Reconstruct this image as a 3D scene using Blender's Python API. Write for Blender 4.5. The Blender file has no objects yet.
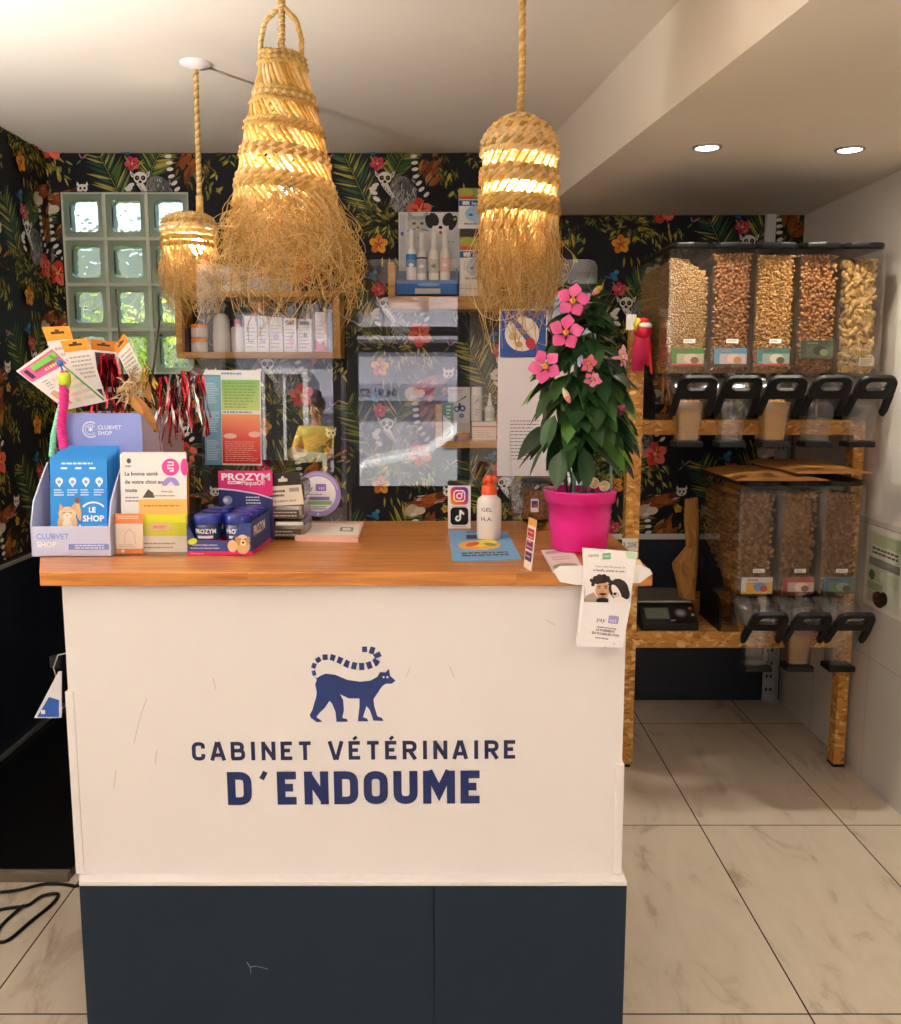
import bpy, bmesh, math, random
from mathutils import Matrix, Vector, Euler, noise
SC = bpy.context.scene
COL = SC.collection
PI = math.pi
rnd = random.Random(7)
def U(a, b): return rnd.uniform(a, b)

# ------------------------------------------------------------ the lens (measured from the photograph)
FL, PCX, PCY, HZ, CAMH = 930.0, 445.0, 519.0, 384.0, 1.5
PT = math.atan((PCY - HZ) / FL)
def _ray(px, py):
    x = (px - PCX) / FL; y = -(py - PCY) / FL
    c, s = math.cos(PT), math.sin(PT)
    return (x, c + y * s, -s + y * c)
def at(px, py, Y):
    r = _ray(px, py); k = Y / r[1]
    return Vector((r[0] * k, Y, CAMH + r[2] * k))
def atz(px, py, z):
    r = _ray(px, py); k = (z - CAMH) / r[2]
    return Vector((r[0] * k, r[1] * k, z))

# ------------------------------------------------------------ colours and materials
def lin(c):
    if isinstance(c, str):
        c = c.lstrip('#')
        c = tuple(int(c[i:i + 2], 16) / 255 for i in (0, 2, 4))
        return tuple(v / 12.92 if v <= .04045 else ((v + .055) / 1.055) ** 2.4 for v in c)
    return tuple(c)
MATS = {}
def newmat(key, name):
    m = bpy.data.materials.new(name); m.use_nodes = True
    nt = m.node_tree; nt.nodes.clear()
    out = nt.nodes.new('ShaderNodeOutputMaterial')
    MATS[key] = m
    return m, nt, out
def N(nt, t, **kw):
    n = nt.nodes.new(t)
    for k, v in kw.items():
        if k[0] == '_': setattr(n, k[1:], v)
        else: n.inputs[k.replace('__', ' ')].default_value = v
    return n
def setin(n, d):
    for k, v in d.items(): n.inputs[k].default_value = v
def pbr(key, name, col=None, rough=.5, metal=0, spec=.5, attr=False, bump=0, bscale=40, vary=0, vscale=12, transl=0, alpha=1):
    m, nt, out = newmat(key, name)
    b = nt.nodes.new('ShaderNodeBsdfPrincipled')
    setin(b, {'Roughness': rough, 'Metallic': metal, 'Specular IOR Level': spec})
    src = None
    if attr:
        a = nt.nodes.new('ShaderNodeAttribute'); a.attribute_name = 'Col'; src = a.outputs['Color']
    else:
        b.inputs['Base Color'].default_value = (*lin(col), 1)
    if vary:
        tc = nt.nodes.new('ShaderNodeTexCoord')
        nz = N(nt, 'ShaderNodeTexNoise', Scale=vscale, Detail=5.0)
        nt.links.new(tc.outputs['Object'], nz.inputs['Vector'])
        mr = N(nt, 'ShaderNodeMapRange'); setin(mr, {'From Min': .25, 'From Max': .75, 'To Min': 1 - vary, 'To Max': 1 + vary})
        nt.links.new(nz.outputs['Fac'], mr.inputs['Value'])
        mx = N(nt, 'ShaderNodeVectorMath', _operation='MULTIPLY')
        if src: nt.links.new(src, mx.inputs[0])
        else: mx.inputs[0].default_value = lin(col)
        nt.links.new(mr.outputs['Result'], mx.inputs[1])
        src = mx.outputs['Vector']
    if src: nt.links.new(src, b.inputs['Base Color'])
    if bump:
        tc = nt.nodes.new('ShaderNodeTexCoord')
        nz = N(nt, 'ShaderNodeTexNoise', Scale=bscale, Detail=4.0)
        bp = N(nt, 'ShaderNodeBump', Strength=bump, Distance=.01)
        nt.links.new(tc.outputs['Object'], nz.inputs['Vector'])
        nt.links.new(nz.outputs['Fac'], bp.inputs['Height'])
        nt.links.new(bp.outputs['Normal'], b.inputs['Normal'])
    last = b.outputs[0]
    if transl:
        t = nt.nodes.new('ShaderNodeBsdfTranslucent')
        if src: nt.links.new(src, t.inputs['Color'])
        else: t.inputs['Color'].default_value = (*lin(col), 1)
        mx = N(nt, 'ShaderNodeMixShader', Fac=transl)
        nt.links.new(last, mx.inputs[1]); nt.links.new(t.outputs[0], mx.inputs[2]); last = mx.outputs[0]
    nt.links.new(last, out.inputs['Surface'])
    return m
def clear(key, name, tint, f0, rough=.02):
    """thin clear sheet: passes light straight on, mirrors a little (more at a slant)"""
    m, nt, out = newmat(key, name)
    lw = N(nt, 'ShaderNodeLayerWeight', Blend=.5)
    pw = N(nt, 'ShaderNodeMath', _operation='POWER'); pw.inputs[1].default_value = 5
    mr = N(nt, 'ShaderNodeMapRange'); setin(mr, {'To Min': f0, 'To Max': 1.0})
    tr = nt.nodes.new('ShaderNodeBsdfTransparent'); tr.inputs['Color'].default_value = (*tint, 1)
    gl = N(nt, 'ShaderNodeBsdfGlossy', Roughness=rough); gl.inputs['Color'].default_value = (1, 1, 1, 1)
    mx = nt.nodes.new('ShaderNodeMixShader')
    L = nt.links.new
    L(lw.outputs['Facing'], pw.inputs[0]); L(pw.outputs[0], mr.inputs['Value']); L(mr.outputs['Result'], mx.inputs['Fac'])
    L(tr.outputs[0], mx.inputs[1]); L(gl.outputs[0], mx.inputs[2]); L(mx.outputs[0], out.inputs['Surface'])
def emit(key, name, col, s):
    m, nt, out = newmat(key, name)
    e = N(nt, 'ShaderNodeEmission', Strength=s); e.inputs['Color'].default_value = (*col, 1)
    nt.links.new(e.outputs[0], out.inputs['Surface'])

pbr('P', 'printed_matter', attr=True, rough=.55, spec=.3)
pbr('WP', 'wallpaper_print', attr=True, rough=.6, spec=.25)
pbr('G', 'glossy_plastic', attr=True, rough=.22)
pbr('MT', 'metallic_foil', attr=True, rough=.22, metal=.9)
pbr('leaf', 'leaf', attr=True, rough=.3, spec=.5, transl=.12)
pbr('petal', 'petal', attr=True, rough=.5, transl=.3)
pbr('straw', 'straw', attr=True, rough=.6, spec=.2, transl=.35, vary=.22, vscale=60)
pbr('kibble', 'kibble', attr=True, rough=.75, spec=.15, vary=.12, vscale=180)
pbr('kraft', 'kraft_paper', '#a5753f', rough=.75, spec=.15, vary=.1, vscale=30, bump=.25, bscale=60)
pbr('white', 'white_paint', '#e4e0e0', rough=.6, spec=.25, vary=.02, vscale=3, bump=.06, bscale=25)
pbr('wallw', 'white_wall_plaster', '#e9e4df', rough=.7, spec=.2, vary=.03, vscale=2.5, bump=.08, bscale=14)
pbr('ceil', 'ceiling_paint', '#e9e2d8', rough=.8, spec=.1, vary=.02, vscale=2)
pbr('soffit', 'soffit_paint', '#e6ddd0', rough=.8, spec=.1, vary=.03, vscale=3)
pbr('navy', 'navy_paint', '#161c2b', rough=.42, spec=.4, vary=.08, vscale=4)
pbr('base', 'slate_navy_board', '#1a2836', rough=.55, spec=.2, vary=.06, vscale=6)
pbr('black', 'black_plastic', '#08080a', rough=.5, spec=.3)
pbr('blackm', 'black_board', '#050506', rough=.4, spec=.4)
pbr('steel', 'galvanised_steel', '#a8aaa8', rough=.4, metal=.85, vary=.12, vscale=30)
pbr('grey', 'grey_paint', '#8d8a86', rough=.5)
pbr('frame', 'dark_window_frame', '#2e3036', rough=.45)
pbr('wframe', 'pale_mortar', '#d7dcd0', rough=.6)
pbr('facade', 'street_render', '#cdc8d2', rough=.85, spec=.1, vary=.06, vscale=1.2)
pbr('pavement', 'pale_pavement', '#b9b3aa', rough=.9, spec=.1, vary=.06, vscale=2)
pbr('asphalt', 'asphalt', '#77757a', rough=.9, spec=.1, vary=.1, vscale=3)
pbr('car', 'car_paint', '#e4e6ea', rough=.18, spec=.6)
pbr('carglass', 'car_glass', '#20262b', rough=.05, spec=.8)
pbr('skin', 'skin', '#c08a6c', rough=.55, spec=.3)
clear('acrylic', 'clear_acrylic', (.955, .955, .955), .068, .0)
clear('clearp', 'clear_dispenser_plastic', (.965, .96, .95), .045, .05)
clear('clearh', 'clear_spout_plastic', (.90, .885, .86), .09, .12)
clear('winglass', 'shop_window_glass', (.96, .97, .97), .04, .0)
emit('bulb', 'lit_bulb', (1, .83, .56), 120)
emit('spot', 'lit_downlight', (1, .88, .70), 30)

def L_(nt): return nt.links.new
def floor_mat():
    m, nt, out = newmat('floor', 'beige_marble_tile'); L = nt.links.new
    b = nt.nodes.new('ShaderNodeBsdfPrincipled'); setin(b, {'Roughness': .3, 'Specular IOR Level': .4})
    tc = nt.nodes.new('ShaderNodeTexCoord'); sp = nt.nodes.new('ShaderNodeSeparateXYZ'); L(tc.outputs['Object'], sp.inputs[0])
    def line(sock, off, per, half):
        a = N(nt, 'ShaderNodeMath', _operation='SUBTRACT'); a.inputs[1].default_value = off; L(sock, a.inputs[0])
        d = N(nt, 'ShaderNodeMath', _operation='DIVIDE'); d.inputs[1].default_value = per; L(a.outputs[0], d.inputs[0])
        f = N(nt, 'ShaderNodeMath', _operation='FRACT'); L(d.outputs[0], f.inputs[0])
        g = N(nt, 'ShaderNodeMath', _operation='SUBTRACT'); g.inputs[1].default_value = .5; L(f.outputs[0], g.inputs[0])
        h = N(nt, 'ShaderNodeMath', _operation='ABSOLUTE'); L(g.outputs[0], h.inputs[0])
        k = N(nt, 'ShaderNodeMath', _operation='GREATER_THAN'); k.inputs[1].default_value = .5 - half / per; L(h.outputs[0], k.inputs[0])
        fl = N(nt, 'ShaderNodeMath', _operation='FLOOR'); L(d.outputs[0], fl.inputs[0])
        return k.outputs[0], fl.outputs[0]
    lx, ix = line(sp.outputs['X'], .876, .498, .0022)
    ly, iy = line(sp.outputs['Y'], 2.043, .968, .0025)
    gr = N(nt, 'ShaderNodeMath', _operation='MAXIMUM'); L(lx, gr.inputs[0]); L(ly, gr.inputs[1])
    cm = nt.nodes.new('ShaderNodeCombineXYZ'); L(ix, cm.inputs['X']); L(iy, cm.inputs['Y'])
    off = N(nt, 'ShaderNodeVectorMath', _operation='SCALE'); L(cm.outputs[0], off.inputs[0]); off.inputs['Scale'].default_value = 3.7
    ad = N(nt, 'ShaderNodeVectorMath', _operation='ADD'); L(tc.outputs['Object'], ad.inputs[0]); L(off.outputs[0], ad.inputs[1])
    mp = N(nt, 'ShaderNodeMapping'); mp.inputs['Rotation'].default_value = (0, 0, .5); mp.inputs['Scale'].default_value = (5.5, 1.7, 1); L(ad.outputs[0], mp.inputs['Vector'])
    n1 = N(nt, 'ShaderNodeTexNoise', Scale=1.6, Detail=9.0, Roughness=.62, Distortion=.9); L(mp.outputs[0], n1.inputs['Vector'])
    r1 = nt.nodes.new('ShaderNodeValToRGB'); L(n1.outputs['Fac'], r1.inputs[0])
    e = r1.color_ramp.elements
    e[0].position = .31; e[0].color = (*lin('#a39482'), 1); e[1].position = .44; e[1].color = (*lin('#c9bcaa'), 1)
    x = e.new(.66); x.color = (*lin('#d0c4b3'), 1); x = e.new(.82); x.color = (*lin('#bfb19e'), 1)
    mx = N(nt, 'ShaderNodeMix', _data_type='RGBA'); L(gr.outputs[0], mx.inputs['Factor']); L(r1.outputs[0], mx.inputs[6]); mx.inputs[7].default_value = (*lin('#2a1f1a'), 1)
    L(mx.outputs[2], b.inputs['Base Color'])
    rm = N(nt, 'ShaderNodeMapRange'); setin(rm, {'To Min': .28, 'To Max': .9}); L(gr.outputs[0], rm.inputs['Value']); L(rm.outputs[0], b.inputs['Roughness'])
    L(b.outputs[0], out.inputs['Surface'])
floor_mat()
def wood_mat(key, name, c0, c1, c2, strip, axis, rough=.35, tint=.5):
    """planks along one axis with fine grain"""
    m, nt, out = newmat(key, name); L = nt.links.new
    b = nt.nodes.new('ShaderNodeBsdfPrincipled'); setin(b, {'Roughness': rough, 'Specular IOR Level': .4})
    tc = nt.nodes.new('ShaderNodeTexCoord')
    br = N(nt, 'ShaderNodeTexBrick'); br.offset = .37; br.squash = 1
    setin(br, {'Scale': 1.0, 'Mortar Size': .0004, 'Brick Width': .55, 'Row Height': strip, 'Color1': (0, 0, 0, 1), 'Color2': (1, 1, 1, 1), 'Mortar': (.2, .2, .2, 1)})
    mp = N(nt, 'ShaderNodeMapping'); L(tc.outputs['Object'], mp.inputs['Vector']); L(mp.outputs[0], br.inputs['Vector'])
    if axis == 'z': mp.inputs['Rotation'].default_value = (0, PI / 2, 0)
    mp2 = N(nt, 'ShaderNodeMapping'); L(mp.outputs[0], mp2.inputs['Vector']); mp2.inputs['Scale'].default_value = (4, 60, 60)
    bo = N(nt, 'ShaderNodeVectorMath', _operation='ADD'); L(mp2.outputs[0], bo.inputs[0])
    sc = N(nt, 'ShaderNodeVectorMath', _operation='SCALE'); L(br.outputs['Color'], sc.inputs[0]); sc.inputs['Scale'].default_value = 9; L(sc.outputs[0], bo.inputs[1])
    nz = N(nt, 'ShaderNodeTexNoise', Scale=1.0, Detail=6.0, Roughness=.6, Distortion=.6); L(bo.outputs[0], nz.inputs['Vector'])
    rp = nt.nodes.new('ShaderNodeValToRGB'); L(nz.outputs['Fac'], rp.inputs[0]); e = rp.color_ramp.elements
    e[0].position = .3; e[0].color = (*lin(c0), 1); e[1].position = .7; e[1].color = (*lin(c2), 1); x = e.new(.5); x.color = (*lin(c1), 1)
    hs = nt.nodes.new('ShaderNodeHueSaturation'); L(rp.outputs[0], hs.inputs['Color'])
    mr = N(nt, 'ShaderNodeMapRange'); setin(mr, {'To Min': 1 - tint * .35, 'To Max': 1 + tint * .3}); L(br.outputs['Color'], mr.inputs['Value']); L(mr.outputs[0], hs.inputs['Value'])
    L(hs.outputs[0], b.inputs['Base Color']); L(b.outputs[0], out.inputs['Surface'])
wood_mat('worktop', 'oiled_oak_worktop', '#8c5022', '#b37236', '#c98a46', .09, 'x', .3, .45)
wood_mat('shelfwood', 'pine_shelf_board', '#a9793d', '#c8964f', '#d6a864', .2, 'x', .5, .2)
def osb_mat():
    m, nt, out = newmat('osb', 'oriented_strand_board'); L = nt.links.new
    b = nt.nodes.new('ShaderNodeBsdfPrincipled'); setin(b, {'Roughness': .6, 'Specular IOR Level': .25})
    tc = nt.nodes.new('ShaderNodeTexCoord')
    nz = N(nt, 'ShaderNodeTexNoise', Scale=14.0, Detail=2.0); L(tc.outputs['Object'], nz.inputs['Vector'])
    ad = N(nt, 'ShaderNodeVectorMath', _operation='MULTIPLY_ADD'); L(nz.outputs['Color'], ad.inputs[0]); ad.inputs[1].default_value = (.06,) * 3; L(tc.outputs['Object'], ad.inputs[2])
    mp = N(nt, 'ShaderNodeMapping'); mp.inputs['Rotation'].default_value = (.3, .5, .2); mp.inputs['Scale'].default_value = (45, 45, 95); L(ad.outputs[0], mp.inputs['Vector'])
    v = N(nt, 'ShaderNodeTexVoronoi', Scale=1.0); L(mp.outputs[0], v.inputs['Vector'])
    sp = nt.nodes.new('ShaderNodeSeparateColor'); L(v.outputs['Color'], sp.inputs[0])
    rp = nt.nodes.new('ShaderNodeValToRGB'); L(sp.outputs[0], rp.inputs[0]); e = rp.color_ramp.elements
    e[0].position = 0; e[0].color = (*lin('#96602c'), 1); e[1].position = 1; e[1].color = (*lin('#e6bf80'), 1)
    for p, c in ((.2, '#b57d3b'), (.45, '#c99149'), (.7, '#bd8440')): x = e.new(p); x.color = (*lin(c), 1)
    L(rp.outputs[0], b.inputs['Base Color']); L(b.outputs[0], out.inputs['Surface'])
osb_mat()
def tile_mat():
    m, nt, out = newmat('walltile', 'white_wall_tile'); L = nt.links.new
    b = nt.nodes.new('ShaderNodeBsdfPrincipled'); setin(b, {'Roughness': .25, 'Specular IOR Level': .4})
    tc = nt.nodes.new('ShaderNodeTexCoord'); mp = N(nt, 'ShaderNodeMapping'); L(tc.outputs['Object'], mp.inputs['Vector'])
    mp.inputs['Rotation'].default_value = (0, 0, 0)
    sp = nt.nodes.new('ShaderNodeSeparateXYZ'); L(tc.outputs['Object'], sp.inputs[0]); cb = nt.nodes.new('ShaderNodeCombineXYZ')
    L(sp.outputs['Y'], cb.inputs['X']); L(sp.outputs['Z'], cb.inputs['Y'])
    br = N(nt, 'ShaderNodeTexBrick'); br.offset = 0
    setin(br, {'Scale': 1.0, 'Mortar Size': .0018, 'Brick Width': .5, 'Row Height': .5, 'Color1': (*lin('#dcd9d4'), 1), 'Color2': (*lin('#d9d6d2'), 1), 'Mortar': (*lin('#b7b2aa'), 1)})
    ad = N(nt, 'ShaderNodeVectorMath', _operation='ADD'); ad.inputs[1].default_value = (.1, .02, 0); L(cb.outputs[0], ad.inputs[0]); L(ad.outputs[0], br.inputs['Vector'])
    L(br.outputs['Color'], b.inputs['Base Color']); L(b.outputs[0], out.inputs['Surface'])
tile_mat()
def glassblock_mat():
    m, nt, out = newmat('gblock', 'wavy_green_glass'); L = nt.links.new
    g = N(nt, 'ShaderNodeBsdfGlass', Roughness=.03, IOR=1.32); g.inputs['Color'].default_value = (.90, .95, .89, 1)
    tc = nt.nodes.new('ShaderNodeTexCoord')
    nz = N(nt, 'ShaderNodeTexNoise', Scale=10.0, Detail=2.0, Distortion=1.0); L(tc.outputs['Object'], nz.inputs['Vector'])
    bp = N(nt, 'ShaderNodeBump', Strength=1.0, Distance=.014); L(nz.outputs['Fac'], bp.inputs['Height']); L(bp.outputs[0], g.inputs['Normal'])
    L(g.outputs[0], out.inputs['Surface'])
    m, nt, out = newmat('gedge', 'milky_glass_edge'); L = nt.links.new
    b = nt.nodes.new('ShaderNodeBsdfPrincipled'); setin(b, {'Roughness': .15, 'Base Color': (*lin('#b4c2b0'), 1)})
    t = nt.nodes.new('ShaderNodeBsdfTranslucent'); t.inputs['Color'].default_value = (*lin('#ccd8c8'), 1)
    mx = N(nt, 'ShaderNodeMixShader', Fac=.5); L(b.outputs[0], mx.inputs[1]); L(t.outputs[0], mx.inputs[2]); L(mx.outputs[0], out.inputs['Surface'])
glassblock_mat()

# ------------------------------------------------------------ mesh builder
def _ico():
    t = (1 + 5 ** .5) / 2
    v = [(-1, t, 0), (1, t, 0), (-1, -t, 0), (1, -t, 0), (0, -1, t), (0, 1, t), (0, -1, -t), (0, 1, -t), (t, 0, -1), (t, 0, 1), (-t, 0, -1), (-t, 0, 1)]
    k = (1 + t * t) ** .5
    v = [tuple(c / k for c in p) for p in v]
    f = [(0, 11, 5), (0, 5, 1), (0, 1, 7), (0, 7, 10), (0, 10, 11), (1, 5, 9), (5, 11, 4), (11, 10, 2), (10, 7, 6), (7, 1, 8), (3, 9, 4), (3, 4, 2), (3, 2, 6), (3, 6, 8), (3, 8, 9), (4, 9, 5), (2, 4, 11), (6, 2, 10), (8, 6, 7), (9, 8, 1)]
    return v, f
ICO = _ico()
TXT = {}
def text_geo(s, bold=0.0):
    k = (s, bold)
    if k not in TXT:
        cu = bpy.data.curves.new('t', 'FONT'); cu.body = s; cu.offset = bold; cu.resolution_u = 2
        ob = bpy.data.objects.new('t', cu); me = ob.to_mesh()
        vs = [(v.co.x, v.co.y) for v in me.vertices]; fs = [tuple(p.vertices) for p in me.polygons]
        ob.to_mesh_clear(); bpy.data.objects.remove(ob); bpy.data.curves.remove(cu)
        TXT[k] = (vs, fs)
    return TXT[k]
FRONT = Matrix(((1, 0, 0, 0), (0, 0, -1, 0), (0, 1, 0, 0), (0, 0, 0, 1)))   # (u,v,w) -> x=u, z=v, y=-w : faces -Y
class MB:
    def __init__(s, mat='P', col=(.8, .8, .8)):
        s.V, s.F, s.FM, s.FC, s.FS = [], [], [], [], []
        s.M = Matrix.Identity(4); s.m = mat; s.c = lin(col); s.sm = False; s.w = 0.0; s.dw = 6e-5
    def col(s, c): s.c = lin(c); return s
    def mat(s, m, c=None):
        s.m = m
        if c: s.c = lin(c)
        return s
    def add(s, vs, fs, sm=None):
        b = len(s.V); M = s.M
        s.V.extend((M @ Vector(v))[:] for v in vs)
        sm = s.sm if sm is None else sm
        for f in fs:
            s.F.append(tuple(b + i for i in f)); s.FM.append(s.m); s.FC.append(s.c); s.FS.append(sm)
        return s
    def box(s, a, b):
        x0, y0, z0 = a; x1, y1, z1 = b
        v = [(x0, y0, z0), (x1, y0, z0), (x1, y1, z0), (x0, y1, z0), (x0, y0, z1), (x1, y0, z1), (x1, y1, z1), (x0, y1, z1)]
        return s.add(v, [(0, 3, 2, 1), (4, 5, 6, 7), (0, 1, 5, 4), (1, 2, 6, 5), (2, 3, 7, 6), (3, 0, 4, 7)], False)
    def cbox(s, c, d):
        return s.box([c[i] - d[i] / 2 for i in range(3)], [c[i] + d[i] / 2 for i in range(3)])
    def prism(s, pts, d0, d1):
        """pts in local xy, extruded along local z"""
        n = len(pts)
        v = [(p[0], p[1], d0) for p in pts] + [(p[0], p[1], d1) for p in pts]
        return s.add(v, [tuple(range(n - 1, -1, -1)), tuple(range(n, 2 * n))] + [(i, (i + 1) % n, n + (i + 1) % n, n + i) for i in range(n)], False)
    def ring_prism(s, outer, inner, d0, d1):
        """plate with one hole; outer and inner have the same count"""
        n = len(outer); v = []
        for lp, d in ((outer, d0), (inner, d0), (outer, d1), (inner, d1)): v += [(p[0], p[1], d) for p in lp]
        f = []
        for i in range(n):
            j = (i + 1) % n
            f += [(j, i, n + i, n + j), (2 * n + i, 2 * n + j, 3 * n + j, 3 * n + i), (i, j, 2 * n + j, 2 * n + i), (n + j, n + i, 3 * n + i, 3 * n + j)]
        return s.add(v, f, False)
    def tube(s, path, r, n=6, closed=False, caps=True, sm=True):
        P = [Vector(p) for p in path]; m = len(P)
        if m < 2: return s
        R = r if isinstance(r, (list, tuple)) else [r] * m
        vs = []; up = None
        for i in range(m):
            if closed: t = P[(i + 1) % m] - P[i - 1]
            else: t = P[min(i + 1, m - 1)] - P[max(i - 1, 0)]
            if t.length < 1e-9: t = Vector((0, 0, 1))
            t.normalize()
            if up is None:
                up = Vector((0, 0, 1)) if abs(t.z) < .9 else Vector((1, 0, 0))
            a = (up - t * up.dot(t))
            if a.length < 1e-6: a = t.orthogonal()
            a.normalize(); up = a; b = t.cross(a)
            for k in range(n):
                q = 2 * PI * k / n
                vs.append(P[i] + (a * math.cos(q) + b * math.sin(q)) * R[i])
        fs = []
        for i in range(m if closed else m - 1):
            j = (i + 1) % m
            for k in range(n):
                l = (k + 1) % n
                fs.append((i * n + k, i * n + l, j * n + l, j * n + k))
        if caps and not closed:
            fs.append(tuple(range(n - 1, -1, -1))); fs.append(tuple((m - 1) * n + k for k in range(n)))
        return s.add(vs, fs, sm)
    def lathe(s, prof, c=(0, 0, 0), n=24, sm=True, caps=True):
        vs = []
        for r, z in prof:
            for k in range(n):
                q = 2 * PI * k / n; vs.append((c[0] + r * math.cos(q), c[1] + r * math.sin(q), c[2] + z))
        m = len(prof); fs = []
        for i in range(m - 1):
            for k in range(n):
                l = (k + 1) % n; fs.append((i * n + k, i * n + l, (i + 1) * n + l, (i + 1) * n + k))
        s.add(vs, fs, sm)
        if caps:
            s.add(vs[:n], [tuple(range(n - 1, -1, -1))], False); s.add(vs[-n:], [tuple(range(n))], False)
        return s
    def ball(s, c, r, n=10, m=7):
        rx, ry, rz = r if isinstance(r, (list, tuple)) else (r, r, r)
        vs = [(c[0], c[1], c[2] - rz)]
        for i in range(1, m):
            a = -PI / 2 + PI * i / m
            for k in range(n):
                q = 2 * PI * k / n
                vs.append((c[0] + rx * math.cos(a) * math.cos(q), c[1] + ry * math.cos(a) * math.sin(q), c[2] + rz * math.sin(a)))
        vs.append((c[0], c[1], c[2] + rz)); top = len(vs) - 1
        fs = [(0, 1 + (k + 1) % n, 1 + k) for k in range(n)]
        for i in range(m - 2):
            for k in range(n):
                l = (k + 1) % n; fs.append((1 + i * n + k, 1 + i * n + l, 1 + (i + 1) * n + l, 1 + (i + 1) * n + k))
        b = 1 + (m - 2) * n
        fs += [(b + k, b + (k + 1) % n, top) for k in range(n)]
        return s.add(vs, fs, True)
    def blob(s, c, r, rot):
        R = Euler(rot).to_matrix(); c = Vector(c)
        return s.add([c + R @ Vector((v[0] * r[0], v[1] * r[1], v[2] * r[2])) for v in ICO[0]], ICO[1], True)
    def grid(s, P, sm=True):
        """P[i][j] points"""
        m, n = len(P), len(P[0])
        return s.add([p for row in P for p in row], [(i * n + j, (i + 1) * n + j, (i + 1) * n + j + 1, i * n + j + 1) for i in range(m - 1) for j in range(n - 1)], sm)
    # flat print on the local xy plane, each later piece a hair above the one before
    def poly(s, pts, c=None):
        if c: s.c = lin(c)
        s.w += s.dw
        a = sum(pts[i][0] * pts[(i + 1) % len(pts)][1] - pts[(i + 1) % len(pts)][0] * pts[i][1] for i in range(len(pts)))
        if a < 0: pts = pts[::-1]
        return s.add([(p[0], p[1], s.w) for p in pts], [tuple(range(len(pts)))], False)
    def rect(s, x0, y0, x1, y1, c=None): return s.poly([(x0, y0), (x1, y0), (x1, y1), (x0, y1)], c)
    def ell(s, x, y, rx, ry, c=None, rot=0, n=14, a0=0, a1=2 * PI):
        full = abs(a1 - a0 - 2 * PI) < 1e-6; k = n if full else n + 1
        p = []
        for i in range(k):
            q = a0 + (a1 - a0) * i / n; u, v = rx * math.cos(q), ry * math.sin(q)
            p.append((x + u * math.cos(rot) - v * math.sin(rot), y + u * math.sin(rot) + v * math.cos(rot)))
        return s.poly(p, c)
    def ringp(s, x, y, r1, r0, c=None, n=24, a0=0, a1=2 * PI):
        if c: s.c = lin(c)
        s.w += s.dw; vs = []; k = n + 1
        for i in range(k):
            q = a0 + (a1 - a0) * i / n
            vs += [(x + r0 * math.cos(q), y + r0 * math.sin(q), s.w), (x + r1 * math.cos(q), y + r1 * math.sin(q), s.w)]
        return s.add(vs, [(2 * i, 2 * i + 1, 2 * i + 3, 2 * i + 2) for i in range(n)], False)
    def rrect(s, x0, y0, x1, y1, r, c=None): return s.poly(rr(x0, y0, x1, y1, r), c)
    def text(s, t, x, y, h, c=None, bold=.0, xs=1.0, al='l', rot=0):
        """h = cap height"""
        if c: s.c = lin(c)
        vs, fs = text_geo(t, bold)
        if not vs: return s
        k = h / .72
        w0, w1 = min(v[0] for v in vs), max(v[0] for v in vs)
        ox = {'l': -w0, 'c': -(w0 + w1) / 2, 'r': -w1}[al]
        s.w += s.dw; cr, sr = math.cos(rot), math.sin(rot)
        pts = [((v[0] + ox) * k * xs, v[1] * k) for v in vs]
        return s.add([(x + p[0] * cr - p[1] * sr, y + p[0] * sr + p[1] * cr, s.w) for p in pts], fs, False)
    def textfit(s, t, x0, x1, y, h, c=None, bold=0.0, rot=0):
        vs, fs = text_geo(t, bold); k = h / .72
        w = (max(v[0] for v in vs) - min(v[0] for v in vs)) * k
        return s.text(t, x0, y, h, c, bold, (x1 - x0) / w, 'l', rot)
    def lines(s, x0, x1, y0, y1, n, c, fill=.45, seed=1):
        """rows of small unreadable words"""
        r = random.Random(seed); s.c = lin(c); st = (y1 - y0) / n; vs = []; fs = []
        s.w += s.dw
        for i in range(n):
            x = x0; y = y1 - (i + .5) * st; e = x1 - r.random() * .35 * (x1 - x0)
            while x < e:
                l = (.05 + .11 * r.random()) * (x1 - x0); l = min(l, e - x)
                b = len(vs); h = st * fill / 2
                vs += [(x, y - h, s.w), (x + l, y - h, s.w), (x + l, y + h, s.w), (x, y + h, s.w)]; fs.append((b, b + 1, b + 2, b + 3))
                x += l + .025 * (x1 - x0)
        return s.add(vs, fs, False)
def rr(x0, y0, x1, y1, r, n=5):
    p = []
    for cx, cy, a in ((x1 - r, y1 - r, 0), (x0 + r, y1 - r, PI / 2), (x0 + r, y0 + r, PI), (x1 - r, y0 + r, 3 * PI / 2)):
        for i in range(n + 1):
            q = a + PI / 2 * i / n; p.append((cx + r * math.cos(q), cy + r * math.sin(q)))
    return p
def ellpts(x, y, rx, ry, n=24, a=0):
    return [(x + rx * math.cos(a + 2 * PI * i / n), y + ry * math.sin(a + 2 * PI * i / n)) for i in range(n)]
def plane(loc, rx=0, rz=0, ry=0):
    """card plane standing at loc (its bottom-left or centre), leaning back by rx, turned by rz, spun by ry in its own plane"""
    return Matrix.Translation(loc) @ Matrix.Rotation(rz, 4, 'Z') @ Matrix.Rotation(-rx, 4, 'X') @ FRONT @ Matrix.Rotation(ry, 4, 'Z')
def flat(loc, rz=0):
    return Matrix.Translation(loc) @ Matrix.Rotation(rz, 4, 'Z')

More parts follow.
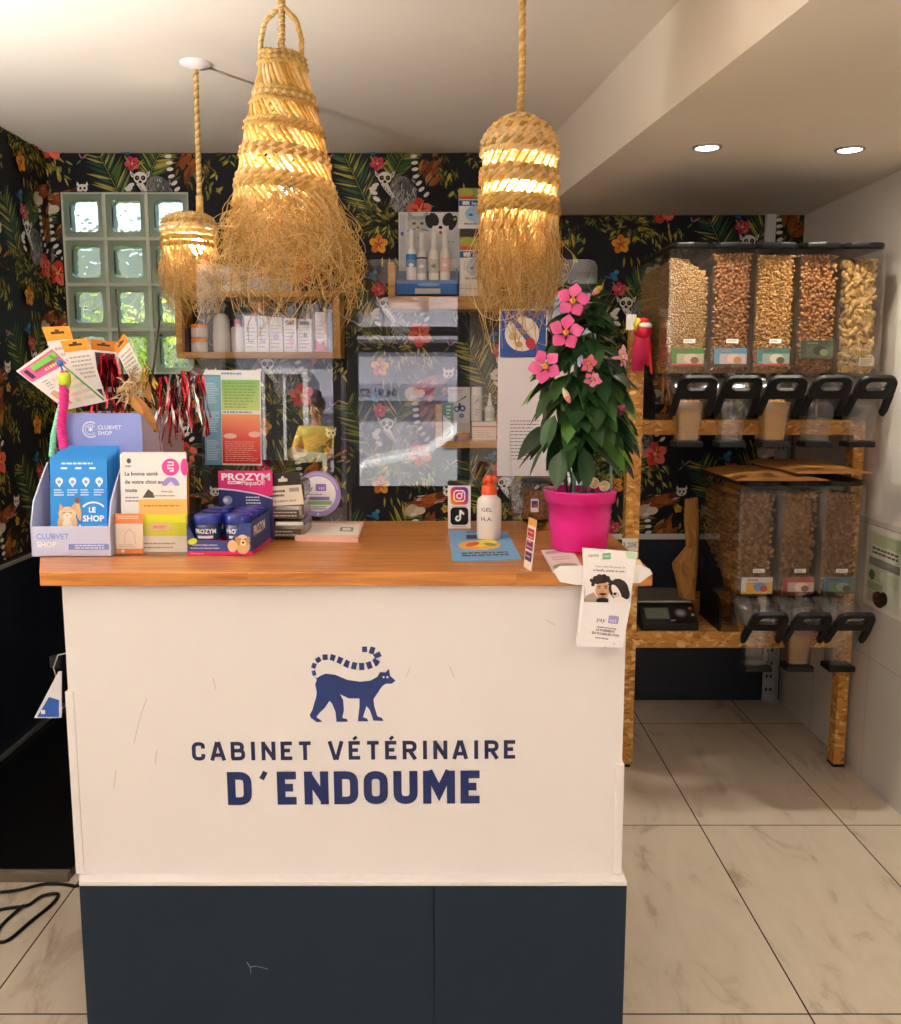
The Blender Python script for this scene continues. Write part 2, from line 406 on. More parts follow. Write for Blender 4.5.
# ------------------------------------------------------------ objects
def meshdata(name, mb, origin):
    me = bpy.data.meshes.new(name)
    o = origin
    me.from_pydata([(v[0] - o[0], v[1] - o[1], v[2] - o[2]) for v in mb.V], [], mb.F)
    keys = []
    for k in mb.FM:
        if k not in keys: keys.append(k)
    for k in keys: me.materials.append(MATS[k])
    ix = {k: i for i, k in enumerate(keys)}
    me.polygons.foreach_set('material_index', [ix[k] for k in mb.FM])
    me.polygons.foreach_set('use_smooth', mb.FS)
    ca = me.color_attributes.new('Col', 'FLOAT_COLOR', 'CORNER')
    d = []
    for f, c in zip(mb.F, mb.FC): d += [c[0], c[1], c[2], 1.0] * len(f)
    ca.data.foreach_set('color', d)
    me.update()
    return me
def tag(o, label=None, cat=None, group=None, kind=None):
    if label: o['label'] = label
    if cat: o['category'] = cat
    if group: o['group'] = group
    if kind: o['kind'] = kind
    return o
def link(o, parent=None):
    COL.objects.link(o)
    if parent: o.parent = parent
    return o
def wloc(o):
    v = Vector((0, 0, 0))
    while o is not None: v = v + o.location; o = o.parent
    return v
def obj(name, mb, parent=None, origin=None, bevel=0, label=None):
    """one mesh object; the builder holds world coordinates"""
    if origin is None: origin = wloc(parent) if parent else Vector((0, 0, 0))
    o = bpy.data.objects.new(name, meshdata(name, mb, origin))
    o.location = Vector(origin) - (wloc(parent) if parent else Vector((0, 0, 0)))
    link(o, parent)
    if bevel:
        b = o.modifiers.new('bevel', 'BEVEL'); b.width = bevel; b.segments = 2; b.limit_method = 'ANGLE'; b.angle_limit = .7
    if label: o['label'] = label
    return o
def thing(name, label, cat, loc, group=None):
    o = bpy.data.objects.new(name, None); o.location = Vector(loc); o.empty_display_size = .05
    link(o); return tag(o, label, cat, group)
def solo(name, mb, label, cat, origin, group=None, kind=None, bevel=0):
    return tag(obj(name, mb, None, origin, bevel), label, cat, group, kind)
def struct(name, mb):
    o = obj(name, mb); o['kind'] = 'structure'; return o
def dup(root, delta, label=None):
    def cp(o, par):
        c = o.copy(); COL.objects.link(c)
        if par: c.parent = par
        for ch in [x for x in o.children]: cp(ch, c)
        return c
    r = cp(root, None); r.location = root.location + Vector(delta)
    if label: r['label'] = label
    return r
SKY, SUN, EXPO, FRONTW, UPW = .16, 19.0, 0.60, 1.5, 180
# ============================================================ THE ROOM
XL, XR, YB, YF, ZC, ZS = -1.76, 1.60, 4.29, -2.5, 2.508, 2.244
def beamx(y): return .40 + .134 * (YB - y)
m = MB('floor'); m.box((XL - .1, YF - .1, -.12), (XR + .1, YB + .1, 0)); struct('floor', m)
m = MB('ceil'); m.box((XL - .1, YF - .1, ZC), (XR + .1, YB + .1, ZC + .15)); struct('ceiling', m)
m = MB('soffit')
m.M = Matrix.Identity(4)
m.prism([(beamx(YF), YF), (XR + .02, YF), (XR + .02, YB + .02), (beamx(YB), YB + .02)], ZS, ZC + .02)
struct('ceiling_soffit', m)
m = MB('wallw'); m.box((XR, YF - .1, 1.0), (XR + .12, YB + .1, ZC + .1)); m.mat('walltile'); m.box((XR, YF - .1, -.1), (XR + .12, YB + .1, 1.0)); struct('wall_right', m)

# ---- jungle wallpaper, drawn motif by motif on the wall's own mesh (unit: see mu)
MU = .000717
def leaf2(m, x, y, ang, l, w, c):
    ca, sa = math.cos(ang), math.sin(ang); p = []
    for t, k in ((0, 0), (.2, .75), (.45, 1), (.75, .62), (1, 0), (.75, -.5), (.45, -.8), (.2, -.6)):
        u, v = t * l, k * w / 2
        p.append((x + u * ca - v * sa, y + u * sa + v * ca))
    m.poly(p, c)
def frond(m, r, pts, n, ll, cols, w=13):
    (x0, y0), (x1, y1), (x2, y2) = pts
    def q(t): return ((1 - t) ** 2 * x0 + 2 * t * (1 - t) * x1 + t * t * x2, (1 - t) ** 2 * y0 + 2 * t * (1 - t) * y1 + t * t * y2)
    for i in range(n):
        t = .06 + .9 * i / (n - 1); a = q(t); b = q(min(1, t + .03)); an = math.atan2(b[1] - a[1], b[0] - a[0])
        L = ll * (.55 + .6 * math.sin(PI * (.15 + .8 * t))) * r.uniform(.85, 1.1)
        for sgn in (-1, 1):
            leaf2(m, a[0], a[1], an + sgn * r.uniform(.75, 1.0), L, w * r.uniform(.8, 1.3), r.choice(cols))
    for i in range(8):
        a, b = q(i / 8), q((i + 1) / 8); dx, dy = b[1] - a[1], a[0] - b[0]; k = 2.4 / (math.hypot(dx, dy) + 1e-6)
        m.poly([(a[0] + dx * k, a[1] + dy * k), (b[0] + dx * k, b[1] + dy * k), (b[0] - dx * k, b[1] - dy * k), (a[0] - dx * k, a[1] - dy * k)], '#7d8145')
def bunch(m, r, x, y, rx, ry, n, cols, l=(28, 60), w=(11, 18), base=None, spread=.9):
    for i in range(n):
        a, d = r.uniform(0, 2 * PI), r.random() ** .6
        leaf2(m, x + rx * d * math.cos(a), y + ry * d * math.sin(a), (base if base is not None else a) + r.uniform(-spread, spread), r.uniform(*l), r.uniform(*w), r.choice(cols))
def bloom(m, r, x, y, R, c0, c1, cc):
    a0 = r.uniform(0, 1)
    for i in range(5):
        a = a0 + i * 2 * PI / 5
        m.ell(x + .52 * R * math.cos(a), y + .52 * R * math.sin(a), .56 * R, .43 * R, c0 if i % 2 else c1, a, 12)
    for i in range(5):
        a = a0 + i * 2 * PI / 5; leaf2(m, x, y, a, .72 * R, .13 * R, '#8e2430')
    m.ell(x, y, .17 * R, .15 * R, cc); leaf2(m, x, y, a0 + .8, .7 * R, .1 * R, '#e8c35a')
OL = ['#4b4a1e', '#5c5a24', '#37401f', '#6d6a2c', '#2d3a20', '#7f7a35', '#948b3c']
YG = ['#b3a544', '#8c8a38', '#c2b455', '#6f7a33', '#a99b3a']
PALM = ['#233f33', '#1c4a47', '#4f6830', '#2c5137', '#8f9045', '#395a34', '#bba553']
def motif(m, seed, clip):
    """one repeat; y runs up, origin at the lemur's face; pieces outside clip(x, y) are left off"""
    r = random.Random(seed)
    mark = len(m.F)
    # palm fronds
    frond(m, r, [(-80, -225), (-150, -60), (-250, 140)], 23, 140, PALM)
    frond(m, r, [(50, -40), (60, 90), (150, 175)], 20, 125, PALM[2:] + ['#2e331d'])
    # dark spray at the right with yellow tips
    bunch(m, r, 330, 70, 120, 90, 46, OL + ['#6b3f20', '#54331d'], (35, 75), (12, 20), -PI / 2, 1.1)
    bunch(m, r, 440, -20, 70, 80, 13, YG, (35, 62), (12, 20), -1.7, .8)
    bunch(m, r, 265, 45, 60, 95, 12, ['#8e4d24', '#a5602b', '#733b1d', '#b87a3d'], (60, 115), (28, 44), 1.0, .5)
    # leaf mass under the lemur
    bunch(m, r, 20, -270, 165, 120, 95, OL, (35, 75), (13, 21))
    bunch(m, r, 20, -250, 150, 110, 34, YG, (30, 60), (8, 14))
    bunch(m, r, -190, -230, 90, 60, 22, OL + YG[:2], (30, 60), (9, 15))
    bunch(m, r, 235, -330, 90, 90, 20, YG, (38, 62), (11, 17), -1.1, .6)
    bunch(m, r, 180, -470, 110, 70, 18, OL, (30, 60), (9, 14), -1.3, .8)
    # red ruffed lemur lying on a branch
    for (x, y, rx, ry, a, c) in ((235, -505, 120, 42, .35, '#8a4420'), (305, -478, 85, 34, .2, '#a5562a'), (170, -545, 62, 46, .9, '#7a3a1c'), (160, -560, 46, 44, .3, '#c9b8a0'), (205, -560, 40, 26, .2, '#dccfba'), (345, -455, 42, 24, .5, '#5a2e1a')):
        m.ell(x, y, rx, ry, c, a)
    for i in range(26):
        leaf2(m, 160 + 200 * r.random(), -535 + 75 * r.random(), .3 + r.uniform(-.3, .3), 42, 6, r.choice(['#6d3519', '#b9693a', '#94502a', '#e0d2bd']))
    m.ell(392, -436, 34, 27, '#efece4', .2)
    for sx in (-24, 26): m.poly([(392 + sx - 12, -420), (392 + sx + 12, -418), (392 + sx * 1.25, -394)], '#f4f1ea')
    for sx in (-11, 14): m.ell(392 + sx, -434, 7, 8, '#17171c')
    m.ell(396, -452, 7, 5, '#17171c')
    # ring-tailed lemur
    m.ell(112, -85, 82, 104, '#7d7c7f', .35); m.ell(92, -140, 60, 62, '#96959a', .1); m.ell(140, -60, 46, 66, '#5f5e63', .5)
    for i in range(110):
        leaf2(m, 112 + r.uniform(-80, 80), -85 + r.uniform(-105, 90), r.uniform(-2.2, -.7), r.uniform(18, 40), 6.5, r.choice(['#d6d4d0', '#2a2a2e', '#8f8e92', '#b5b3b0', '#38373b']))
    m.poly([(-28, -30), (22, -34), (40, -75), (62, -110), (52, -122), (20, -92), (-6, -60)], '#e8e6e2')
    for i in range(5): m.poly([(-10 + 14 * i, -45 - 16 * i), (4 + 14 * i, -52 - 16 * i), (0 + 14 * i, -60 - 16 * i)], '#2a2a2e')
    for x, y, a in ((-60, -42, .5), (-70, -84, -.3), (-52, -122, -.5), (-74, -60, .1)): m.ell(x, y, 25, 13, '#eceae6', a)
    for sx in (-1, 1): m.poly([(sx * 30, 20), (sx * 62, 46), (sx * 56, 14), (sx * 40, 2)], '#f0efeb'); m.poly([(sx * 40, 20), (sx * 54, 35), (sx * 50, 16)], '#3a3a3e')
    m.ell(0, 2, 45, 39, '#1b1b20'); m.ell(0, 4, 42, 36, '#f4f3ef'); m.ell(0, -22, 21, 19, '#e9e7e2')
    for sx in (-1, 1): m.ell(sx * 19, 3, 14, 15, '#141418', sx * .3); m.ell(sx * 17, 5, 5, 5, '#b98b3a')
    m.ell(0, -20, 10, 9, '#141418')
    for x, y, a in ((166, 172, .1), (178, 130, .1), (184, 92, .1), (186, 54, .15), (192, 12, .3), (210, -28, .6), (226, -64, .6), (256, -96, .7)): m.ell(x, y, 22, 11.5, '#eceae5', a, 8)
    # flowers, bird, small things
    bloom(m, r, -45, 87, 44, '#c42a52', '#d8406a', '#f0c860')
    for a in (.3, .7, -2.4): leaf2(m, -10, 80, a, 50, 11, '#a9a543')
    bunch(m, r, 205, -195, 60, 60, 10, OL, (40, 70), (14, 20))
    bloom(m, r, 212, -192, 74, '#d8402f', '#e8705f', '#f2a05a')
    bloom(m, r, -42, -392, 56, '#d9782a', '#e7a13a', '#8e3a1c')
    bloom(m, r, 372, -215 - 330, 26, '#d9b23e', '#c99a2e', '#8c6a20')
    for i in range(3): leaf2(m, 60 - 40 * i, -470, -1.2 - .2 * i, 66, 13, YG[i])
    m.ell(-80, -590, 32, 17, '#2d6fa0', -.9); m.ell(-66, -562, 15, 14, '#3f8dbb'); leaf2(m, -85, -600, 2.9, 62, 16, '#2a5f9a'); leaf2(m, -90, -615, -1.1, 75, 13, '#9c9a44'); leaf2(m, -52, -560, .4, 22, 6, '#24242a')
    leaf2(m, 400, -262, .6, 54, 11, '#c77aa0'); leaf2(m, 396, -268, -2.4, 44, 12, '#5e8a4a'); leaf2(m, 400, -262, 2.0, 40, 9, '#b58ac0')
    leaf2(m, 405, -590, .5, 105, 20, '#b06a30')
    # trim to the paper's edges (and round the window opening)
    F, FM, FC, FS = m.F[mark:], m.FM[mark:], m.FC[mark:], m.FS[mark:]
    for name in ('F', 'FM', 'FC', 'FS'): setattr(m, name, getattr(m, name)[:mark])
    for f, a, c, sm in zip(F, FM, FC, FS):
        for poly in clip([m.V[j] for j in f]):
            if poly is None: m.F.append(f)
            else: b = len(m.V); m.V.extend(poly); m.F.append(tuple(range(b, b + len(poly))))
            m.FM.append(a); m.FC.append(c); m.FS.append(sm)
PIT = .54
def wallpaper(m, M0, u0, u1, v0, v1, lu, lv, hole=None):
    """fill u0..u1 x v0..v1 of the plane M0 with the half-drop repeat whose lemur sits at lu, lv"""
    I = M0.inverted()
    rects = [(u0, v0, u1, v1)]
    if hole: h0, h1, h2, h3 = hole; rects = [(u0, v0, h0, v1), (h2, v0, u1, v1), (h0, v0, h2, h1), (h0, h3, h2, v1)]
    def half(P, ax, lim, sg):
        o = []
        for i in range(len(P)):
            a, c = P[i], P[(i + 1) % len(P)]; fa, fc = sg * (a[ax] - lim), sg * (c[ax] - lim)
            if fa >= 0: o.append(a)
            if fa * fc < 0: q = fa / (fa - fc); o.append(tuple(a[k] + (c[k] - a[k]) * q for k in range(3)))
        return o
    def clip(vs):
        P0 = [tuple(I @ Vector(q)) for q in vs]; out = []
        lo = [min(p[k] for p in P0) for k in (0, 1)]; hi = [max(p[k] for p in P0) for k in (0, 1)]
        for (a, b, c, d) in rects:
            if lo[0] >= a and hi[0] <= c and lo[1] >= b and hi[1] <= d: return [None]
            if hi[0] <= a or lo[0] >= c or hi[1] <= b or lo[1] >= d: continue
            P = half(half(half(half(P0, 0, a, 1), 0, c, -1), 1, b, 1), 1, d, -1)
            if len(P) > 2: out.append([tuple(M0 @ Vector(q)) for q in P])
        return out
    m.m = 'WP'; m.dw = 2.2e-5 / MU
    for i in range(-8, 9):
        for j in range(-5, 6):
            u, v = lu + i * PIT, lv + j * PIT + (PIT / 2 if i % 2 else 0)
            if u < u0 - .45 or u > u1 + .35 or v < v0 - .2 or v > v1 + .75: continue
            m.M = M0 @ Matrix.Translation((u, v, .0004)) @ Matrix.Scale(MU, 4); m.w = 0
            motif(m, 40 + i * 3 + j * 17, clip)
    m.M = Matrix.Identity(4)

PAPER = '#16171f'
WX0, WX1, WZ0, WZ1 = -1.708, -1.140, 1.545, 2.343      # opening of the glass-block window
RZ = .80
L0 = at(385, 179, YB)
m = MB('WP', PAPER)
for a, b in (((XL - .1, RZ), (XR + .1, WZ0)), ((XL - .1, WZ1), (XR + .1, ZC + .1)), ((XL - .1, WZ0), (WX0, WZ1)), ((WX1, WZ0), (XR + .1, WZ1))):
    m.box((a[0], YB, a[1]), (b[0], YB + .14, b[1]))
m.mat('navy'); m.box((XL - .1, YB, -.1), (XR + .1, YB + .14, RZ))
wallpaper(m, Matrix.Translation((0, YB, 0)) @ FRONT, XL, XR, RZ + .01, ZC, L0.x, L0.z, (WX0, WZ0, WX1, WZ1))
struct('wall_back', m)
m = MB('WP', PAPER); m.box((XL - .12, 2.35, RZ), (XL, YB + .1, ZC + .1)); m.mat('navy'); m.box((XL - .12, 2.35, -.1), (XL, YB + .1, RZ)); m.mat('wallw'); m.box((XL - .12, YF - .1, -.1), (XL, 2.35, ZC + .1))  # unseen front stretch made white to bounce more light
kk = XL / _ray(25, 228)[0]; ly, lz = kk * _ray(25, 228)[1], CAMH + kk * _ray(25, 228)[2]
# left wall faces +X : u runs away from the camera (+Y), v up
LW = Matrix(((0, 0, 1, XL), (1, 0, 0, 0), (0, 1, 0, 0), (0, 0, 0, 1)))
wallpaper(m, LW, 2.4, YB, RZ + .01, ZC, ly, lz)
struct('wall_left', m)
# chair rail between paper and paint, skirting strip on the left
m = MB('white'); m.box((.3, YB - .012, .783), (1.12, YB, .808)); m.col('#dddddd'); struct('trim_1', m)
m = MB('grey'); m.box((XL, 2.4, .775), (XL + .01, YB, .79)); struct('trim_2', m)
m = MB('steel'); m.box((XL, 1.8, 0.032), (XL + .016, YB, .045)); struct('baseboard_left', m)
m = MB('white'); m.box((1.425, YB - .03, 1.25), (1.465, YB, ZS)); struct('trim_3', m)

# ---- glass-block window
win = bpy.data.objects.new('window_1', None); win.location = ((WX0 + WX1) / 2, YB, WZ0); link(win); win['kind'] = 'structure'
cw, ch = (WX1 - WX0) / 3, (WZ1 - WZ0) / 4
fr = MB('wframe')
def gaps(a, n, st): return [a + i * st for i in range(n + 1)]
for x in gaps(WX0, 3, cw): fr.box((x - .008, YB + .004, WZ0), (x + .008, YB + .1, WZ1))
for z in gaps(WZ0, 4, ch): fr.box((WX0, YB + .006, z - .008), (WX1, YB + .098, z + .008))
obj('mortar_frame', fr, win)
for i in range(3):
    for j in range(4):
        x0, z0 = WX0 + i * cw + .009, WZ0 + j * ch + .009; x1, z1 = x0 + cw - .018, z0 + ch - .018
        b = MB('gblock'); e = .021
        b.M = Matrix.Translation((0, YB + .012, 0)) @ FRONT
        o_, i_ = rr(x0, z0, x1, z1, .012), rr(x0 + e, z0 + e, x1 - e, z1 - e, .02)
        b.mat('gedge'); b.ring_prism(o_, i_, -.08, 0)
        b.mat('gblock'); b.prism(i_, -.03, -.006)
        obj('glass_block', b, win)

# ---- what lies behind the glass blocks
m = MB('P', '#cfd2c8'); m.box((-5, 7.2, -.2), (2, 7.4, 2.6)); o = struct('wall_courtyard', m)
m = MB('P', '#8d8c84'); m.box((-5, 4.5, -.3), (3, 7.4, -.1)); struct('floor_courtyard', m)
r_ = random.Random(3)
m = MB('leaf'); st = MB('P', '#5a4a30')
for k in range(26):
    x, y = r_.uniform(-2.7, -1.1), r_.uniform(5.1, 5.9); h = r_.uniform(1.5, 2.05)
    st.tube([(x, y, -.1), (x + .05, y, h * .5), (x + .02, y, h)], .008, 4)
    for q in range(26):
        a = r_.uniform(0, 2 * PI); z = r_.uniform(.9, h); l = r_.uniform(.15, .28); up = r_.uniform(-.1, .9)
        d = Vector((math.cos(a), math.sin(a), up)).normalized(); s_ = Vector((-math.sin(a), math.cos(a), 0)) * .028
        p = Vector((x, y, z)); m.col(r_.choice(['#a9c23a', '#bccf4a', '#8fae34', '#cbd96a']))
        m.add([p, p + d * l * .45 + s_, p + d * l, p + d * l * .45 - s_], [(0, 1, 2, 3)])
sh = thing('garden_shrub', 'yellow-green leafy shrub outdoors, blurred by the glass-block window', 'shrub', (-1.9, 5.5, -.1))
obj('foliage', m, sh); obj('stem', st, sh)

# ============================================================ SHOP FRONT AND STREET BEHIND THE CAMERA
m = MB('wallw')
def hb(x0, x1, z0, z1): m.box((x0, YF - .12, z0), (x1, YF, z1))
hb(XL - .1, -1.74, -.1, ZC + .1); hb(XL - .1, XR + .1, 2.42, ZC + .1); hb(.2, .62, -.1, 2.42); hb(.62, XR + .1, -.1, .35); hb(1.52, XR + .1, .35, 2.42)
struct('wall_front', m)
def glazed(name, x0, x1, z0, z1, bars_x=(), bars_z=(), fw=.07):
    w = bpy.data.objects.new(name, None); w.location = ((x0 + x1) / 2, YF - .05, z0); link(w); w['kind'] = 'structure'
    f = MB('frame')
    for a, b, c, d in ((x0, x0 + fw, z0, z1), (x1 - fw, x1, z0, z1), (x0 + fw, x1 - fw, z0, z0 + fw), (x0 + fw, x1 - fw, z1 - fw, z1)): f.box((a, YF - .09, c), (b, YF - .02, d))
    for x in bars_x: f.box((x - .03, YF - .085, z0 + fw), (x + .03, YF - .025, z1 - fw))
    for z in bars_z: f.box((x0 + fw, YF - .085, z - .035), (x1 - fw, YF - .025, z + .035))
    obj('frame', f, w)
    g = MB('winglass'); g.box((x0 + fw, YF - .06, z0 + fw), (x1 - fw, YF - .054, z1 - fw)); obj('pane', g, w)
    return w
glazed('window_2', -1.74, -.82, .0, 2.42)
d_ = glazed('door_1', -.80, .2, .0, 2.42, (), (1.92, 2.05), .1)
h = MB('steel'); h.tube([(.12, YF - .02, .9), (.12, YF + .04, .9), (.12, YF + .04, 1.3), (.12, YF - .02, 1.3)], .012, 8); obj('door_handle', h, d_)
glazed('added_window', .62, 1.52, .35, 2.42, (), (1.9,))  # unseen right opening, added to let in more daylight

m = MB('asphalt'); m.box((-16, -10.4, -.22), (16, YF - .1, -.08)); struct('street_road', m)
m = MB('pavement'); m.box((-16, -4.6, -.2), (16, YF - .1, -.03)); struct('street_pavement', m)
b_ = thing('street_building', 'pale grey building across the street, mirrored in the counter screens', 'building', (0, -10.4, -.2))
FY = -10.4
w = MB('facade'); w.box((-14, FY - .4, -.3), (14, FY, 7.5)); w.box((-14, FY, 2.55), (14, FY + .12, 2.7)); w.box((-14, FY, 5.2), (14, FY + .15, 5.35)); obj('wall', w, b_)
BACK = Matrix(((-1, 0, 0, 0), (0, 0, 1, 0), (0, 1, 0, 0), (0, 0, 0, 1)))     # faces +Y, u runs to -X
for i, (x, z0, z1, wd) in enumerate(((-4.6, 0, 2.2, 1.1), (-3.5, .5, 2.1, .7), (-2.62, 0, 2.2, .62), (1.3, .3, 2.2, 1.2), (3.0, 0, 2.2, 1.0), (-5, 3.2, 4.8, .95), (-3, 3.2, 4.8, .95), (-1, 3.2, 4.8, .95), (1, 3.2, 4.8, .95), (3, 3.2, 4.8, .95))):
    f = MB('white'); f.box((x - wd / 2 - .08, FY, z0), (x - wd / 2, FY + .09, z1)); f.box((x + wd / 2, FY, z0), (x + wd / 2 + .08, FY + .09, z1)); f.box((x - wd / 2 - .08, FY, z1), (x + wd / 2 + .08, FY + .09, z1 + .08))
    f.box((x - .025, FY, z0), (x + .025, FY + .05, z1))
    wn = obj('window', f, b_)
    g = MB('carglass'); g.box((x - wd / 2, FY + .002, z0), (x + wd / 2, FY + .02, z1)); obj('pane', g, wn)
s_ = MB('P', '#b3aec2'); s_.M = Matrix.Translation((0, FY + .15, 0)) @ BACK
s_.prism([(-.45, 1.56), (2.15, 1.56), (2.15, 1.84), (-.45, 1.84)], -.14, 0)
s_.w = .002; s_.dw = .001
s_.text('04.91.52', .78, 1.63, .13, '#3a3a46', .01); s_.text('BEEI', .2, 1.65, .13, '#c04a66', .02)
obj('sign', s_, b_)

# parked white car
cx, cy = .95, -6.5
car = thing('parked_car', 'white car parked in the street, mirrored in the counter screen', 'car', (cx, cy, -.08))
prof = [(x_, y_ * 1.13) for x_, y_ in ((-2.0, .30), (-2.02, .62), (-1.95, .80), (-1.2, .92), (-.55, 1.36), (.45, 1.42), (1.25, 1.30), (1.85, .95), (2.0, .85), (2.02, .35))]
body = MB('car'); body.M = Matrix.Translation((cx, cy - .82, -.08)) @ Matrix(((1, 0, 0, 0), (0, 0, -1, 1.64), (0, 1, 0, 0), (0, 0, 0, 1)))
body.prism(prof, 0, 1.64); obj('body', body, car, bevel=.08)
g = MB('carglass')
for pts in ([(-1.0, .95), (-.48, 1.29), (-.05, 1.32), (-.05, .95)], [(.02, .95), (.02, 1.32), (.5, 1.34), (.85, 1.27), (.95, .95)]):
    g.M = Matrix.Translation((cx, cy + .83, -.08)) @ Matrix(((1, 0, 0, 0), (0, 0, -1, 0), (0, 1.13, 0, 0), (0, 0, 0, 1))); g.prism(pts, -.006, .0)
obj('side_window', g, car)
for sx in (-1.25, 1.3):
    for sy in (-.78, .74):
        t = MB('black'); t.M = Matrix.Translation((cx + sx, cy + sy, .24)) @ Matrix.Rotation(PI / 2, 4, 'X'); t.lathe([(.31, -.12), (.32, -.06), (.32, .06), (.31, .12)], n=24)
        wh = obj('wheel', t, car)
        t = MB('steel'); t.M = Matrix.Translation((cx + sx, cy + sy + (.12 if sy > 0 else -.12), .24)) @ Matrix.Rotation(PI / 2, 4, 'X'); t.lathe([(.19, -.01), (.2, 0), (.19, .01)], n=18); obj('hub_cap', t, wh)

# passer-by on the pavement
def skin_mesh(pts, edges, root=0, sub=1):
    me = bpy.data.meshes.new('tmp'); me.from_pydata([p[:3] for p in pts], edges, [])
    o = bpy.data.objects.new('tmp', me); COL.objects.link(o)
    md = o.modifiers.new('s', 'SKIN'); md.use_smooth_shade = True
    for v, p in zip(me.skin_vertices[0].data, pts): v.radius = (p[3], p[4] if len(p) > 4 else p[3])
    me.skin_vertices[0].data[root].use_root = True
    o.modifiers.new('u', 'SUBSURF').levels = sub
    o.modifiers['u'].render_levels = sub
    dg = bpy.context.evaluated_depsgraph_get(); ev = o.evaluated_get(dg); em = ev.to_mesh()
    res = ([v.co[:] for v in em.vertices], [tuple(p.vertices) for p in em.polygons]); ev.to_mesh_clear()
    bpy.data.objects.remove(o); bpy.data.meshes.remove(me); return res
def skin_obj(name, mat, col, base, pts, edges, parent, root=0):
    v, f = skin_mesh(pts, edges, root); b = MB(mat, col); b.M = Matrix.Translation(base); b.add(v, f, True); return obj(name, b, parent)
PB = Vector((-1.36, -5.0, -.08))
pp = thing('person', 'person in a yellow top carrying a beige bag, mirrored in the counter screen', 'person', PB)
P_ = [(0, 0, .95, .13, .1), (0, 0, 1.15, .12, .09), (0, 0, 1.32, .15, .1), (0, 0, 1.44, .08), (0, .01, 1.52, .05), (0, .02, 1.6, .085, .095), (0, .02, 1.68, .075, .09),
      (.17, 0, 1.40, .055), (.23, .06, 1.16, .043), (.1, .24, 1.08, .033), (-.17, 0, 1.40, .055), (-.23, .06, 1.16, .043), (-.1, .24, 1.08, .033),
      (.09, 0, .9, .09), (.1, .01, .5, .06), (.1, -.01, .09, .042), (-.09, 0, .9, .09), (-.1, .03, .5, .06), (-.1, .02, .09, .042), (.11, .14, .03, .035), (-.11, .17, .03, .035)]
E_ = [(0, 1), (1, 2), (2, 3), (3, 4), (4, 5), (5, 6), (2, 7), (7, 8), (8, 9), (2, 10), (10, 11), (11, 12), (0, 13), (13, 14), (14, 15), (0, 16), (16, 17), (17, 18), (15, 19), (18, 20)]
fing = []
for sx in (.1, -.1):
    i0 = 9 if sx > 0 else 12
    for k in range(5):
        x = sx + (k - 2) * .016
        a = len(P_); P_.append((x, .27 + (0 if k in (0, 4) else .015), 1.06, .011)); P_.append((x * .95, .30 + (-.02 if k in (0, 4) else .01), 1.03, .009)); E_ += [(i0, a), (a, a + 1)]
body = skin_obj('body', 'skin', '#c08a6c', PB, P_, E_, pp)
skin_obj('yellow_top', 'P', '#e0bd4e', PB, [(0, 0, .98, .155, .12), (0, 0, 1.15, .14, .105), (0, 0, 1.32, .172, .118), (0, 0, 1.43, .09), (.17, 0, 1.40, .07), (.225, .055, 1.17, .058), (-.17, 0, 1.40, .07), (-.225, .055, 1.17, .058)], [(0, 1), (1, 2), (2, 3), (2, 4), (4, 5), (2, 6), (6, 7)], pp)
skin_obj('trousers', 'P', '#33405a', PB, [(0, 0, .96, .15, .118), (.09, 0, .88, .105), (.1, .01, .5, .075), (.1, -.01, .12, .06), (-.09, 0, .88, .105), (-.1, .03, .5, .075), (-.1, .02, .12, .06)], [(0, 1), (1, 2), (2, 3), (0, 4), (4, 5), (5, 6)], pp)
hr = MB('P', '#3a2418'); hr.ball(PB + Vector((0, -.015, 1.68)), (.095, .105, .1), 14, 10); hr.ball(PB + Vector((0, -.03, 1.79)), (.05, .05, .045)); obj('hair', hr, pp)
ey = MB('G', '#151515')
for sx in (-.033, .033): ey.ball(PB + Vector((sx, .108, 1.63)), .011, 8, 6)
ey.col('#a86a58'); ey.ball(PB + Vector((0, .108, 1.565)), (.022, .008, .006), 8, 6); ey.col('#c08a6c'); ey.ball(PB + Vector((0, .118, 1.60)), (.011, .014, .018), 8, 6); obj('face', ey, pp)
bg = MB('P', '#e8dcb8'); bg.M = Matrix.Translation(PB + Vector((-.02, .412, .84))) @ BACK
bg.prism([(-.16, 0), (.16, 0), (.17, .34), (-.17, .34)], -.09, 0); bg.w = .002; bg.dw = .001
bg.poly([(-.05, .05), (.05, .05), (.03, .2), (.06, .3), (0, .24), (-.06, .3), (-.03, .2)], '#b29a62')
bt = solo('tote_bag', bg, 'beige bag with a darker shape held by the person in yellow', 'bag', PB + Vector((0, .38, .84)))
# ============================================================ RECEPTION COUNTER
HC = 1.12
YFc = 1.865
ct = thing('reception_counter', 'white reception counter with oak worktop, dark navy base and blue lettering', 'counter', (-.2, 2.2, 0))
m = MB('worktop'); m.prism([(-.829, YFc), (.425, YFc), (.425, 2.58), (-1.13, 2.58)], HC - .030, HC); obj('worktop', m, ct, bevel=.0025)
FYc = 1.886
m = MB('white'); m.prism([(at(62, 590, FYc).x, FYc), (at(627, 590, FYc).x, FYc), (at(627, 590, FYc).x, 2.56), (-1.06, 2.56)], .44, HC - .030)
m.M = Matrix.Translation((0, FYc, 0)) @ FRONT
def pxp(Y, pts): return [(at(x, y, Y).x, at(x, y, Y).z) for x, y in pts]
def scratch(m, Y, pts, wd, c):
    q = pxp(Y, pts); m.c = lin(c)
    for a, b in zip(q, q[1:]):
        d = Vector((b[0] - a[0], b[1] - a[1])); k = Vector((-d.y, d.x)).normalized() * wd
        m.poly([(a[0] + k.x, a[1] + k.y), (b[0] + k.x, b[1] + k.y), (b[0] - k.x, b[1] - k.y), (a[0] - k.x, a[1] - k.y)])
m.mat('P')
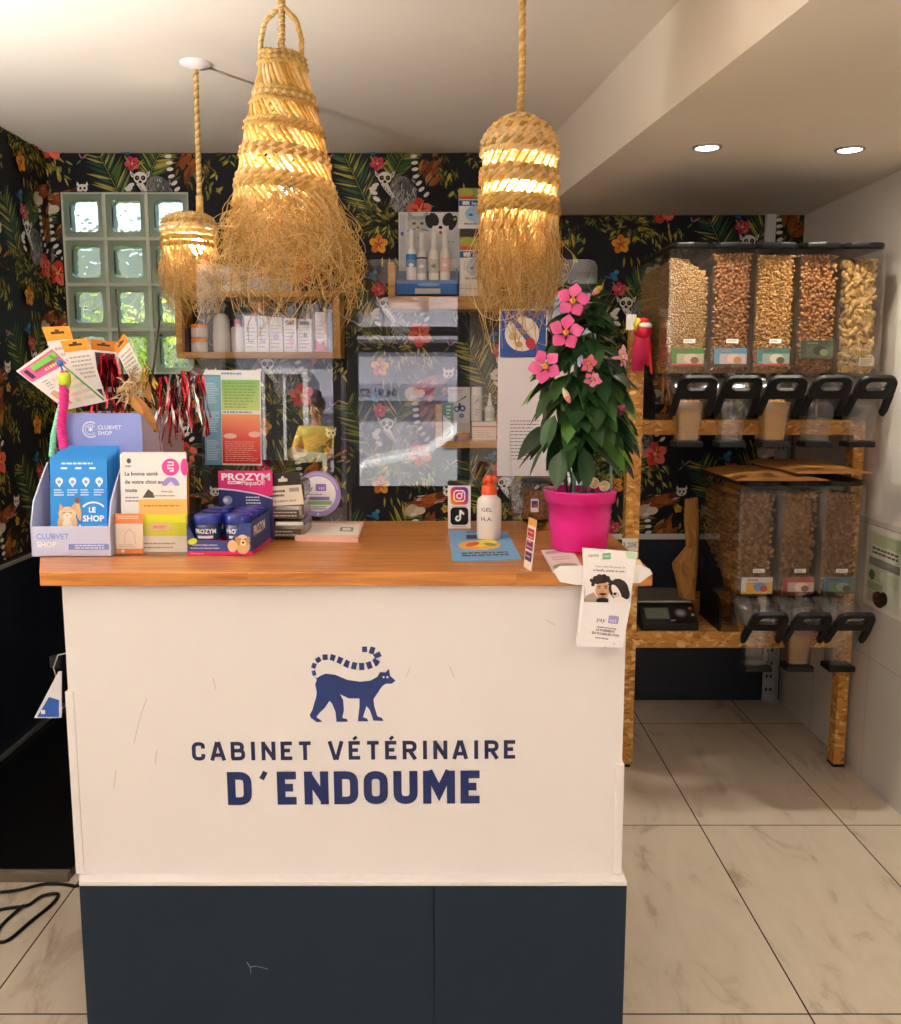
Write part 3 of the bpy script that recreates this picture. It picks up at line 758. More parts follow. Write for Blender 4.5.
for pts in ([(147, 698), (142, 712), (137, 730)], [(137, 730), (134, 743)], [(116, 770), (114, 788)], [(157, 750), (155, 764)], [(546, 620), (555, 625)], [(213, 678), (216, 689)], [(450, 667), (454, 677)], [(406, 677), (410, 668)]):
    scratch(m, FYc, pts, .0008, '#c4bbb4')
obj('front_panel', m, ct)
bx0, bx1 = at(62, 590, FYc).x, at(627, 590, FYc).x
for x0, x1, zz in ((bx0 - .006, bx0 + .012, (.45, .86)), (bx1 - .014, bx1 + .005, (.45, .70))):
    m = MB('white'); m.box((x0, FYc - .004, zz[0]), (x1, FYc + .02, zz[1])); obj('corner_bead', m, ct, bevel=.002)
BY = 1.856
b0, b1 = at(79, 884, BY).x, at(627, 884, BY).x
sx = at(434, 940, BY).x
m = MB('base')
m.prism([(b0, BY), (sx - .0008, BY), (sx - .0008, 2.56), (-1.04, 2.56)], 0, .437); m.box((sx + .0008, BY, 0), (b1, 2.56, .437)); m.box((sx - .01, BY + .004, .01), (sx + .01, 2.5, .43))
m.M = Matrix.Translation((0, BY, 0)) @ FRONT; m.mat('P'); scratch(m, BY, [(247, 962), (250, 967), (256, 966)], .0012, '#6b7680'); scratch(m, BY, [(256, 966), (268, 969)], .0008, '#6b7680'); scratch(m, BY, [(250, 967), (251, 973)], .0008, '#6b7680')
obj('base_board', m, ct, bevel=.0015)
m = MB('white'); m.prism([(b0, BY), (b1, BY), (b1, 2.56), (-1.04, 2.56)], .437, .447); obj('ledge', m, ct, bevel=.0015)

# lettering: strokes with mitred corners
def stroke(m, pts, s, closed=False):
    n = len(pts); P = [Vector(p) for p in pts]; off = []
    for i in range(n):
        a = P[i] - P[i - 1] if (i > 0 or closed) else None; b = P[(i + 1) % n] - P[i] if (i < n - 1 or closed) else None
        if a is None: a = b
        if b is None: b = a
        na, nb = Vector((-a.y, a.x)).normalized(), Vector((-b.y, b.x)).normalized()
        k = (na + nb); k = k.normalized() / max(.35, k.normalized().dot(na)); off.append(k * s / 2)
    m.w += m.dw; vs = []
    for p, o in zip(P, off): vs += [(p.x + o.x, p.y + o.y, m.w), (p.x - o.x, p.y - o.y, m.w)]
    m.add(vs, [(2 * i + 1, (2 * i + 3) % (2 * n), (2 * i + 2) % (2 * n), 2 * i) for i in range(n if closed else n - 1)], False)
def rounded(pts, r, closed=False, n=5):
    """round the marked corners (third entry true) of a path"""
    o = []; m = len(pts)
    for i, q in enumerate(pts):
        if len(q) < 3: o.append((q[0], q[1])); continue
        c = Vector(q[:2]); a, b = Vector(pts[i - 1][:2]), Vector(pts[(i + 1) % m][:2]); ra, rb = min(r, (a - c).length * .5), min(r * 1.0, (b - c).length * .5)
        s, e = c + (a - c).normalized() * ra, c + (b - c).normalized() * rb
        for k in range(n + 1): t = k / n; p = s * (1 - t) ** 2 + c * 2 * t * (1 - t) + e * t * t; o.append((p.x, p.y))
    return [p for i, p in enumerate(o) if math.dist(p, o[i - 1]) > 1e-3 or (i == 0 and not closed)]
def glyph(ch, w, e=.1):
    c = .30
    if ch == 'C': return [rounded([(w, .68), (w, 1, 1), (0, 1, 1), (0, 0, 1), (w, 0, 1), (w, .32)], c)], False
    if ch == 'O': return [rounded([(0, 0, 1), (w, 0, 1), (w, 1, 1), (0, 1, 1)], c, True)], True
    if ch == 'D': return [rounded([(0, 0), (w, 0, 1), (w, 1, 1), (0, 1)], c, True)], True
    if ch == 'U': return [rounded([(0, 1 + e), (0, 0, 1), (w, 0, 1), (w, 1 + e)], c)], False
    if ch == 'B': return [rounded([(0, 0), (0, 1), (w - .03, 1, 1), (w - .03, .53, 1), (0, .53)], .22), rounded([(w * .4, .53), (w + .02, .53, 1), (w + .02, 0, 1), (-e * .5, 0)], .24)], False
    if ch == 'R': return [rounded([(0, -e), (0, 1), (w, 1, 1), (w, .47, 1), (0, .47)], .24), [(w * .5, .47), (w + .03, -e)]], False
    if ch == 'A': return [[(-.02, -e), (w / 2 - .03, 1 + e)], [(w + .02, -e), (w / 2 + .03, 1 + e)], [(w * .2, .24), (w * .8, .24)]], False
    if ch == 'B': return [[(0, 0), (0, 1), (w - c, 1), (w - .02, .88), (w - .02, .66), (w - c, .53), (0, .53)], [(w - c - .06, .53), (w - c, .53), (w + .02, .40), (w + .02, .13), (w - c, 0), (-.06, 0)]], False
    if ch == 'I': return [[(w / 2, -e), (w / 2, 1 + e)]], False
    if ch == 'N': return [[(0, -e), (0, 1 + e)], [(w, -e), (w, 1 + e)], [(.0, 1.0), (w, 0)]], False
    if ch == 'E': return [[(w + .05, 1), (0, 1), (0, 0), (w + .05, 0)], [(0, .52), (w * .88, .52)]], False
    if ch == 'T': return [[(-.05, 1), (w + .05, 1)], [(w / 2, -e), (w / 2, 1)]], False
    if ch == 'V': return [[(-.02, 1 + e), (w / 2 - .03, -e)], [(w + .02, 1 + e), (w / 2 + .03, -e)]], False
    if ch == 'R': return [[(0, -e), (0, 1), (w - c, 1), (w, .86), (w, .62), (w - c, .47), (0, .47)], [(w * .5, .47), (w + .03, -e)]], False
    if ch == 'M': return [[(0, -e), (0, 1 + e)], [(w, -e), (w, 1 + e)], [(.04, 1 + e), (w / 2, .30), (w - .04, 1 + e)]], False
    if ch == "'": return [[(.15, 1 + e), (.02, .86)]], False
WD = {'I': .12, "'": .2, 'M': .74, 'C': .46, 'A': .56, 'E': .42, 'T': .48, 'V': .56}
def sign(m, text, x0, x1, y0, h, sw, gap, c):
    """text between x0 and x1, baseline y0, cap height h, stroke sw (in cap heights)"""
    m.c = lin(c); lay = []; x = 0
    for ch in text:
        if ch == ' ': x += .55; continue
        k = 'E' if ch == 'É' else ch
        w = WD.get(k, .5); lay.append((ch, k, x, w)); x += w + sw + gap
    tot = x - gap - sw; k_ = (x1 - x0 - sw * h) / (tot * h)
    for ch, k, xx, w in lay:
        g, cl = glyph(k, w, sw / 2 / (1 - sw))
        ox = x0 + sw * h / 2 + xx * h * k_; ih = h * (1 - sw)
        T = lambda p: (ox + p[0] * h * k_, y0 + sw * h / 2 + p[1] * ih)
        for st_ in g: stroke(m, [T(p) for p in st_], sw * h * (.62 if ch == "'" else 1), cl)
        if ch == 'É': stroke(m, [T((w * .35, 1.22)), T((w * .75, 1.42))], sw * h * .8)
INK = '#232e66'
m = MB('P', INK); m.dw = 2e-5
O_ = at(354, 750, FYc); m.M = Matrix.Translation((O_.x, FYc, O_.z)) @ Matrix.Rotation(-.007, 4, 'Y') @ FRONT; m.w = .0006
S = (FYc * math.cos(PT) + .78 * math.sin(PT)) / FL
sign(m, 'CABINET VÉTÉRINAIRE', -162 * S, 162 * S, -10 * S, 19.5 * S, .20, .25, '#20284f')
sign(m, "D'ENDOUME", -128 * S, 128 * S, -57 * S, 35 * S, .235, .19, '#1c2a5e')
obj('lettering', m, ct)
m = MB('P', '#24366e'); m.dw = 2e-5; m.M = Matrix.Translation((0, FYc, 0)) @ FRONT; m.w = .0006
def em(p): return (180 + p[0] / 2.574, 630 + p[1] / 2.574)
outl = [(345, 118), (352, 128), (348, 140), (352, 160), (350, 175), (345, 190), (341, 205), (334, 218), (337, 226), (352, 237), (367, 236), (360, 230), (351, 224), (360, 212), (373, 200), (385, 182), (392, 190), (400, 210), (403, 236), (432, 236), (430, 229), (418, 226), (422, 205), (420, 180), (412, 165), (435, 176), (462, 176), (462, 195), (458, 235), (485, 235), (482, 228), (471, 224), (480, 195), (488, 205), (498, 233), (524, 234), (520, 226), (508, 222), (500, 195), (498, 178), (510, 160), (520, 145), (530, 138), (545, 138), (555, 130), (541, 118), (538, 100), (529, 109), (515, 108), (508, 120), (490, 130), (465, 133), (430, 128), (400, 115), (375, 112), (360, 118), (352, 124)]
m.poly(pxp(FYc, [em(p) for p in outl]))
tp = [(347, 117), (342, 100), (348, 82), (366, 70), (388, 69), (410, 77), (432, 88), (456, 94), (480, 93), (502, 85), (511, 70), (503, 55), (484, 49), (462, 50)]
def along(P, n):
    d = [0]
    for a, b in zip(P, P[1:]): d.append(d[-1] + math.dist(a, b))
    out = []
    for i in range(n):
        s = d[-1] * i / (n - 1); j = max(k for k in range(len(P) - 1) if d[k] <= s + 1e-9); t = (s - d[j]) / (d[j + 1] - d[j])
        out.append((P[j][0] + t * (P[j + 1][0] - P[j][0]), P[j][1] + t * (P[j + 1][1] - P[j][1])))
    return out
tl = along(tp, 14 * 6 + 1)
for k in range(14):
    seg = tl[k * 6: k * 6 + 5]; wd = 5 + 4.2 * min(1, k / 6) - (2 if k == 13 else 0); L1 = []; L2 = []
    for i, p in enumerate(seg):
        q = seg[min(i + 1, 4)]; o = seg[max(i - 1, 0)]; dx, dy = q[0] - o[0], q[1] - o[1]; l = math.hypot(dx, dy)
        L1.append((p[0] - dy / l * wd, p[1] + dx / l * wd)); L2.append((p[0] + dy / l * wd, p[1] - dx / l * wd))
    m.poly(pxp(FYc, [em(p) for p in L1 + L2[::-1]]))
for x in (524, 534): q = pxp(FYc, [em((x, 121))])[0]; m.ell(q[0], q[1], .0022, .0022, '#f2eeea')
obj('lemur_emblem', m, ct)

# black platform the staff stand on, cables
m = MB('blackm'); m.box((XL + .035, 2.665, 0.0), (-1.145, YB - .02, .03)); m.mat('P', '#75695a'); m.box((XL + .035, 2.64, 0), (-1.145, 2.665, .03)); solo('platform', m, 'low black platform with a brown front edge behind the counter', 'platform', (-1.45, 3.4, 0), bevel=.002)
for nm, pts, lb in (('power_cable', [(-10, 893), (18, 890), (45, 882), (66, 880), (76, 886), (82, 882)], 'black cable running straight along the tiles towards the counter foot'), ('power_cable', [(-10, 912), (8, 908), (28, 905), (42, 896), (58, 894), (52, 904), (30, 922), (8, 940), (-4, 940), (2, 925), (26, 903)], 'looped black cable lying on the tiles left of the counter')):
    P3 = [atz(x, y, .006) for x, y in pts]
    P3 = [Vector((min(p.x, -1.03), min(p.y, 2.62), .006)) for p in P3]
    sm = []
    for i in range(len(P3) - 1):
        p0, p1, p2, p3 = P3[max(i - 1, 0)], P3[i], P3[i + 1], P3[min(i + 2, len(P3) - 1)]
        for q in range(6):
            t = q / 6; sm.append(.5 * ((2 * p1) + (p2 - p0) * t + (2 * p0 - 5 * p1 + 4 * p2 - p3) * t * t + (3 * p1 - p0 - 3 * p2 + p3) * t ** 3))
    m = MB('black'); m.tube(sm, .005, 6); solo(nm, m, lb, 'cable', sm[0])
# wire leaflet rack on the counter's left side
rk = thing('leaflet_rack', 'small clear leaflet rack fixed to the left side of the counter', 'rack', at(52, 716, 2.06))
m = MB('steel'); a = at(58, 655, 2.06); b = at(60, 690, 2.06); m.tube([a + Vector((.02, .02, 0)), a, a + Vector((-.012, 0, -.03)), b], .0018, 5); obj('wire_hook', m, rk)
m = MB('black'); m.box(at(50, 668, 2.062) - Vector((0, 0, .0)), at(60, 655, 2.075)); obj('bracket', m, rk)
m = MB('P', '#d9d9de'); p0, p1, p2, p3 = at(34, 718, 2.05), at(61, 718, 2.05), at(61, 672, 2.05), at(58, 672, 2.05)
m.add([p0, p1, p2, p3, p0 + Vector((0, .006, 0)), p1 + Vector((0, .006, 0)), p2 + Vector((0, .006, 0)), p3 + Vector((0, .006, 0))], [(0, 1, 2, 3), (7, 6, 5, 4), (0, 4, 5, 1), (1, 5, 6, 2), (2, 6, 7, 3), (3, 7, 4, 0)], False)
solo_ = tag(obj('leaflet', m, None, p0), 'grey and blue leaflet held in the rack on the counter side', 'leaflet')
m2 = MB('P', '#2b58a8'); m2.M = Matrix.Translation((0, 2.0495, 0)) @ FRONT; m2.poly(pxp(2.0495, [(37, 717), (59, 717), (59, 700), (49, 697)])); m2.rect(*[v for p in pxp(2.0495, [(41, 714), (45, 710)]) for v in p], '#e8e8f0'); obj('printed_panel', m2, solo_)

# ============================================================ THINGS ON THE COUNTER
def card(name, label, cat, loc, w, h, draw, base='#f4f2ef', rx=0, rz=0, ry=0, th=.0012, group=None, parent=None, mat='P', radius=0, anchor='bl'):
    """an upright printed sheet: loc is its lower left corner"""
    b = MB(mat, base); b.M = plane(Vector(loc), rx, rz, ry)
    if anchor == 'bc': b.M = b.M @ Matrix.Translation((-w / 2, 0, 0))
    b.prism(rr(0, 0, w, h, radius) if radius else [(0, 0), (w, 0), (w, h), (0, h)], -th, 0)
    b.w = .0001
    if draw: draw(b, w, h)
    if parent: return obj(name, b, parent)
    return solo(name, b, label, cat, loc, group)
def sm_(Y, z=1.3): return (Y * math.cos(PT) + (CAMH - z) * math.sin(PT)) / FL      # metres per photo pixel

# ---- blue leaflet display
def cat_pic(b, x, y, s):
    b.ell(x, y - .28 * s, .30 * s, .34 * s, '#e2b98a'); b.ell(x, y, .27 * s, .22 * s, '#ecc79c')
    for d in (-1, 1): b.poly([(x + d * .08 * s, y + .16 * s), (x + d * .25 * s, y + .10 * s), (x + d * .22 * s, y + .32 * s)], '#d9a877')
    b.ell(x, y - .08 * s, .13 * s, .10 * s, '#f6e6d4')
    for d in (-1, 1): b.ell(x + d * .10 * s, y + .03 * s, .05 * s, .012 * s, '#5a3a24', d * -.3)
    b.ell(x, y - .05 * s, .025 * s, .018 * s, '#c46a60'); b.ell(x, y - .36 * s, .15 * s, .24 * s, '#f3e2cd')
    b.ell(x + .33 * s, y + .12 * s, .075 * s, .34 * s, '#e0b585', .15); b.ell(x + .30 * s, y + .40 * s, .07 * s, .1 * s, '#8a5a3a', .1)
Bl = atz(32, 557, HC); ds = sm_(2.05, 1.18)
dpy = thing('leaflet_display', 'lilac-blue cardboard counter display box at the left end of the counter', 'display box', (Bl.x + .09, 2.1, HC))
dw, dd = 78 * ds, .115
m = MB('P', '#c9d0ee'); T = Matrix.Translation((Bl.x, Bl.y, HC)) @ Matrix.Rotation(.03, 4, 'Z'); m.M = T
m.box((0, 0, 0.001), (dw, dd, .004)); m.box((0, 0, .001), (dw, .003, .068))
sidep = [(0, 0), (dd, 0), (dd, .20), (.06, .155), (.022, .12), (0, .068)]
for x in (0, dw - .003):
    m.M = T @ Matrix(((0, 0, 1, x), (1, 0, 0, 0), (0, 1, 0, .001), (0, 0, 0, 1))); m.prism(sidep, 0, .003)
m.M = T @ FRONT; m.w = .0003; m.dw = 1e-4
m.text('CLUBVET', .012, .040, .0125, '#8aa0e6', .02); m.text('SHOP', .012, .022, .0125, '#f2f4fc', .02)
m.rect(dw * .47, .016, dw - .004, .029, '#8297de'); m.lines(dw * .55, dw - .008, .017, .028, 2, '#dfe6fb', .5, 3)
obj('tray', m, dpy)
bk = at(62, 470, 2.16); bw = 81 * sm_(2.16, 1.3); top = at(62, 414, 2.16).z - HC
m = MB('P', '#8f9fe2'); m.M = Matrix.Translation((bk.x, 2.165, HC + .001)) @ FRONT
m.prism(rr(0, 0, bw, top, .008), -.003, 0); m.w = .0003; m.dw = 1e-4
cx_, cy_ = bw * .37, top - .037
m.ringp(cx_, cy_, .0195, .0155, '#d5dcf8', 24, .9, 2 * PI - .9); m.ringp(cx_, cy_, .0125, .0105, '#d5dcf8', 24, .6, 2 * PI - .6); m.ell(cx_, cy_, .0045, .004, '#eef1fd')
for k in range(3): m.ell(cx_ - .005 + .005 * k, cy_ + .006, .0015, .002, '#eef1fd')
m.text('CLUBVET', bw * .46, cy_ + .0005, .0095, '#eef1fd', .02); m.text('SHOP', bw * .46, cy_ - .0125, .0095, '#eef1fd', .02)
obj('back_board', m, dpy)
def flyer(b, w, h):
    b.rect(0, 0, w, h, '#2f8fe0'); b.rect(0, 0, w, h * .30, '#3f9be6'); b.lines(w * .2, w * .85, h * .915, h * .945, 1, '#d6ebff', .6, 11)
    for k in range(3): b.rect(w * (.19 + .25 * k), h * .87, w * (.30 + .25 * k), h * .89, '#e8f4ff')
    for k in range(4):
        x, y = w * (.16 + .235 * k), h * .735; b.ell(x, y + .002, .0085, .0085, '#eaf3fb'); b.poly([(x - .008, y), (x + .008, y), (x, y - .0125)], '#eaf3fb'); b.ell(x, y, .004, .004, '#7ab2e6'); b.lines(x - .012, x + .012, y - .032, y - .015, 3, '#cfe6fb', .5, k)
    cat_pic(b, w * .30, h * .40, .075)
    b.ringp(w * .76, h * .37, .034, .030, '#eaf3fb', 24, .75, PI - .75); b.ringp(w * .76, h * .33, .034, .031, '#eaf3fb', 24, PI + .3, 1.6 * PI)
    b.text('LE', w * .74, h * .415, .0115, '#ffffff', .03, 1, 'c'); b.text('SHOP', w * .76, h * .32, .0135, '#ffffff', .035, 1, 'c'); b.text('CLUBVET', w * .76, h * .24, .007, '#e4f1ff', .01, 1, 'c')
fl = at(48, 556, 2.075)
for k in range(5):
    y = 2.068 + .012 * k
    p = Vector((at(49 + .8 * k, 500, 2.075).x + .001 * k, y, HC + .005 + .0005 * k))
    card('shop_flyer', ('blue flyer with a waving kitten, front one in the lilac display box' if k == 0 else 'blue flyer tucked behind the front one in the lilac display box'), 'flyer', p, 57 * ds, (96 + 2.2 * k) * ds * 1.0, flyer if k == 0 else None, '#2f8fe0', .13, .03, group='blue flyers in the display box')

# ---- clear holder with leaflets
Hl = atz(114, 556, HC); hs = sm_(2.06, 1.2)
hd = thing('leaflet_holder', 'clear acrylic leaflet holder beside the lilac-blue display box', 'leaflet holder', (Hl.x + .08, Hl.y + .03, HC))
m = MB('clearp'); hw = 73.5 * hs
T = Matrix.Translation((Hl.x, Hl.y, HC)) @ Matrix.Rotation(.02, 4, 'Z'); m.M = T
for a, b in (((0, 0, 0), (hw, .09, .003)), ((0, .085, .003), (hw, .088, .2)), ((0, .003, .003), (.003, .085, .09)), ((hw - .003, .003, .003), (hw, .085, .09)), ((0, 0, .003), (hw, .003, .075))): m.box(a, b)
obj('tray', m, hd)
def chiot(b, w, h):
    b.text('La bonne santé', .010, h * .78, .0088, '#4a3b55', .025); b.text('de votre chiot en', .010, h * .695, .0088, '#4a3b55', .025); b.text('toute simplicité', .010, h * .61, .0088, '#4a3b55', .025)
    b.lines(.010, w * .4, h * .50, h * .57, 2, '#8d8494', .4, 5); b.ell(.020, h * .93, .005, .006, '#55505a'); b.lines(.012, .03, h * .86, h * .89, 1, '#8d8494', .6, 2)
    x, y = w * .76, h * .865
    b.ell(x, y, .0195, .0195, '#d84a9a', 0, 24); b.c = lin('#f8e6f1')
    stroke(b, [(x - .006, y + .011), (x + .006, y + .011), (x + .006, y + .004), (x - .006, y + .004), (x - .006, y - .003), (x + .006, y - .003), (x + .006, y - .009), (x - .002, y - .009)], .0032)
    b.ell(x, y - .042, .0195, .0195, '#a493d8', 0, 24); b.poly([(x - .012, y - .044), (x, y - .032), (x + .012, y - .044), (x + .008, y - .044), (x + .008, y - .056), (x - .008, y - .056), (x - .008, y - .044)], '#e6def6')
    b.ell(w * .97, y, .0085, .0195, '#d84a9a')
sh_ = at(121, 540, 2.10)
card('puppy_health_leaflet', 'white puppy health leaflet with pink and lilac round icons in the clear holder', 'leaflet', (Hl.x + .006, Hl.y + .036, HC + .005), 66.5 * hs, 98 * hs, chiot, '#f1eef0', .08, .02)
for k, (dx, c, lb) in enumerate(((.012, '#efe9ea', 'plain white leaflet edge behind the puppy health leaflet'), (.018, '#7a3038', 'dark red leaflet edge showing behind the puppy health leaflet'), (.024, '#d9a02c', 'yellow-edged booklet at the back of the clear holder'))):
    card('leaflet', lb, 'leaflet', (Hl.x + .006 + dx * .2, Hl.y + .040 + .0045 * k, HC + .005), 66.5 * hs - .004, (98 - 11 * (k == 2)) * hs + .004 - .001 * k, None, c, .08, .02)
def animalis(b, w, h):
    b.rect(0, 0, w, h, '#f3efe8'); b.rect(0, h * .57, w, h * .80, '#f6bb6c'); b.rect(0, h * .24, w, h * .57, '#dfe23c'); b.rect(w * .22, h * .33, w * .62, h * .44, '#f2c79c')
    b.text('BREVET', w * .42, h * .36, .006, '#d8685a', .02, 1, 'c'); b.lines(w * .1, w * .9, h * .68, h * .72, 1, '#b9763a', .5, 4)
    b.poly([(w * .08, h * .82), (w * .2, h * .95), (w * .3, h * .9), (w * .34, h * .82)], '#55504a'); b.text('Animalis', w * .47, h * .9, .0055, '#55504a', 0, 1, 'l'); b.lines(w * .08, w * .8, h * .04, h * .16, 2, '#aaa39a', .35, 8); b.lines(w * .3, w * .8, h * .83, h * .87, 1, '#8d857a', .4, 3)
card('yellow_leaflet', 'yellow and orange leaflet in front of the puppy leaflet', 'leaflet', (Hl.x + 22.5 * hs, Hl.y + .026, HC + .004), 48 * hs, 67 * hs, animalis, '#f3efe8', .06, .02)
def orange_l(b, w, h):
    b.rect(0, h * .75, w, h, '#e88a52'); b.rect(0, 0, w, h * .12, '#e88a52'); b.lines(w * .1, w * .9, h * .86, h * .95, 2, '#f6dcc8', .4, 1); b.c = lin('#e0ab8a')
    stroke(b, [(w * .3, h * .25), (w * .35, h * .5), (w * .5, h * .62), (w * .68, h * .5), (w * .72, h * .25)], .0012); b.lines(w * .1, w * .9, h * .15, h * .24, 2, '#b9a79a', .3, 2); b.ell(w * .25, h * .06, .004, .004, '#f8e0d0')
card('orange_leaflet', 'small white leaflet with orange bands at the front left of the clear holder', 'leaflet', (at(116, 550, 2.06).x + .003, Hl.y + .010, HC + .004), 27 * hs, 40 * hs, orange_l, '#f5e9e0', .05, .02)

# ---- toothpaste-tablet display with its pots
Zl, Zr = atz(188, 555.5, HC), atz(252, 556, HC); zd = .205; zw = Zr.x - Zl.x
zt = thing('tablet_display', 'navy and pink PROZYM display box holding six small blue-lidded pots', 'display box', (Zl.x + zw / 2, Zl.y + zd / 2, HC))
T = Matrix.Translation((Zl.x, Zl.y, HC)) @ Matrix.Rotation(-.02, 4, 'Z')
m = MB('P', '#3b4a86'); m.M = T
m.box((0, 0, .001), (zw, zd, .003))
for X in (0, zw - .002):
    m.M = T @ Matrix(((0, 0, 1, X), (1, 0, 0, 0), (0, 1, 0, .001), (0, 0, 0, 1))); m.prism([(0, 0), (zd, 0), (zd, .075), (.012, .075), (0, .066)], 0, .002)
m.M = T @ FRONT; m.c = lin('#3b4a86'); m.prism([(0, .001), (zw, .001), (zw, .074), (zw * .82, .072), (zw * .68, .034), (zw * .14, .034), (0, .07)], -.002, 0)
m.w = .0003; m.dw = 1e-4
m.rect(0, .001, zw, .0095, '#d8246e'); m.text('www.prozym.fr', .006, .003, .0035, '#f6d2e2', .01); m.text('Combat la plaque dentaire,', .01, .0225, .0038, '#e6e8f4', .02); m.text('le tartre et la mauvaise haleine', .007, .0155, .0038, '#e6e8f4', .02); m.ell(.012, .032, .011, .007, '#c3d93c', .3)
x, y = zw * .86, .030
m.ell(x, y - .008, .016, .018, '#d9b380'); m.ell(x, y + .006, .013, .012, '#ecd0a4'); m.ell(x - .011, y + .004, .005, .010, '#c99c64', .3); m.ell(x + .011, y + .004, .005, .010, '#c99c64', -.3); m.ell(x + .001, y - .002, .007, .006, '#f6e6cc'); m.ell(x + .001, y, .003, .0024, '#241a16')
for d in (-1, 1): m.ell(x + d * .0055, y + .008, .0017, .0019, '#241a16')
m.ell(zw * .70, .022, .011, .014, '#e8c394')
m.M = T @ Matrix(((0, 0, 1, zw), (1, 0, 0, 0), (0, 1, 0, 0), (0, 0, 0, 1))); m.w = .0003; m.rect(0, .001, zd, .009, '#d8246e'); m.text('PROZYM', .02, .042, .022, '#f2f2f8', .03)
obj('tray', m, zt)
m = MB('P', '#d52a78'); hw_, hh = 54 * sm_(2.26), 36 * sm_(2.26)
hz0 = at(220, 506, 2.26).z
m.M = Matrix.Translation((at(220, 500, 2.26).x, Zl.y + zd - .004, 0)) @ FRONT
m.prism([(0, HC + .003), (hw_, HC + .003), (hw_, hz0 + hh), (0, hz0 + hh)], -.0025, 0); m.w = .0003; m.dw = 1e-4
z0 = hz0
m.rect(0, HC + .003, hw_, z0 + hh * .30, '#2c3570'); m.poly([(0, z0 + hh * .48), (hw_ * .3, z0 + hh * .44), (hw_ * .7, z0 + hh * .34), (hw_, z0 + hh * .2), (hw_, HC + .003), (0, HC + .003)], '#2c3570'); m.poly([(0, z0 + hh * .52), (hw_ * .3, z0 + hh * .48), (hw_ * .7, z0 + hh * .38), (hw_, z0 + hh * .24), (hw_, z0 + hh * .2), (hw_ * .7, z0 + hh * .34), (hw_ * .3, z0 + hh * .44), (0, z0 + hh * .48)], '#e8d8ea')
m.textfit('PROZYM', hw_ * .06, hw_ * .96, z0 + hh * .74, hh * .19, '#fbeef4', .035); m.rrect(hw_ * .17, z0 + hh * .63, hw_ * .42, z0 + hh * .71, .003, '#fbeef4'); m.lines(hw_ * .19, hw_ * .41, z0 + hh * .645, z0 + hh * .695, 1, '#d52a78', .7, 2); m.text('PlaqueOff', hw_ * .43, z0 + hh * .60, hh * .14, '#fbeef4', .01, .85)
m.ell(hw_ * .16, z0 + hh * .18, .012, .011, '#8a92b8'); m.ell(hw_ * .13, z0 + hh * .18, .006, .006, '#d8dcec'); 
m.lines(hw_ * .5, hw_ * .85, z0 + hh * .06, z0 + hh * .30, 3, '#d5d9ee', .4, 6)
obj('header_card', m, zt)
bw_ = zw / 2 - .008
def pot(c):
    p = thing('tablet_pot', 'x', 'pot', c, 'blue-lidded pots in the PROZYM box'); R = bw_ / 2 * .95
    b = MB('G', '#b91f52'); b.lathe([(R, 0), (R, .030)], c, 20); b.col('#26335e'); b.lathe([(R * 1.004, .030), (R * 1.004, .062), (R * .9, .066)], c, 20); obj('pot', b, p)
    b = MB('G', '#1e2c8c'); b.lathe([(R * 1.0, .066), (R * 1.0, .083), (R * .93, .086), (R * .2, .0865)], c, 28); obj('lid', b, p)
    b = MB('P', '#eef0f6'); r_ = R + .0005
    def wrap(pts, cc):
        b.col(cc); vs = [(c[0] + r_ * math.sin(u / r_), c[1] - r_ * math.cos(u / r_), c[2] + v) for u, v in pts[0]]; b.add(vs, pts[1], False)
    tv, tf = text_geo('PROZYM', .02); k = .0105 / .72; tw = max(v[0] for v in tv) * k
    wrap(([((v[0] * k - tw / 2) * .9, .045 + v[1] * k) for v in tv], tf), '#eef0f6')
    n = 10; s_ = [(-.018 + .036 * i / n, z) for z in (.034, .040) for i in range(n + 1)]; wrap((s_, [(i, i + 1, n + 2 + i, n + 1 + i) for i in range(n)]), '#d8cfe0')
    obj('label_print', b, p); return p
pot0 = None
for j in range(3):
    for i in range(2):
        q = T @ Vector((.006 + bw_ / 2 + i * (zw / 2 - .002), .034 + j * .062, .004))
        lb = ('%s of the PROZYM box' % ('blue-lidded pot in the front row, left one', 'blue-lidded pot in the front row, right one')[i]) if j == 0 else ('blue-lidded pot on the %s, %s row of the PROZYM box' % (('left', 'right')[i], ('middle', 'back')[j - 1]))
        if pot0 is None: pot0 = pot(q); pq = q; pot0['label'] = lb
        else: dup(pot0, q - pq, lb)

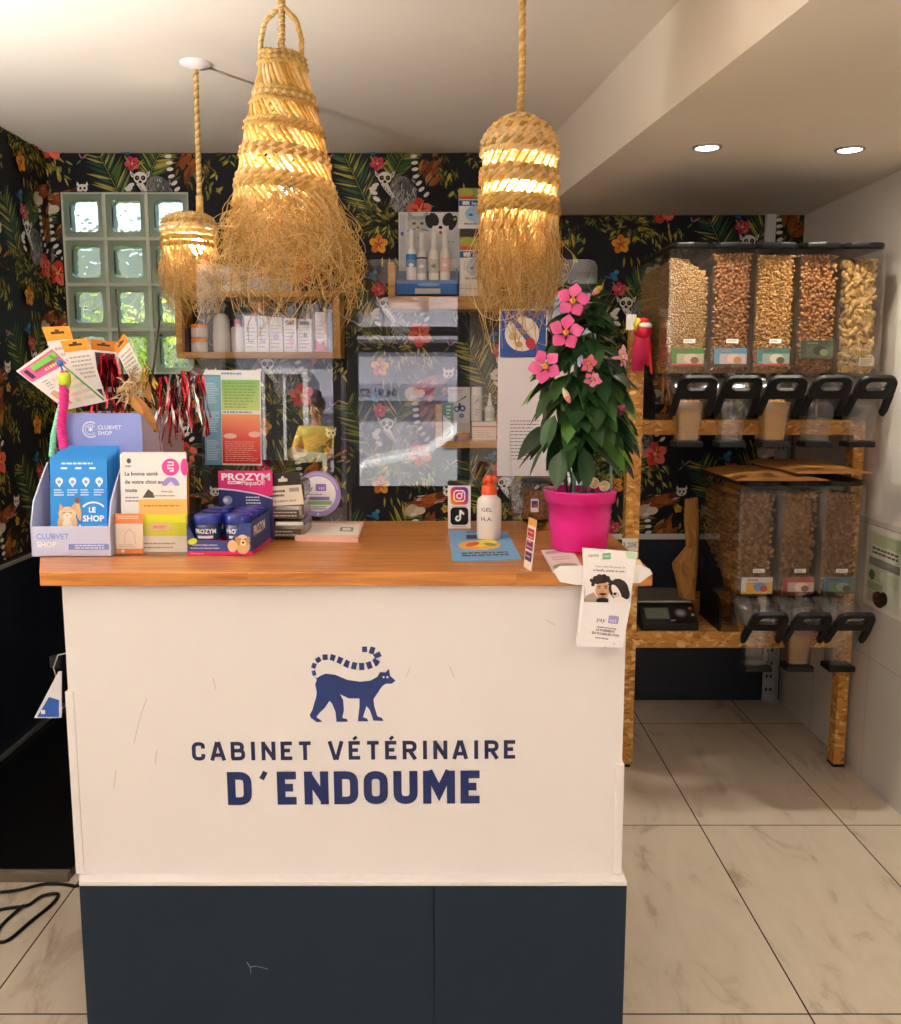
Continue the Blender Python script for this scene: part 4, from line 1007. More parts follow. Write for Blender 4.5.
# ---- stack of three foil packs behind
base = Vector((at(268, 541, 2.27).x, 2.262, HC)); pw = 37 * sm_(2.28); ph = 19 * sm_(2.28)
for k in range(3):
    pk = thing('treat_pack', ('bottom', 'middle', 'top')[k] + (' silver foil treat pack of the stack beside the PROZYM box' if k < 2 else ' treat pack of the stack, with black header card and cream label'), 'pack', base + Vector((pw / 2, .06, .001 + k * (ph + .001))), 'treat packs beside the PROZYM box')
    b = MB('MT', '#9a9690' if k != 1 else '#b5b0a8'); z = HC + .001 + k * (ph + .001); x0 = base.x + (.002, -.001, .001)[k]
    n = 7; r0 = ph / 2
    for i in range(1): b.M = Matrix.Translation((x0, base.y + .0, z)); b.prism([(0, 0), (pw, 0), (pw, .13), (0, .13)], 0.0, ph)
    o_ = obj('pouch', b, pk, bevel=.012)
    b = MB('P', '#4b433c'); b.M = Matrix.Translation((x0, base.y - .0006, z)) @ FRONT
    b.prism([(pw * .1, ph * .1), (pw * .9, ph * .1), (pw * .9, ph * .55), (pw * .1, ph * .55)], -.0004, 0); b.dw = 1e-4; b.lines(pw * .2, pw * .85, ph * .15, ph * .5, 2, '#b9b2a8', .4, k)
    obj('label_band', b, pk)
    if k == 2:
        b = MB('P', '#2f2a26'); hx = at(263, 500, 2.262).x - base.x; W_ = 42 * sm_(2.262); H_ = 33 * sm_(2.262)
        b.M = Matrix.Translation((base.x + hx, base.y - .003, at(264, 507, 2.262).z)) @ Matrix.Rotation(-.06, 4, 'Y') @ FRONT
        b.prism([(0, 0), (W_, 0), (W_ * .94, H_), (W_ * .12, H_)], -.002, 0); b.dw = 1e-4; b.w = 2e-4
        b.poly([(0.001, .001), (W_ - .001, .001), (W_ * .955, H_ * .62), (W_ * .07, H_ * .62)], '#e6dccb')
        b.rrect(W_ * .42, H_ * .74, W_ * .64, H_ * .84, .003, '#d8d2c8'); b.ell(W_ * .53, H_ * .86, .004, .004, '#d8d2c8')
        b.text('POUR CHIEN ET CHATS', W_ * .5, H_ * .12, .0048, '#3a342e', .02, .9, 'c'); b.lines(W_ * .26, W_ * .62, H_ * .26, H_ * .52, 2, '#3a342e', .5, 12); b.rect(W_ * .66, H_ * .42, W_ * .9, H_ * .54, '#a49c90'); b.ell(W_ * .16, H_ * .36, .006, .006, '#b9b0a2')
        obj('header_card', b, pk, label='black hang card with a cream label')

# ---- notepad
a_, b_2, c_, d_2 = atz(295, 541, HC), atz(358, 542.5, HC), atz(364, 526, HC), atz(303, 527, HC)
m = MB('P', '#e8b9a8'); th = .012; q = [a_, b_2, c_, d_2]
m.add([(p.x, p.y, HC) for p in q] + [(p.x, p.y, HC + th) for p in q], [(3, 2, 1, 0), (4, 5, 6, 7), (0, 1, 5, 4), (1, 2, 6, 5), (2, 3, 7, 6), (3, 0, 4, 7)], False)
u_ = (b_2 - a_); v_ = (d_2 - a_); m.M = Matrix(((u_.x, v_.x, 0, a_.x), (u_.y, v_.y, 0, a_.y), (0, 0, 1, HC + th), (0, 0, 0, 1)))
m.w = 2e-4; m.rect(.01, .01, .99, .99, '#f0e4dc'); m.rect(.01, .02, .99, .14, '#efc4b4'); m.lines(.1, .6, .2, .9, 8, '#c9bdb6', .25, 3); m.rect(.68, .4, .9, .7, '#7d7876'); m.rect(.72, .46, .86, .64, '#e8ded8'); m.poly([(.0, .75), (.0, .95), (.12, .95)], '#e09a5a')
solo('notepad', m, 'pink-edged notepad lying on the worktop near its back edge', 'notepad', (a_ + c_) / 2)

# ---- acrylic counter screens
LEAN = .021
def pane(mb, pts, th, M): mb.M = M; mb.prism(pts, -th, 0)
YA, YB2 = 2.462, 2.512
A0, A1 = at(203, 500, YA).x, at(347, 500, YA).x; zA = at(203, 263, YA).z
sa = thing('counter_screen', 'clear acrylic screen with the colour chart and round sticker, left of the two', 'screen', ((A0 + A1) / 2, YA, HC))
m = MB('acrylic'); MA = Matrix.Translation((A0, YA, HC)) @ Matrix.Rotation(-LEAN, 4, 'X') @ FRONT
pane(m, [(0, .0), (A1 - A0 - .013, 0), (A1 - A0 - .013, zA - HC), (0, zA - HC)], .004, MA); obj('pane', m, sa)
m = MB('clearp')
m.M = Matrix.Translation((A0, YA, HC)) @ Matrix.Rotation(-LEAN, 4, 'X'); W_ = A1 - A0; m.box((W_ - .012, -.009, 0), (W_, .0, .41))
obj('edge_strip', m, sa)
B0, B1 = at(349, 500, YB2).x, at(597, 300, YB2).x; zB = at(400, 259, YB2).z
sb = thing('counter_screen', 'clear acrylic screen with a rounded pass-through slot, right of the two', 'screen', ((B0 + B1) / 2, YB2, HC))
W_, H_ = B1 - B0, zB - HC; cx0, cx1, cz = .006, at(512, 500, YB2).x - B0, at(400, 486, YB2).z - HC
m = MB('acrylic'); LEANB = .013
MBm = Matrix.Translation((B0, YB2, HC)) @ Matrix.Rotation(-LEANB, 4, 'X') @ FRONT
R_ = .02
def arc(cx, cy, r, a0, a1, n=5): return [(cx + r * math.cos(a0 + (a1 - a0) * i / n), cy + r * math.sin(a0 + (a1 - a0) * i / n)) for i in range(n + 1)]
out_ = [(0, H_), (0, 0), (cx0, 0)] + arc(cx0 + R_, cz - R_, R_, PI, PI / 2) + arc(cx1 - R_, cz - R_, R_, PI / 2, 0) + [(cx1, 0), (W_, 0)] + arc(W_ - R_, H_ - R_, R_, 0, PI / 2)
pane(m, out_, .004, MBm); obj('pane', m, sb)
m = MB('clearp'); fx = at(514, 520, 2.3).x
m.M = Matrix(((0, 0, 1, fx), (-1, 0, 0, YB2 - .003), (0, 1, 0, HC), (0, 0, 0, 1))); m.prism([(0, 0), (.16, 0), (.16, .02), (.07, .14), (.03, .22), (0, .25)], 0, .004); obj('foot_fin', m, sb)

# on the screens
def chart(b, w, h):
    b.rect(0, 0, w, h, '#eef2f4'); b.rect(0, 0, w * .30, h * .95, '#6f9fc0'); b.rect(w * .02, h * .50, w * .28, h * .93, '#7fb0cc')
    for k in range(3): b.lines(w * .04, w * .27, h * (.05 + .3 * k), h * (.27 + .3 * k), 12, '#d3e4ee', .35, k)
    n = 12
    for k in range(n):
        t = k / n; b.rect(w * .31, h * (.58 + .32 * t), w * .98, h * (.58 + .32 * (t + 1 / n)), (lin('#cbdc8e')[0] * (1 - t) + lin('#7cb86a')[0] * t, lin('#cbdc8e')[1] * (1 - t) + lin('#7cb86a')[1] * t, lin('#cbdc8e')[2] * (1 - t) + lin('#7cb86a')[2] * t))
    n = 18
    A_, B_, C_ = lin('#c92a30'), lin('#e8605a'), lin('#f2a878')
    for k in range(n):
        t = k / n; c = tuple(A_[i] + (B_[i] - A_[i]) * t * 2 if t < .5 else B_[i] + (C_[i] - B_[i]) * (t * 2 - 1) for i in range(3)); b.rect(w * .31, h * (.02 + .52 * t), w * .98, h * (.02 + .52 * (t + 1 / n)), c)
    b.lines(w * .36, w * .95, h * .60, h * .88, 9, '#5f8a4e', .25, 7); b.lines(w * .36, w * .95, h * .04, h * .26, 10, '#f3c3b8', .28, 8); b.ell(w * .45, h * .31, .018, .007, '#f6d0c4'); b.ell(w * .88, h * .33, .016, .008, '#f6c8bc'); b.lines(w * .33, w * .95, h * .55, h * .575, 1, '#8aa0ac', .6, 9); b.lines(w * .32, w * .7, h * .945, h * .985, 1, '#7fa6c4', .5, 3)
cs = sm_(YA); p = at(205, 465, YA - .001); off = (p.z - HC) * math.tan(LEAN)
card('colour_chart', 'blue, green and red chart stuck to the left acrylic screen', 'poster', (p.x, YA - .0015 + off, p.z), 57 * cs, 94 * cs, chart, '#eef2f4', LEAN, -.02, -.01, .0006)
m = MB('P', '#a896d4'); p = at(318, 494, YA); off = (p.z - HC) * math.tan(LEAN); R = 23 * cs
m.M = plane((p.x, YA - .0015 + off, p.z), LEAN); m.prism(ellpts(0, 0, R, R, 40), -.0008, 0); m.dw = 1e-4; m.w = 2e-4
m.ell(0, 0, R * .78, R * .78, '#f2eef4', 0, 32); m.rrect(-.006, .008, .022, .027, .003, '#8c78c4'); m.text('pay', -.031, .012, .0095, '#3c3450', .01); m.text('vet', .001, .012, .0095, '#e8e0f6', .01)
m.rect(-R * .62, -R * .28, R * .5, -R * .12, '#8a7cc0'); m.rect(-R * .5, -R * .47, R * .6, -R * .31, '#8cc07a'); m.lines(-R * .4, R * .5, -R * .06, R * .02, 1, '#a59db0', .5, 2); m.lines(-R * .4, R * .4, -R * .7, -R * .52, 2, '#8d8696', .5, 3)
for k in range(26):
    a = .25 + k * (PI - .5) / 25; m.rect(R * .88 * math.cos(a) - .0011, R * .88 * math.sin(a) - .0018, R * .88 * math.cos(a) + .0011, R * .88 * math.sin(a) + .0018, '#ece6f8')
m.ell(0, -R * .88, .003, .004, '#ece6f8')
solo('round_sign', m, 'round lilac-rimmed payment sign stuck low on the left acrylic screen', 'sign', (p.x, YA, p.z))
ps = sm_(YB2); offB = lambda z: (z - HC) * math.tan(LEANB)
def plist(b, w, h):
    b.lines(w * .17, w * .58, h * .13, h * .48, 12, '#7d7a86', .24, 4); b.lines(w * .58, w * .8, h * .75, h * .785, 1, '#5a5664', .6, 2); b.lines(w * .55, w * .85, h * .71, h * .74, 1, '#6d6a76', .4, 1); b.lines(w * .74, w * .9, h * .13, h * .48, 12, '#8d8a96', .28, 6)
p = at(497, 476, YB2); card('price_list', 'white typed price list stuck on the right acrylic screen', 'notice', (p.x, YB2 - .0015 + offB(p.z), p.z), 76 * ps, 118 * ps, plist, '#e9e6ee', LEANB, 0, 0, .0006)
def bluep(b, w, h):
    b.rect(w * .02, h * .02, w * .98, h * .98, '#3457a4'); b.ell(w * .48, h * .5, w * .36, w * .36, '#e9e2d2', 0, 28); b.c = lin('#b59a6a')
    b.poly([(w * .22, h * .8), (w * .32, h * .86), (w * .66, h * .42), (w * .56, h * .36)], '#4a5a98'); b.ell(w * .66, h * .3, w * .10, h * .13, '#b03040', .5); b.ell(w * .30, h * .45, w * .10, h * .08, '#d8b98a', .4); b.ell(w * .42, h * .28, w * .08, h * .06, '#c9a070'); b.lines(w * .25, w * .7, h * .5, h * .62, 3, '#c9b894', .4, 2)
p = at(499, 358, YB2); card('blue_poster', 'small blue poster with a cream disc above the price list', 'poster', (p.x, YB2 - .0015 + offB(p.z), p.z), 47 * ps, 47 * ps, bluep, '#f0eee8', LEANB, 0, 0, .0006)

# ---- social media card
def social(b, w, h):
    s = w * .78; x0, y0 = (w - s) / 2, h * .555; G = [('#fdc24a', 0), ('#f5653a', .3), ('#d32f7a', .55), ('#8a3ab8', .8), ('#5a50d0', 1)]
    n = 14
    def gc(t):
        for (a, ta), (c, tb) in zip(G, G[1:]):
            if t <= tb: k = (t - ta) / (tb - ta); A, C = lin(a), lin(c); return tuple(A[i] + (C[i] - A[i]) * k for i in range(3))
        return lin(G[-1][0])
    R = rr(0, 0, s, s, s * .22, 4)
    for k in range(n):   # diagonal bands of the icon's colour, clipped to the rounded square
        t0, t1 = k / n * 2 * s, (k + 1) / n * 2 * s
        def cut(P, lim, sg):
            o = []
            for i in range(len(P)):
                a, c = P[i], P[(i + 1) % len(P)]; fa, fc = sg * (a[0] + a[1] - lim), sg * (c[0] + c[1] - lim)
                if fa >= 0: o.append(a)
                if fa * fc < 0: q = fa / (fa - fc); o.append((a[0] + (c[0] - a[0]) * q, a[1] + (c[1] - a[1]) * q))
            return o
        P = cut(cut(R, t0, 1), t1, -1)
        if len(P) > 2: b.poly([(x0 + p[0], y0 + p[1]) for p in P], gc((k + .5) / n))
    cx, cy = x0 + s / 2, y0 + s / 2; b.c = lin('#ffffff'); stroke(b, [(x0 + p[0], y0 + p[1]) for p in rr(s * .2, s * .2, s * .8, s * .8, s * .17)], s * .07, True)
    b.ringp(cx, cy, s * .18, s * .11, '#ffffff', 20); b.ell(cx + s * .17, cy + s * .17, s * .04, s * .04, '#ffffff')
    y1 = h * .085; b.rrect(x0, y1, x0 + s, y1 + s, s * .22, '#0d0d10')
    for dx, dy, c in ((-.025, -.02, '#41e0e0'), (.025, .02, '#f0305a'), (0, 0, '#ffffff')):
        ox, oy = x0 + s * dx, y1 + s * dy; b.ringp(ox + s * .43, oy + s * .37, s * .16, s * .075, c, 18, PI * .45, 2 * PI); b.c = lin(c)
        stroke(b, [(ox + s * .55, oy + s * .36), (ox + s * .55, oy + s * .84)], s * .085); b.poly([(ox + s * .51, oy + s * .84), (ox + s * .60, oy + s * .84), (ox + s * .77, oy + s * .66), (ox + s * .77, oy + s * .57), (ox + s * .59, oy + s * .66)])
    b.rect(w * .15, h * .512, w * .85, h * .525, '#b5b5ba'); b.rect(w * .15, h * .045, w * .8, h * .058, '#b5b5ba')
p = atz(448, 529, HC); s_ = sm_(2.43); card('social_media_card', 'small white card with camera and music-note app icons standing by the pump bottle', 'card', (p.x, 2.435, HC + .001), 23 * s_, 43.5 * s_, social, '#f5f4f6', .04, .03, 0, .004)

# ---- blue leaflet and hand-gel bottle
q = [atz(452.5, 562, HC), atz(522, 560, HC), atz(507, 532, HC), atz(448.5, 531, HC)]
m = MB('P', '#6f9fcc'); m.add([(p.x, p.y, HC + .0002) for p in q] + [(p.x, p.y, HC + .002) for p in q], [(3, 2, 1, 0), (4, 5, 6, 7), (0, 1, 5, 4), (1, 2, 6, 5), (2, 3, 7, 6), (3, 0, 4, 7)], False)
u_, v_ = q[1] - q[0], q[3] - q[0]; m.M = Matrix(((u_.x, v_.x, 0, q[0].x), (u_.y, v_.y, 0, q[0].y), (0, 0, 1, HC + .002), (0, 0, 0, 1))); m.w = 1e-4
m.ell(.45, .45, .34, .16, '#d9a04a'); m.ell(.5, .5, .25, .10, '#e8d04a', .2); m.ell(.35, .48, .12, .06, '#c8503a', .4); m.ell(.62, .46, .10, .05, '#7a9a4a', -.3)
m.rect(.28, .66, .56, .80, '#1d3050'); m.lines(.3, .8, .86, .94, 1, '#2a4a70', .5, 2); m.lines(.15, .9, .1, .24, 2, '#22304a', .5, 3)
solo('blue_leaflet', m, 'blue leaflet lying flat under the pump bottle', 'leaflet', (q[0] + q[2]) / 2)
g0 = atz(489.5, 541, HC); gc_ = Vector((g0.x, g0.y + .03, HC + .0025)); gs = sm_(gc_.y, 1.2)
ge = thing('gel_bottle', 'white hand-gel bottle with orange pump cap on the blue leaflet', 'bottle', gc_)
Rb = 12.4 * gs; hb_ = 43 * gs
m = MB('G', '#ece7e2'); m.lathe([(Rb * .92, 0), (Rb, .004), (Rb, hb_ * .76), (Rb * .97, hb_ * .79), (Rb * .99, hb_ * .82), (Rb * .93, hb_ * .92), (Rb * .62, hb_ * 1.0), (Rb * .60, hb_ * 1.03)], gc_, 32)
m.col('#4a4644'); r_ = Rb + .0006
for s, z, k in (('GEL', .66, .0095), ('H.A.', .44, .0095)):
    tv, tf = text_geo(s, 0.0); k /= .72; w0 = max(v[0] for v in tv) * k
    m.add([(gc_.x + r_ * math.sin((v[0] * k * 1.25 - w0 * .62 - .008) / r_), gc_.y - r_ * math.cos((v[0] * k * 1.25 - w0 * .62 - .008) / r_), gc_.z + hb_ * z + v[1] * k) for v in tv], tf, False)
obj('body', m, ge)
m = MB('G', '#e0501f'); zt_ = gc_.z + hb_ * 1.03; c_ = (gc_.x, gc_.y, zt_)
m.lathe([(Rb * .63, 0), (Rb * .60, .02), (Rb * .45, .024), (Rb * .3, .026), (Rb * .3, .032)], c_, 20)
m.lathe([(Rb * .42, .032), (Rb * .46, .038), (Rb * .36, .046), (Rb * .1, .048)], c_, 16)
m.tube([(c_[0] + .002, c_[1], zt_ + .040), (c_[0] + .012, c_[1] - .008, zt_ + .041), (c_[0] + .020, c_[1] - .012, zt_ + .034)], [.007, .006, .0045], 8)
m.tube([(c_[0], c_[1], zt_ + .042), (c_[0] - .011, c_[1] - .004, zt_ + .036), (c_[0] - .014, c_[1] - .006, zt_ + .026)], [.006, .005, .004], 8)
obj('pump', m, ge)

# ---- small tent card
t0 = atz(531, 571, HC); t1 = Vector((t0.x - .004, t0.y + .062, HC)); hh = .105
m = MB('P', '#efe7da'); q1 = Vector((t0.x, t0.y, HC)); q0 = atz(523.5, 566.5, HC)
ax = (q1 - q0).normalized(); nn = Vector((ax.y, -ax.x, 0)); w = (q1 - q0).length
m.M = Matrix(((ax.x, 0, nn.x, q0.x), (ax.y, 0, nn.y, q0.y), (0, 1, 0, HC), (0, 0, 0, 1))) @ Matrix.Rotation(-.10, 4, 'X')
m.prism([(0, 0), (w, 0), (w, hh), (0, hh)], -.0012, 0); m.w = 2e-4; m.dw = 1e-4
m.rect(.0, hh * .86, w, hh, '#e0a04a'); m.rect(.004, hh * .60, w - .004, hh * .80, '#b0302e'); m.rect(.004, hh * .38, w - .004, hh * .56, '#7a2a5a'); m.rect(.004, hh * .16, w - .004, hh * .34, '#52306a'); m.lines(.008, w - .008, hh * .2, hh * .78, 6, '#e8c8b8', .25, 4)
solo('tent_card', m, 'narrow red and purple card standing edge-on right of the blue leaflet', 'card', q0)

# ---- kibble jar behind the flower pot
jc = Vector((at(537, 500, 2.42).x, 2.435, HC)); js = sm_(2.43); JR = 14 * js
jr = thing('kibble_jar', 'clear jar of brown kibble with a black band behind the pink flower pot', 'jar', jc)
m = MB('clearp'); m.lathe([(JR * .96, 0), (JR, .005), (JR, .125), (JR * .97, .13)], jc, 28); obj('glass_body', m, jr)
m = MB('black'); m.lathe([(JR * 1.02, .022), (JR * 1.03, .026), (JR * 1.02, .03)], jc, 28, caps=False); obj('band', m, jr)
m = MB('black'); m.lathe([(JR * 1.02, .124), (JR * 1.04, .128), (JR * .9, .136), (JR * .2, .138)], jc, 28); obj('lid', m, jr)
m = MB('P', '#e6e2ea'); m.M = Matrix.Translation((jc.x - .018, jc.y - JR - .001, HC + .05)) @ FRONT; m.prism([(0, 0), (.02, 0), (.02, .035), (0, .035)], -.0006, 0); m.w = 1e-4; m.dw = 1e-4; m.rect(.002, .012, .018, .03, '#3a4a8a'); m.ell(.011, .017, .006, .004, '#c8502a'); obj('label', m, jr)
m = MB('kibble', '#8a5a34')
kr = random.Random(5)
for i in range(190):
    a = kr.uniform(0, 2 * PI); z = kr.uniform(.016, .098); rr_ = JR * .70
    m.blob((jc.x + rr_ * math.cos(a), jc.y + rr_ * math.sin(a), HC + z), (.0085, .0085, .007), (kr.uniform(0, 3), kr.uniform(0, 3), 0))
m.lathe([(JR * .62, .006), (JR * .62, .098), (.01, .102)], jc, 20); solo('kibble', m, 'brown kibble filling the jar behind the flower pot', 'pet food', jc, kind='stuff')

# ---- papers under the pot and the hanging leaflet box
m = MB('P', '#ecdfe2'); q = [atz(553, 573, HC), atz(584, 570, HC), atz(572, 549, HC), atz(541, 550.5, HC)]
m.add([(p.x, p.y, HC + .0002) for p in q] + [(p.x, p.y, HC + .0012) for p in q], [(3, 2, 1, 0), (4, 5, 6, 7), (0, 1, 5, 4), (1, 2, 6, 5), (2, 3, 7, 6), (3, 0, 4, 7)], False)
u_, v_ = q[1] - q[0], q[3] - q[0]; m.M = Matrix(((u_.x, v_.x, 0, q[0].x), (u_.y, v_.y, 0, q[0].y), (0, 0, 1, HC + .0012), (0, 0, 0, 1))); m.w = 1e-4; m.ell(.5, .2, .42, .12, '#9fae86'); m.rect(.1, .78, .95, .9, '#c9a3b0'); m.lines(.2, .9, .45, .65, 2, '#c090a8', .3, 3)
solo('paper_slip', m, 'pink and green paper slip lying in front of the flower pot', 'paper', q[0])
m = MB('P', '#f0d9b0'); q = [atz(634, 571, HC), atz(645, 571, HC), atz(640, 560, HC), atz(631, 560, HC)]
m.add([(p.x, p.y, HC + .0002) for p in q] + [(p.x, p.y, HC + .001) for p in q], [(3, 2, 1, 0), (4, 5, 6, 7), (0, 1, 5, 4), (1, 2, 6, 5), (2, 3, 7, 6), (3, 0, 4, 7)], False); solo('paper_slip', m, 'orange-cream paper slip at the right front corner of the worktop', 'paper', q[0])
YH = YFc - .006
lb_ = thing('hanging_leaflet_box', 'white payment leaflet box hanging over the front right corner of the counter', 'leaflet holder', at(600, 647, YH))
hs2 = sm_(1.85, 1.0)
m = MB('P', '#f3f0f0'); m.M = Matrix.Translation((0, YH, 0)) @ FRONT
fl_pts = pxp(YH, [(553, 571), (560, 582), (577, 585), (640, 583), (652, 574), (650, 569), (640, 565), (560, 566)])
m.prism(fl_pts, -.0015, 0); obj('hanging_flap', m, lb_)
def P3(px, py, Y): p = at(px, py, Y); return p
m = MB('P', '#efecee'); yf = YH - .032
f4 = [P3(577.5, 646.5, yf), P3(622.5, 647.5, yf), P3(631, 603, yf), P3(584, 602, yf)]
b4 = [p + Vector((0, .028, 0)) for p in f4]; b4[2] = P3(634, 560, yf + .028); b4[3] = P3(585, 560, yf + .028)
s1 = f4[3] + Vector((-.001, .0, .0))
m.add(f4 + b4, [(0, 1, 2, 3), (5, 4, 7, 6), (0, 4, 5, 1), (0, 3, 7, 4), (1, 5, 6, 2)], False)
m.M = Matrix.Translation((f4[0].x, yf, f4[0].z)) @ FRONT @ Matrix.Rotation(-.13, 4, 'Z'); m.w = 3e-4; m.dw = 1e-4
k = hs2
m.text('pay', 15 * k, 28 * k, 4.5 * k, '#4a4456', .0); m.rrect(26 * k, 27.5 * k, 36 * k, 35.5 * k, k, '#a79ad8'); m.text('vet', 27 * k, 29 * k, 4 * k, '#eee8fa', 0); m.text('LE PAIEMENT', 25 * k, 18.5 * k, 2.3 * k, '#55505a', .03, 1, 'c'); m.text('EN PLUSIEURS FOIS', 25.5 * k, 15 * k, 2.3 * k, '#55505a', .03, 1, 'c'); m.lines(16 * k, 36 * k, 21 * k, 24 * k, 1, '#8a8490', .4, 1); m.lines(16 * k, 36 * k, 10 * k, 13 * k, 1, '#8a8490', .4, 2)
m.c = lin('#9a949e'); m.ringp(36 * k, 7 * k, 1.4 * k, 1 * k, '#9a949e', 10, .5, 4); m.ringp(27 * k, 2 * k, 1.4 * k, 1 * k, '#9a949e', 10, .5, 4)
obj('box', m, lb_)
m = MB('P', '#f5f2f1'); ly_ = yf + .010
c4 = [P3(586, 607, ly_), P3(629, 607, ly_), P3(637.5, 552, ly_), P3(582.5, 548, ly_)]
m.M = Matrix.Translation((0, ly_, 0)) @ FRONT; m.prism([(p.x, p.z) for p in (P3(586, 615, ly_), P3(628, 615, ly_), P3(637.5, 552, ly_), P3(582.5, 548, ly_))], -.004, 0); m.w = 3e-4; m.dw = 1e-4
def pp_(x, y): p = at(540 + x / 6.436, 530 + y / 6.436, ly_); return (p.x, p.z)
def pol(pts, c): m.poly([pp_(*p) for p in pts], c)
def pel(x, y, rx, ry, c, rot=0): q = pp_(x, y); m.ell(q[0], q[1], rx / 6.436 * k, ry / 6.436 * k, c, rot)
q = pp_(310, 172); m.text('santé', q[0], q[1], 3.6 * k, '#5d5a5e', 0); pol([(402, 150), (455, 146), (455, 188), (402, 190)], '#79b98c'); q = pp_(408, 176); m.text('vet', q[0], q[1], 3.4 * k, '#eaf6ee', 0); pol([(548, 138), (630, 146), (622, 190), (560, 182)], '#c3dcb8')
q = pp_(450, 243); m.text('Votre chien fait partie de', q[0], q[1], 2.1 * k, '#77737a', 0, 1, 'c', -.05); q = pp_(448, 268); m.text('la famille, prenez en soin !', q[0], q[1], 2.2 * k, '#55515a', .02, 1, 'c', -.05)
pol([(280, 450), (300, 420), (345, 400), (365, 430), (440, 440), (440, 472), (290, 466)], '#b8a48e')
pel(402, 385, 46, 58, '#d9a484'); pel(395, 318, 56, 26, '#2a1f1c', .1)
for hx, hy, hr in ((345, 335, 17), (340, 352, 12), (358, 310, 19), (382, 300, 20), (410, 298, 18), (432, 308, 17), (446, 328, 15), (330, 322, 12), (448, 348, 10), (368, 338, 12)): pel(hx, hy, hr, hr * .85, '#2a1f1c')
for x in (380, 422): pel(x, 372, 7, 4, '#2a1f1c'); pel(x, 360, 12, 3, '#2a1f1c')
pel(402, 410, 26, 7, '#3a2a22'); pel(402, 422, 12, 5, '#a8604e'); pel(402, 392, 7, 10, '#c88e6e'); pel(400, 452, 40, 20, '#1e1a1c')
pel(505, 380, 62, 72, '#2e211e', .5); pel(548, 400, 26, 46, '#1e1614', .3); pel(490, 400, 22, 58, '#f1ebe6', .5); pel(488, 415, 24, 18, '#dcc8bc'); pel(480, 408, 11, 9, '#1a1312'); pel(520, 372, 7, 7, '#120d0c'); pel(505, 452, 42, 26, '#f1ebe6')
q_ = obj('pet_insurance_leaflet', m, None, c4[0]); tag(q_, 'white leaflet with a moustached man and a dog in the hanging box', 'leaflet')
# ============================================================ CAT TOYS BEHIND THE DISPLAY
YT = 2.26; ts = sm_(YT, 1.5)
tx0, tx1, tzt = at(66, 470, YT).x, at(164, 470, YT).x, at(160, 413, YT).z
tub = thing('toy_tub', 'open grey-pink tub of cat toys behind the lilac-blue display box', 'tub', ((tx0 + tx1) / 2, YT + .09, HC))
m = MB('P', '#b9a2ad')
for a, b in (((tx0, YT, HC + .001), (tx1, YT + .004, tzt)), ((tx0, YT + .176, HC + .001), (tx1, YT + .18, tzt)), ((tx0, YT + .004, HC + .001), (tx0 + .004, YT + .176, tzt)), ((tx1 - .004, YT + .004, HC + .001), (tx1, YT + .176, tzt)), ((tx0 + .004, YT + .004, HC + .001), (tx1 - .004, YT + .176, HC + .006))): m.box(a, b)
obj('walls', m, tub)
def quadcard(b, Y, P, th=.001):
    """card given by four photo corners at one depth; returns map (u,v)->plane"""
    q = pxp(Y, P); b.M = Matrix.Translation((0, Y, 0)) @ FRONT; b.w = 0
    b.prism(q if sum(q[i][0] * q[(i + 1) % 4][1] - q[(i + 1) % 4][0] * q[i][1] for i in range(4)) > 0 else q[::-1], -th, 0); b.w = 3e-4; b.dw = 8e-5
    def T(u, v): return tuple(q[0][i] * (1 - u) * (1 - v) + q[1][i] * u * (1 - v) + q[2][i] * u * v + q[3][i] * (1 - u) * v for i in (0, 1))
    return T
def qp(b, T, u0, v0, u1, v1, c): b.poly([T(u0, v0), T(u1, v0), T(u1, v1), T(u0, v1)], c)
def qlines(b, T, u0, u1, v0, v1, n, c, seed=1):
    r = random.Random(seed); st = (v1 - v0) / n
    for i in range(n):
        u = u0; v = v0 + (i + .5) * st
        while u < u1:
            l = r.uniform(.06, .2) * (u1 - u0); qp(b, T, u, v - st * .22, min(u + l, u1), v + st * .22, c); u += l + .03
def hang_head(b, T, c='#ee9a2c', v=.26):
    qp(b, T, 0, 0, 1, v, c); qp(b, T, .25, v * .35, .75, v * .55, '#4a2c12'); qp(b, T, .42, v * .2, .58, v * .4, '#4a2c12')
def stick_to_tub(b, p0, Yd, c='#5a3c2a', r=.0024):
    e = Vector((max(tx0 + .02, min(tx1 - .02, p0.x)), max(YT + .02, p0.y + .012), HC + .012)); b.col(c); b.tube([p0, e], r, 6)
def tinsel(b, top, n, l, sp, cols, seed):
    r = random.Random(seed)
    for k in range(n):
        x, y = r.uniform(-sp, sp), r.uniform(-.012, .012); L = l * r.uniform(.6, 1.1); b.col(r.choice(cols)); p = Vector(top) + Vector((x * .4, y, r.uniform(-.01, .01))); w = .0032
        P = []
        for i in range(5):
            t = i / 4; q = p + Vector((x * t * 1.1 + r.uniform(-.004, .004), y * t, -L * t)); a = r.uniform(0, 3); d = Vector((math.cos(a), math.sin(a), 0)) * w; P.append([q - d, q + d])
        b.grid(P, False)
